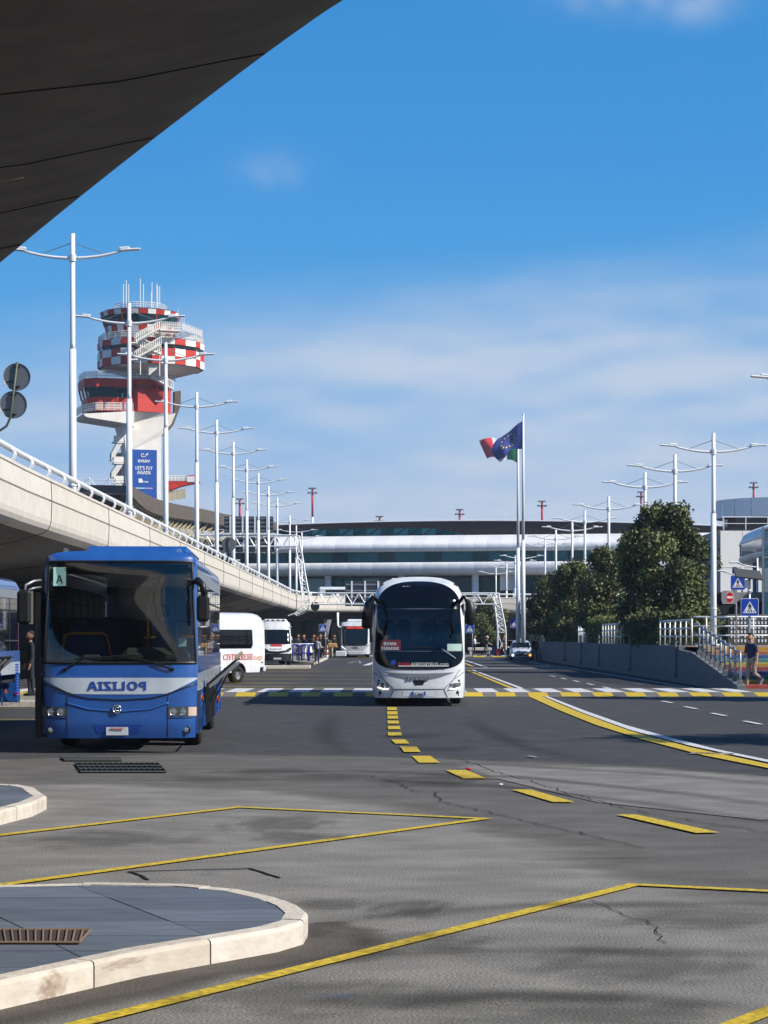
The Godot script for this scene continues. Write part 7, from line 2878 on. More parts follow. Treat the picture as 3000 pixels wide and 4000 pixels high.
func make_far_bus() -> void:
	var t := thing("far_bus", "white bus with an orange display on its brow, far off under the viaduct end", "bus", Vector3(-3.52, 0, -179))
	var c := {"hw": [[0.2, 1.24], [3.0, 1.25]], "D": 0.4, "n": 3.6, "rake": [[0.2, 0.0], [1.0, 0.0], [2.6, 0.2], [3.1, 0.4]], "top": 3.1, "eave": 2.75, "rn": 5.0}
	obj("front_panel", fpatch(c, across(c, 0.3, -1.24, 1.24), across(c, 1.35, -1.25, 1.25), 6), "white_body", t)
	obj("grille_panel", fpatch(c, [[-0.75, 0.6], [0.75, 0.6]], [[-0.95, 1.2], [0.95, 1.2]], 3, 0.01), "silver_body", t)
	obj("windscreen", fpatch(c, [[-1.08, 1.2], [0, 1.12], [1.08, 1.2]], [[-1.12, 2.45], [0, 2.45], [1.12, 2.45]], 6, 0.015), "dark_glass", t)
	obj("lower_glass_trim", fpatch(c, [[-0.95, 1.02], [0, 0.98], [0.95, 1.02]], [[-1.08, 1.2], [0, 1.12], [1.08, 1.2]], 2, 0.012), "black", t)
	obj("display_panel", fpatch(c, across(c, 2.45, -1.12, 1.12), across(c, 2.72, -1.12, 1.12), 2, 0.015), "black_gloss", t)
	for x in [-0.37, 0.42]:
		obj("display_screen", fpatch(c, [[x - 0.36, 2.5], [x + 0.36, 2.5]], [[x - 0.36, 2.68], [x + 0.36, 2.68]], 1, 0.025, 6), "red_display", t)
	obj("brow", fpatch(c, across(c, 2.45, -1.24, 1.24, 24), roof_line(c), 4, 0.0, 24), "white_body", t)
	roof(t, c, "white_body", -11.5)
	var st := S()
	box(st, Vector3(0.2, 3.18, -2.6), Vector3(1.9, 0.3, 3.0), Basis(), 0.12)
	obj("roof_unit", st, "white_body", t)
	text(t, "maker_lettering", "VDL", 0.15, "dark_steel", T(fr(c, 0, 0.85, 0.03)), 0.6)
	for s in [-1.0, 1.0]:
		obj("pillar", fpatch(c, [[s * 1.08, 1.3], [s * 1.25, 1.3]], [[s * 1.12, 2.5], [s * 1.25, 2.5]], 4, 0.0, 6), "white_body", t)
		obj("headlight", fpatch(c, [[s * 0.85, 0.78], [s * 1.15, 1.02]], [[s * 0.95, 0.92], [s * 1.18, 1.15]], 2, 0.012, 6), "dark_glass", t)
		obj("day_lamp", fpatch(c, [[s * 0.72, 0.62], [s * 1.15, 0.95]], [[s * 0.78, 0.68], [s * 1.17, 1.03]], 2, 0.014, 6), "headlamp_glow" if s < 0 else "letter_white", t)
		obj("side", side_wall(s * 1.23, -0.4, -11.5, 0.3, 1.3, [[-2.7, 0.6, 0.5], [-8.5, 0.6, 0.5]]), "white_body", t)
		obj("side_window", side_wall(s * 1.23, -0.4, -11.5, 1.3, 2.75, []), "dark_glass", t)
		wheel(t, s * 1.2, -2.7, 0.5, 0.3)
		wheel(t, s * 1.2, -8.5, 0.5, 0.5)
		st = S()
		box(st, Vector3(s * 1.42, 2.1, 0.1), Vector3(0.2, 0.6, 0.15), Basis(), 0.06)
		box(st, Vector3(s * 1.33, 2.5, 0.0), Vector3(0.3, 0.08, 0.12), Basis(), 0.02)
		obj("mirror", st, "black_plastic", t)
	st = S()
	box(st, fr(c, 0, 0.5, 0.01), Vector3(1.3, 0.12, 0.02), Basis(), 0.005)
	obj("bumper_light_panel", st, "letter_white", t)
	st = S()
	box(st, Vector3(0, 1.6, -11.5), Vector3(2.4, 2.6, 0.06))
	obj("rear_wall", st, "white_body", t)

func vans() -> void:
	# minibus seen from its side and rear corner, heading left towards the viewer
	var t := thing("minibus", "white minibus with red lettering and a yellow sun on its side, behind the police bus", "minibus", Vector3(-5.98, 0, -82.2), deg_to_rad(52.0))
	# local axes: front at -x, the seen side at +z
	var st: SurfaceTool
	var side := func(pts: Array, z0: float, z1: float) -> SurfaceTool:
		var s2 := S()
		prism(s2, V2(pts), z0, z1)
		return s2
	var lower := [[0.0, 0.62], [-0.25, 0.62], [-0.3, 0.42], [-1.06, 0.42]]
	for k in 11:
		var a := PI * k / 10.0
		lower.append([-1.5 + cos(a) * 0.43, 0.42 + sin(a) * 0.40])
	lower += [[-1.95, 0.42], [-5.3, 0.42]]
	for k in 11:
		var a := PI * k / 10.0
		lower.append([-5.75 + cos(a) * 0.43, 0.42 + sin(a) * 0.40])
	lower += [[-6.25, 0.42], [-6.9, 0.5], [-6.95, 1.0], [-6.0, 1.35], [0.02, 1.35]]
	for z in [[0.98, 1.02], [-1.02, -0.98]]:
		obj("lower_side", side.call(lower, z[0], z[1]), "white_body", t)
		obj("upper_side", side.call([[0.02, 1.35], [-0.02, 2.16], [-0.84, 2.16], [-0.72, 2.05], [-0.68, 1.50], [-0.76, 1.35]], z[0], z[1]), "white_body", t)
		obj("window_strip", side.call([[-0.70, 1.50], [-0.78, 1.35], [-5.9, 1.35], [-5.55, 2.16], [-0.86, 2.16], [-0.72, 2.05]], z[0] + 0.006, z[1] - 0.006 + 0.0), "side_glass", t)
	st = S(true)
	var rings := []
	for q in [[-5.35, 2.1, 0.0], [-4.6, 2.62, 0.0], [-3.8, 2.74, 0.0], [-0.4, 2.74, 0.0], [-0.12, 2.66, 0.0], [0.0, 2.4, 0.0], [0.0, 2.1, 0.0]]:
		var r := PackedVector3Array()
		var yt: float = q[1]
		for p in [[1.02, 2.09], [1.0, 2.3], [0.93, 2.55], [0.75, 2.72], [0.4, 2.76], [0.0, 2.77], [-0.4, 2.76], [-0.75, 2.72], [-0.93, 2.55], [-1.0, 2.3], [-1.02, 2.09]]:
			r.append(Vector3(q[0], minf(p[1], yt + 0.02 * (1.0 - absf(p[0]))), p[0]))
		rings.append(r)
	loft(st, rings, false)
	obj("roof", st, "white_body", t)
	st = S()
	box(st, Vector3(0.0, 1.45, 0), Vector3(0.05, 2.0, 1.98), Basis(), 0.02)
	box(st, Vector3(0.06, 0.55, 0), Vector3(0.18, 0.28, 2.0), Basis(), 0.06)
	obj("rear_wall", st, "white_body", t)
	st = S()
	quad(st, Vector3(-6.05, 1.36, 0.95), Vector3(-6.05, 1.36, -0.95), Vector3(-5.3, 2.15, -0.9), Vector3(-5.3, 2.15, 0.9))
	obj("windscreen", st, "dark_glass", t)
	st = S()
	box(st, Vector3(-6.5, 0.95, 0), Vector3(0.9, 0.75, 1.9), Basis(), 0.15)
	obj("bonnet", st, "white_body", t)
	st = S()
	box(st, Vector3(-3, 0.5, 0), Vector3(5.8, 0.06, 1.9))
	obj("floor", st, "interior_dark", t)
	for z in [1, -1]:
		for x in [-1.5, -5.75]:
			st = S(true)
			lathe(st, [[0.2, 0.1], [0.32, 0.1], [0.35, 0.05], [0.35, -0.15], [0.3, -0.18]], 22, Transform3D(Basis(Vector3.RIGHT, PI / 2 * z), Vector3(x, 0.35, 0.9 * z)))
			var wh := obj("wheel", st, "rubber", t)
			st = S()
			lathe(st, [[0.22, 0.08], [0.2, 0.02], [0.12, 0.0], [0.09, 0.06], [0, 0.07]], 16, Transform3D(Basis(Vector3.RIGHT, PI / 2 * z), Vector3(x, 0.35, 0.9 * z)))
			obj("wheel_rim", st, "rim", wh)
	seats2(t)
	text(t, "side_lettering", "CIVITARESE", 0.22, "letter_red", T(Vector3(-1.55, 1.02, 1.03)), 1.7, true, 0.006, "Droid Serif")
	text(t, "side_lettering", "Viaggi", 0.16, pm("letter_pink", hx("e0a070"), 0.6), Transform3D(Basis(Vector3(0, 0, 1), 0.12), Vector3(-0.4, 1.0, 1.03)), 0.55, false, 0.006, "Droid Serif")
	st = S()
	lathe(st, [[0.42, 0.0], [0, 0.006]], 24, Transform3D(Basis(Vector3.RIGHT, PI / 2), Vector3(-3.1, 1.0, 1.022)))
	obj("sun_decal", st, pm("sun_yellow", hx("e8c524"), 0.5), t)
	st = S()
	prism(st, PackedVector2Array([Vector2(-3.1, 0.46), Vector2(-2.65, 0.6), Vector2(-2.5, 0.85), Vector2(-2.8, 0.72), Vector2(-3.1, 0.62)]), 1.022, 1.03)
	obj("orange_decal", st, "orange_plastic", t)
	st = S()
	box(st, Vector3(-2.3, 0.55, 1.03), Vector3(0.14, 0.12, 0.012), Basis(), 0.01)
	obj("fuel_flap", st, "black_plastic", t)
	st = S()
	box(st, Vector3(-0.15, 0.8, 1.025), Vector3(0.1, 0.05, 0.02), Basis(), 0.008)
	obj("side_reflector", st, "red_plastic", t)
	st = S()
	box(st, Vector3(0.03, 1.2, 0.94), Vector3(0.06, 0.5, 0.12), Basis(), 0.02)
	obj("tail_lamp", st, "red_plastic", t)
	st = S()
	box(st, Vector3(-3.2, 2.83, 0), Vector3(1.6, 0.14, 1.2), Basis(), 0.05)
	obj("roof_unit", st, "white_body", t)
	# second minibus, facing the viewer
	t = thing("minibus", "white minibus facing the viewer with a dark windscreen and a small red board", "minibus", Vector3(-7.5, 0, -131.0), deg_to_rad(8.0))
	var c := {"hw": [[0.2, 0.9], [1.0, 0.97], [2.0, 0.95], [2.75, 0.92]], "D": 0.45, "n": 3.0, "rake": [[0.3, 0.0], [0.9, 0.05], [1.25, 0.35], [2.3, 0.75], [2.75, 1.0]], "top": 2.78, "eave": 2.45, "rn": 5.0}
	obj("front_panel", fpatch(c, across(c, 0.72, -0.95, 0.95), across(c, 1.32, -0.96, 0.96), 5), "white_body", t)
	obj("bumper", fpatch(c, across(c, 0.28, -0.9, 0.9), across(c, 0.74, -0.96, 0.96), 4, 0.012), "black_plastic", t)
	obj("grille", fpatch(c, [[-0.8, 0.8], [0, 0.74], [0.8, 0.86]], [[-0.8, 0.93], [0, 0.88], [0.8, 0.98]], 2, 0.016), "black", t)
	obj("windscreen", fpatch(c, across(c, 1.34, -0.88, 0.88), across(c, 2.26, -0.84, 0.84), 6, 0.012), "dark_glass", t)
	obj("brow", fpatch(c, across(c, 2.2, -0.94, 0.94, 24), roof_line(c), 4, 0.0, 24), "white_body", t)
	roof(t, c, "white_body", -6.6)
	text(t, "maker_lettering", "IVECO", 0.1, "dark_steel", T(fr(c, -0.1, 1.02, 0.03)), 0.75)
	obj("red_board", fpatch(c, [[-0.4, 1.19], [0.32, 1.19]], [[-0.4, 1.34], [0.32, 1.34]], 1, 0.02, 6), "letter_red", t)
	st = S()
	box(st, fr(c, 0, 0.42, 0.03), Vector3(0.5, 0.12, 0.02), Basis(), 0.005)
	obj("number_plate", st, "plate_white", t)
	st = S()
	box(st, Vector3(0, 2.84, -1.9), Vector3(1.5, 0.2, 1.1), Basis(), 0.08)
	obj("roof_unit", st, "white_body", t)
	for k in 4:
		st = S()
		box(st, Vector3(-0.5 + 0.33 * k, 2.86, -1.34), Vector3(0.18, 0.08, 0.02))
		obj("vent", st, "dark_steel", t)
	for s in [-1.0, 1.0]:
		obj("pillar", fpatch(c, [[s * 0.86, 1.3], [s * 0.96, 1.3]], [[s * 0.82, 2.3], [s * 0.95, 2.3]], 4, 0.0, 6), "white_body", t)
		obj("headlight", fpatch(c, [[s * 0.5, 0.86], [s * 0.9, 0.98]], [[s * 0.6, 1.0], [s * 0.93, 1.16]], 2, 0.02, 6), "dark_glass", t)
		obj("side", side_wall(s * 0.95, -0.5, -6.6, 0.4, 1.35, [[-1.1, 0.45, 0.38], [-5.0, 0.45, 0.38]]), "white_body", t)
		obj("side_window", side_wall(s * 0.94, -1.15, -6.5, 1.35, 2.35, []), "dark_glass", t)
		obj("cant_rail", side_wall(s * 0.94, -0.9, -6.6, 2.35, 2.5, []), "white_body", t)
		wheel(t, s * 0.93, -1.1, 0.37, 0.22)
		wheel(t, s * 0.93, -5.0, 0.37, 0.4)
		st = S()
		box(st, Vector3(s * 1.12, 1.55, -0.75), Vector3(0.2, 0.36, 0.14), Basis(), 0.05)
		obj("mirror", st, "black_plastic", t)
	st = S()
	box(st, Vector3(0, 1.4, -6.6), Vector3(1.86, 2.1, 0.06))
	obj("rear_wall", st, "white_body", t)

func seats2(t: Node) -> void:
	var st := S()
	box(st, Vector3(0, 0.45, 0), Vector3(0.46, 0.14, 0.44), Basis(), 0.04)
	box(st, Vector3(0.2, 0.9, 0), Vector3(0.12, 0.8, 0.44), Basis(), 0.05)
	box(st, Vector3(0.22, 1.36, 0), Vector3(0.1, 0.2, 0.3), Basis(), 0.04)
	var mesh := mesh_of(st)
	for k in 5:
		for z in [-0.7, 0.2, 0.7]:
			put("seat", mesh, "interior_grey", t, T(Vector3(-0.9 - k * 0.85, 0.55, z)))

func make_car(called: String, label: String, cat: String, pos: Vector3, yaw: float, m: String) -> Node3D:
	var t := thing(called, label, cat, pos, yaw)
	# sections along the length: z, half width, sill, shoulder, bonnet or deck height
	var st := S(true)
	var rings := []
	for q in [[0.0, 0.62, 0.32, 0.55, 0.60], [-0.06, 0.74, 0.24, 0.62, 0.70], [-0.3, 0.83, 0.2, 0.7, 0.80], [-1.1, 0.87, 0.2, 0.84, 0.95], [-1.35, 0.87, 0.2, 0.88, 0.98], [-3.2, 0.87, 0.2, 0.93, 1.0], [-4.2, 0.83, 0.24, 0.95, 1.02], [-4.42, 0.72, 0.35, 0.9, 0.96]]:
		var w: float = q[1]
		rings.append(PackedVector3Array([Vector3(-w * 0.9, q[2], q[0]), Vector3(-w, q[2] + 0.12, q[0]), Vector3(-w, q[3] - 0.12, q[0]), Vector3(-w * 0.94, q[3], q[0]), Vector3(-w * 0.75, q[4], q[0]), Vector3(0, q[4] + 0.04, q[0]), Vector3(w * 0.75, q[4], q[0]), Vector3(w * 0.94, q[3], q[0]), Vector3(w, q[3] - 0.12, q[0]), Vector3(w, q[2] + 0.12, q[0]), Vector3(w * 0.9, q[2], q[0])]))
	loft(st, rings, true, true)
	obj("body", st, m, t)
	st = S(true)
	rings = []
	for q in [[-1.12, 0.74, 0.96, 0.98], [-1.75, 0.66, 0.96, 1.40], [-2.3, 0.64, 0.98, 1.49], [-3.2, 0.62, 0.98, 1.44], [-4.15, 0.66, 0.98, 1.08]]:
		rings.append(PackedVector3Array([Vector3(-0.80, q[2], q[0]), Vector3(-q[1], q[3] - 0.05, q[0]), Vector3(-q[1] * 0.8, q[3], q[0]), Vector3(0, q[3] + 0.02, q[0]), Vector3(q[1] * 0.8, q[3], q[0]), Vector3(q[1], q[3] - 0.05, q[0]), Vector3(0.80, q[2], q[0])]))
	loft(st, rings, false)
	obj("cabin", st, m, t)
	st = S()
	quad(st, Vector3(-0.72, 0.995, -1.09), Vector3(0.72, 0.995, -1.09), Vector3(0.60, 1.385, -1.66), Vector3(-0.60, 1.385, -1.66))
	obj("windscreen", st, "dark_glass", t)
	for s in [-1.0, 1.0]:
		st = S()
		quad(st, Vector3(s * 0.815, 1.0, -1.35), Vector3(s * 0.815, 1.0, -3.6), Vector3(s * 0.68, 1.38, -3.1), Vector3(s * 0.70, 1.37, -1.85))
		obj("side_window", st, "dark_glass", t)
		st = S()
		box(st, Vector3(s * 0.98, 0.98, -1.45), Vector3(0.2, 0.13, 0.12), Basis(), 0.05)
		box(st, Vector3(s * 0.88, 0.95, -1.45), Vector3(0.12, 0.05, 0.06))
		obj("mirror", st, m, t)
		st = S()
		quad(st, Vector3(s * 0.42, 0.66, -0.02), Vector3(s * 0.76, 0.68, -0.17), Vector3(s * 0.8, 0.83, -0.42), Vector3(s * 0.52, 0.74, -0.16))
		obj("headlight", st, pm("car_lens", hx("5d6f82"), 0.12), t)
		st = S(true)
		lathe(st, [[0.09, 0.0], [0.06, 0.03], [0.0, 0.03]], 12, Transform3D(Basis(Vector3.RIGHT, PI / 2), Vector3(s * 0.66, 0.40, 0.0)))
		obj("fog_lamp", st, "headlamp_glow" if s < 0 else "amber_glow", t)
		for z in [-0.85, -3.55]:
			wheel(t, s * 0.86, z, 0.31, 0.2)
	st = S()
	box(st, Vector3(0, 0.40, 0.0), Vector3(0.92, 0.12, 0.04), Basis(), 0.03)
	obj("lower_grille", st, "black", t)
	st = S()
	box(st, Vector3(0, 0.645, 0.0), Vector3(0.72, 0.05, 0.05), Basis(), 0.02)
	obj("upper_grille", st, "dark_steel", t)
	st = S()
	box(st, Vector3(0, 0.53, 0.015), Vector3(0.5, 0.11, 0.02), Basis(), 0.005)
	obj("number_plate", st, "plate_white", t)
	text(t, "plate_text", "GA 318PK", 0.07, "letter_black", T(Vector3(0, 0.5, 0.027)), 0.4)
	return t

func cars() -> void:
	var t := make_car("taxi", "white taxi with lit amber fog lamps, driving along the wall on the right", "car", Vector3(9.6, 0, -158), deg_to_rad(-2.0), "taxi_white")
	var st := S()
	box(st, Vector3(0, 1.58, -2.3), Vector3(0.42, 0.14, 0.18), Basis(), 0.05)
	obj("roof_sign", st, "letter_white", t)
	st = S()
	tube(st, [Vector3(-0.02, 1.49, -2.9), Vector3(-0.02, 2.0, -3.1)], 0.012, 4)
	obj("antenna", st, "black", t)
	# cars waiting in the shade under the viaduct
	var q := [[-9.2, -176.0, 1.2, "white car waiting in the shade under the viaduct, left of the crowd"], [-7.0, -178.5, 1.2, "white car with a roof sign behind the travellers under the viaduct"]]
	for k in 2:
		t = make_car("parked_car", q[k][3], "car", Vector3(q[k][0], 0.15, q[k][1]), q[k][2], "taxi_white")
		st = S()
		box(st, Vector3(0, 1.58, -2.3), Vector3(0.42, 0.14, 0.18), Basis(), 0.05)
		obj("roof_sign", st, "letter_white", t)

# ---------------------------------------------------------------- people
# One continuous skin: tapered limbs joined by a smooth minimum on a grid, meshed by surface nets.
func skin(bones: Array, cell: float, k := 0.035) -> Dictionary:
	var lo := Vector3.ONE * 1e9
	var hi := -lo
	for b in bones:
		var r := Vector3.ONE * (maxf(b[2], b[3]) + 0.05 + cell * 2)
		lo = lo.min(b[0] - r).min(b[1] - r)
		hi = hi.max(b[0] + r).max(b[1] + r)
	var nx := int((hi.x - lo.x) / cell) + 2
	var ny := int((hi.y - lo.y) / cell) + 2
	var nz := int((hi.z - lo.z) / cell) + 2
	var f := PackedFloat32Array()
	f.resize(nx * ny * nz)
	f.fill(9.0)
	var best := PackedFloat32Array()
	best.resize(nx * ny * nz)
	best.fill(9.0)
	var reg := PackedByteArray()
	reg.resize(nx * ny * nz)
	for b in bones:
		var a: Vector3 = b[0]
		var d: Vector3 = b[1] - a
		var ra: float = b[2]
		var dr: float = b[3] - ra
		var dd := maxf(d.length_squared(), 1e-8)
		var sq: Vector3 = b[5] if b.size() > 5 else Vector3.ONE
		var kk := minf(k, maxf(ra, b[3]) * 0.8)
		var m := maxf(ra, b[3]) * 1.3 + 0.045
		var p0 := (a.min(b[1]) - Vector3.ONE * m - lo) / cell
		var p1 := (a.max(b[1]) + Vector3.ONE * m - lo) / cell
		for z in range(maxi(0, int(p0.z)), mini(nz - 1, int(p1.z)) + 1):
			for y in range(maxi(0, int(p0.y)), mini(ny - 1, int(p1.y)) + 1):
				var row := (z * ny + y) * nx
				for x in range(maxi(0, int(p0.x)), mini(nx - 1, int(p1.x)) + 1):
					var q := lo + Vector3(x, y, z) * cell - a
					var t := clampf(q.dot(d) / dd, 0.0, 1.0)
					var e := ((q - d * t) * sq).length() - (ra + dr * t)
					var i := row + x
					if e < best[i]:
						best[i] = e
						reg[i] = b[4]
					var g := f[i]
					var h := maxf(kk - absf(g - e), 0.0) / kk
					f[i] = minf(g, e) - h * h * kk * 0.25
	var vid := PackedInt32Array()
	vid.resize(nx * ny * nz)
	vid.fill(-1)
	var vs := PackedVector3Array()
	var rs := PackedByteArray()
	var idx := PackedInt32Array()
	var off := [0, 1, nx, nx + 1, nx * ny, nx * ny + 1, nx * ny + nx, nx * ny + nx + 1]
	var edges := [[0, 1], [2, 3], [4, 5], [6, 7], [0, 2], [1, 3], [4, 6], [5, 7], [0, 4], [1, 5], [2, 6], [3, 7]]
	var cp := [Vector3(0, 0, 0), Vector3(1, 0, 0), Vector3(0, 1, 0), Vector3(1, 1, 0), Vector3(0, 0, 1), Vector3(1, 0, 1), Vector3(0, 1, 1), Vector3(1, 1, 1)]
	for z in nz - 1:
		for y in ny - 1:
			for x in nx - 1:
				var i := (z * ny + y) * nx + x
				if absf(f[i]) > cell * 2.2:
					continue
				var c := Vector3.ZERO
				var n := 0
				for e in edges:
					var u := f[i + off[e[0]]]
					var v := f[i + off[e[1]]]
					if (u < 0.0) != (v < 0.0):
						c += cp[e[0]].lerp(cp[e[1]], u / (u - v))
						n += 1
				if n:
					vid[i] = vs.size()
					vs.append(lo + (Vector3(x, y, z) + c / n) * cell)
					rs.append(reg[i])
	var st := [1, nx, nx * ny]
	for z in range(1, nz - 1):
		for y in range(1, ny - 1):
			for x in range(1, nx - 1):
				var i := (z * ny + y) * nx + x
				if absf(f[i]) > cell * 2.2:
					continue
				for ax in 3:
					var s0 := f[i] < 0.0
					if s0 == (f[i + st[ax]] < 0.0):
						continue
					var u: int = st[(ax + 1) % 3]
					var v: int = st[(ax + 2) % 3]
					var q := [vid[i], vid[i - u], vid[i - u - v], vid[i - v]]
					if q.min() < 0:
						continue
					if s0:
						idx.append_array([q[0], q[2], q[1], q[0], q[3], q[2]])
					else:
						idx.append_array([q[0], q[1], q[2], q[0], q[2], q[3]])
	return {"v": vs, "r": rs, "i": idx}

func skin_mesh(parts: Array, pal: Array) -> ArrayMesh:
	var v := PackedVector3Array()
	var c := PackedColorArray()
	var ix := PackedInt32Array()
	for s in parts:
		var base := v.size()
		v.append_array(s.v)
		for r in s.r:
			c.append(pal[r])
		for i in s.i:
			ix.append(base + i)
	var nn := PackedVector3Array()
	nn.resize(v.size())
	for i in range(0, ix.size(), 3):
		var a := v[ix[i]]
		var n := (v[ix[i + 2]] - a).cross(v[ix[i + 1]] - a)
		for j in 3:
			nn[ix[i + j]] += n
	for i in nn.size():
		nn[i] = nn[i].normalized()
	var ar := []
	ar.resize(Mesh.ARRAY_MAX)
	ar[Mesh.ARRAY_VERTEX] = v
	ar[Mesh.ARRAY_NORMAL] = nn
	ar[Mesh.ARRAY_COLOR] = c
	ar[Mesh.ARRAY_INDEX] = ix
	var m := ArrayMesh.new()
	m.add_surface_from_arrays(Mesh.PRIMITIVE_TRIANGLES, ar)
	return m

# q: leg angles [thigh, knee] right and left, arm angles [swing, out, elbow], lean, bag
func pose(q: Dictionary) -> Array:
	var b := []
	var lean: float = q.get("lean", 0.0)
	var hip := Vector3(0, 0.94, 0)
	var up := Vector3(0, cos(lean), sin(lean))
	var chest := hip + up * 0.36
	var neck := hip + up * 0.55
	var head: Vector3 = neck + up * 0.14 + Vector3(0, 0, 0.025)
	var flat := Vector3(1, 1, 1.35)
	b.append([hip + Vector3(-0.06, 0.02, 0), hip + Vector3(0.06, 0.02, 0), 0.125, 0.125, 2, flat])
	b.append([hip + up * 0.10, chest, 0.135, 0.155, 1, Vector3(0.92, 1, 1.25)])
	b.append([chest + Vector3(-0.10, 0.08, 0), chest + Vector3(0.10, 0.08, 0), 0.11, 0.11, 1, Vector3(1, 1, 1.15)])
	b.append([chest + up * 0.12, neck + up * 0.02, 0.075, 0.05, 0])
	for s in [-1.0, 1.0]:
		var ang: Array = q.r if s < 0 else q.l
		var hj: Vector3 = hip + Vector3(s * 0.095, -0.04, 0)
		var kn := hj + Vector3(s * 0.01, -cos(ang[0]), sin(ang[0])) * 0.42
		var sh: float = ang[0] - ang[1]
		var an := kn + Vector3(0, -cos(sh), sin(sh)) * 0.41
		b.append([hj, kn, 0.088, 0.062, 2])
		b.append([kn, an + Vector3(0, 0.03, 0), 0.060, 0.046, 2])
		var ft: float = ang[2] if ang.size() > 2 else 0.0
		var toe := Vector3(0, -sin(ft), cos(ft))
		b.append([an + Vector3(0, -0.035, 0) - toe * 0.04, an + Vector3(0, -0.05, 0) + toe * 0.15, 0.044, 0.034, 3])
		var ar: Array = q.ra if s < 0 else q.la
		var sj := chest + Vector3(s * 0.19, 0.10, 0)
		var el := sj + Vector3(s * sin(ar[1]), -cos(ar[0]) * cos(ar[1]), sin(ar[0])) * 0.29
		var fa: float = ar[0] + ar[2]
		var wr := el + Vector3(s * sin(ar[1]) * 0.3, -cos(fa), sin(fa)) * 0.25
		b.append([sj, sj.lerp(el, 0.72), 0.062, 0.052, 1])
		b.append([sj.lerp(el, 0.72), el, 0.046, 0.040, 1 if q.get("long", false) else 0])
		b.append([el, wr, 0.040, 0.030, 1 if q.get("long", false) else 0])
		var hd := (wr - el).normalized()
		if not q.get("fine", false):
			b.append([wr, wr + hd * 0.09, 0.034, 0.030, 0])
			for k in 4:
				b.append([wr + hd * 0.08, wr + hd * 0.16 + Vector3(0, 0, 0.02 * (k - 1.5)), 0.013, 0.011, 0])
		q["wrist_r" if s < 0 else "wrist_l"] = [wr, hd, s]
	b.append([head + Vector3(0, 0.06, -0.012), head + Vector3(0, 0.055, 0.012), 0.098, 0.094, 0, Vector3(1.18, 0.92, 1.0)])
	if not q.get("fine", false):
		b.append([head + Vector3(0, 0.02, 0.07), head + Vector3(0, 0.0, 0.085), 0.04, 0.03, 0])
		b.append([head + Vector3(0, 0.045, 0.105), head + Vector3(0, 0.03, 0.115), 0.012, 0.014, 0])
		b.append([head + Vector3(0, 0.115, -0.02), head + Vector3(0, 0.11, -0.045), 0.085, 0.092, 4, Vector3(1.12, 1.0, 1.0)])
	if q.get("bag", false):
		b.append([chest + Vector3(0, 0.08, -0.21), chest + Vector3(0, -0.22, -0.21), 0.12, 0.14, 5, Vector3(0.9, 1, 1.2)])
	q["head"] = head
	return b

func head_bones(h: Vector3) -> Array:
	var o := []
	o.append([h + Vector3(0, 0.085, -0.015), h + Vector3(0, 0.08, 0.005), 0.094, 0.092, 0, Vector3(1.22, 0.98, 1.0)])
	o.append([h + Vector3(0, 0.02, 0.035), h + Vector3(0, -0.015, 0.06), 0.062, 0.04, 4, Vector3(1.0, 1, 1)])
	o.append([h + Vector3(0, 0.065, 0.085), h + Vector3(0, 0.03, 0.108), 0.012, 0.017, 0])
	for s in [-1.0, 1.0]:
		o.append([h + Vector3(s * 0.016, 0.028, 0.096), h + Vector3(s * 0.01, 0.028, 0.098), 0.009, 0.009, 0])
		o.append([h + Vector3(s * 0.03, 0.05, 0.072), h + Vector3(s * 0.045, 0.045, 0.06), 0.028, 0.024, 0])
		o.append([h + Vector3(s * 0.018, 0.086, 0.092), h + Vector3(s * 0.045, 0.088, 0.078), 0.008, 0.007, 4])
		o.append([h + Vector3(s * 0.031, 0.07, 0.082), h + Vector3(s * 0.033, 0.07, 0.083), 0.010, 0.010, 6])
		o.append([h + Vector3(s * 0.082, 0.085, -0.012), h + Vector3(s * 0.08, 0.035, -0.006), 0.017, 0.012, 0])
	o.append([h + Vector3(-0.018, -0.002, 0.094), h + Vector3(0.018, -0.002, 0.094), 0.008, 0.008, 7])
	o.append([h + Vector3(0, 0.13, -0.035), h + Vector3(0, 0.10, -0.055), 0.086, 0.085, 4, Vector3(1.1, 1, 1)])
	o.append([h + Vector3(-0.03, 0.155, 0.045), h + Vector3(0.03, 0.16, 0.04), 0.038, 0.04, 4])
	o.append([h + Vector3(0, -0.03, -0.01), h + Vector3(0, -0.10, -0.02), 0.056, 0.06, 0])
	return o

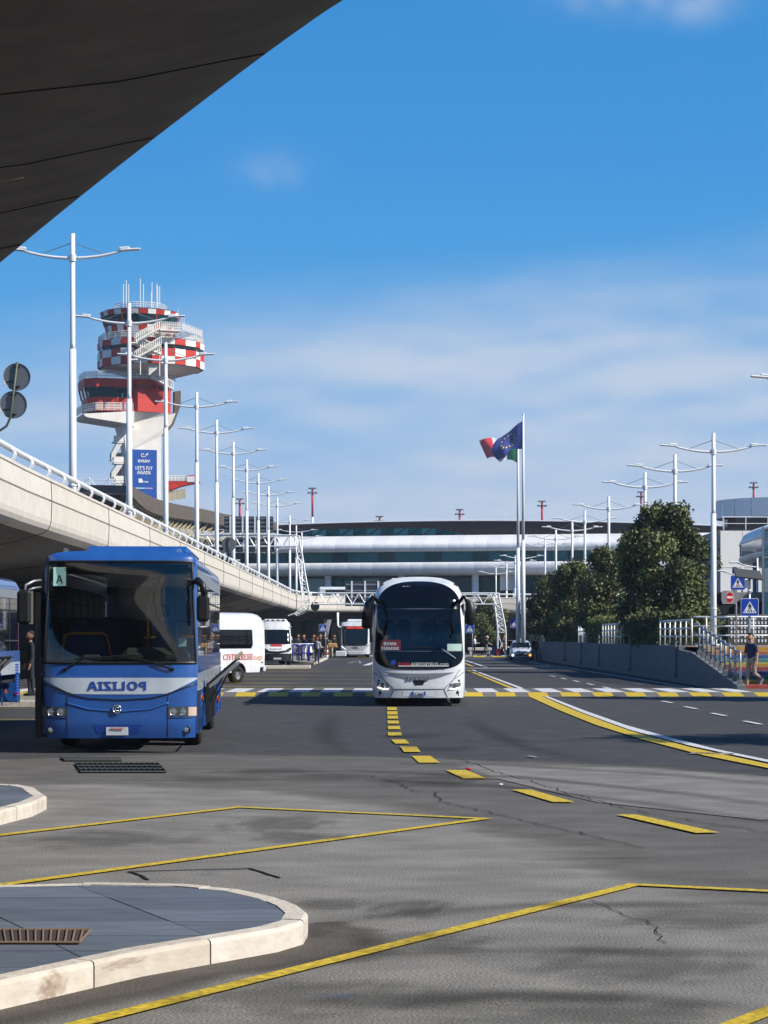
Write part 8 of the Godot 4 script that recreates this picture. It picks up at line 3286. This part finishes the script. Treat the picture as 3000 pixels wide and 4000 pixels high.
func hand_bones(w: Array, curl := 0.5) -> Array:
	var p: Vector3 = w[0]
	var d: Vector3 = w[1]
	var s: float = w[2]
	var inn := Vector3(-s, 0, 0)
	inn = (inn - d * inn.dot(d)).normalized()
	var fwd := d.cross(inn) * -s
	if fwd.z < 0:
		fwd = -fwd
	var o := [[p - d * 0.02, p + d * 0.03, 0.028, 0.03, 0]]
	o.append([p + d * 0.02 + fwd * 0.015, p + d * 0.075 + fwd * 0.02, 0.021, 0.019, 0])
	o.append([p + d * 0.02 - fwd * 0.015, p + d * 0.075 - fwd * 0.022, 0.021, 0.018, 0])
	for k in 4:
		var b := p + d * (0.085 - 0.004 * absf(k - 1.4)) + fwd * (0.030 - 0.020 * k)
		var l: float = [0.034, 0.038, 0.035, 0.027][k]
		var d2 := (d + inn * curl).normalized()
		var d3 := (d + inn * curl * 2.4).normalized()
		o.append([b, b + d2 * l, 0.0095, 0.009, 0])
		o.append([b + d2 * l, b + d2 * l + d3 * l * 0.8, 0.009, 0.0075, 0])
	var tb := p + d * 0.025 + fwd * 0.028
	o.append([tb, tb + (fwd * 0.7 + d * 0.6 + inn * 0.3).normalized() * 0.035, 0.012, 0.0105, 0])
	o.append([tb + (fwd * 0.7 + d * 0.6 + inn * 0.3).normalized() * 0.035, tb + (fwd * 0.7 + d * 0.6 + inn * 0.3).normalized() * 0.035 + (d + inn * 0.3).normalized() * 0.028, 0.010, 0.008, 0])
	return o

func lin(s: String) -> Color:
	return Color(s).srgb_to_linear()

func people() -> void:
	var sk := lin("c08d6e")
	# the walking man at the right end of the crossing
	var q := {"r": [0.18, 0.12, 0.0], "l": [-0.12, 0.95, 0.9], "ra": [0.12, 0.14, 0.45], "la": [-0.10, 0.16, 0.25], "fine": true, "lean": 0.03}
	var parts := [skin(pose(q), 0.0145, 0.035)]
	parts.append(skin(head_bones(q.head), 0.006, 0.014))
	parts.append(skin(hand_bones(q.wrist_r, 0.7), 0.0045, 0.008))
	parts.append(skin(hand_bones(q.wrist_l, 0.5), 0.0045, 0.008))
	var low := 9.0
	for v in parts[0].v:
		low = minf(low, v.y)
	var t := thing("person", "man in a navy T-shirt and beige trousers walking past the foot of the painted steps", "person", Vector3(11.79, 0.107 - low, -68.6), deg_to_rad(-52))
	put("body", skin_mesh(parts, [sk, lin("20284a"), lin("93897a"), lin("d8dadc"), lin("1d1613"), lin("222222"), lin("15110f"), lin("8a4f46")]), "person_body", t)
	var st := S()
	var w: Array = q.wrist_r
	var wp: Vector3 = w[0] + w[1] * 0.10
	tube(st, [wp + Vector3(0.015, 0.06, 0.02), wp + Vector3(0.015, -0.05, 0.02)], 0.022, 8)
	tag(obj("water_bottle", st, "paper_cyan", self, t.transform), "small water bottle in the right hand of the walking man", "bottle")
	# shared poses for the small figures further off
	var poses := {
		"stand": {"r": [0.03, 0.04], "l": [-0.05, 0.03], "ra": [0.05, 0.12, 0.3], "la": [0.0, 0.12, 0.25], "long": true},
		"walk": {"r": [0.42, 0.12], "l": [-0.30, 0.35, 0.4], "ra": [-0.35, 0.1, 0.3], "la": [0.35, 0.1, 0.4], "lean": 0.05},
		"push": {"r": [0.38, 0.15], "l": [-0.35, 0.25, 0.4], "ra": [0.55, 0.08, 0.6], "la": [0.6, 0.08, 0.5], "lean": 0.18},
		"pack": {"r": [0.05, 0.05], "l": [-0.04, 0.03], "ra": [0.3, 0.12, 1.2], "la": [0.25, 0.12, 1.3], "long": true, "bag": true},
		"bend": {"r": [0.25, 0.35], "l": [0.1, 0.3], "ra": [0.7, 0.1, 0.3], "la": [0.8, 0.1, 0.2], "lean": 0.75, "long": true},
		"sit": {"r": [1.45, 1.4], "l": [1.45, 1.4], "ra": [0.75, 0.2, 0.65], "la": [0.75, 0.2, 0.65], "long": true}}
	var skins := {}
	for k in poses:
		skins[k] = skin(pose(poses[k]), 0.024, 0.04)
	var ppl := [
		["pack", -5.1, 0.0, -134.0, 2.7, "person in a pale grey top with a navy backpack standing at the kerb corner", ["a86a52", "a9adb5", "27304e", "5a4038", "5a2a20", "1d2846"]],
		["stand", -7.03, 0.15, -149.0, 0.6, "person in black standing behind the blue barriers, nearest the white minibus", ["b08468", "1a1b1f", "20242e", "222222", "6a4a38", "222222"]],
		["stand", -6.51, 0.15, -147.0, -0.9, "bare-armed person in navy behind the blue barriers", ["b98a6c", "1f2a4a", "e0e2e4", "222222", "3a2a20", "222222"]],
		["pack", -6.37, 0.15, -160.0, 1.2, "person in dark red and olive standing between the barriers and the crossing sign", ["b08060", "3a2226", "6a6a44", "222222", "2a1a16", "252525"]],
		["stand", -5.94, 0.15, -163.5, -1.4, "fair-haired person just left of the striped bollard", ["c09070", "26262c", "32343a", "222222", "8a7050", "222222"]],
		["stand", -5.63, 0.15, -164.5, 3.0, "bald person in black close behind the striped bollard", ["c8a080", "141417", "2a1d1c", "222222", "c8a080", "222222"]],
		["bend", -5.16, 0.15, -166.0, -0.8, "person in pale trousers bending over luggage right of the striped bollard", ["b08468", "5a5148", "b8ac98", "3a3030", "3a2a20", "222222"]],
		["stand", -4.97, 0.15, -167.0, 0.4, "person in black with bare arms left of the far bus", ["b98a6c", "151518", "1a1a1e", "222222", "2a1a16", "222222"]],
		["pack", 7.02, 0.105, -184.5, 1.5, "traveller in a white top with a dark backpack crossing right of the coach", ["b98a6c", "dfe3ea", "20222a", "c0a090", "20181a", "26304a"]],
		["push", 8.07, 0.105, -185.0, 1.57, "white-haired traveller in black pushing a luggage trolley", ["c0937a", "1d1d26", "2b3650", "202020", "d8d4cc", "222222"]],
		["walk", 9.59, 0.105, -184.0, 1.57, "traveller with a red cap and dark backpack striding right", ["b07a58", "1a1a1e", "1d1a1e", "202020", "8a1f24", "1a1a1e"]],
		["stand", 10.59, 0.0, -157.5, 3.1, "person in black standing against the wall beside the taxi", ["7a5a48", "0f0f12", "14141a", "151515", "151010", "222222"]],
		["stand", 11.9, 1.42, -170.0, -1.0, "person in white on the plaza behind the far hedge", ["b07a62", "dcdcdc", "44506a", "222222", "6a3a2c", "222222"]],
		["stand", -10.24, 0.16, -58.0, -1.2, "person in dark navy standing on the left pavement between the two police buses", ["8a6a56", "151a26", "182030", "15151a", "191512", "222222"]],
		["sit", 1.19, 0.96, -55.55, 0.0, "coach driver in a dark jacket seated behind the windscreen", ["c09078", "15171c", "15171c", "151515", "6a5a4c", "222222"]]]
	for a in ppl:
		var pal := []
		for h in a[6]:
			pal.append(lin(h))
		pal += [lin("15110f"), lin("8a4f46")]
		low = 9.0
		for v in skins[a[0]].v:
			low = minf(low, v.y)
		var o := thing("person", a[5], "person", Vector3(a[1], a[2] - low, a[3]), a[4])
		put("body", skin_mesh([skins[a[0]]], pal), "person_body", o)
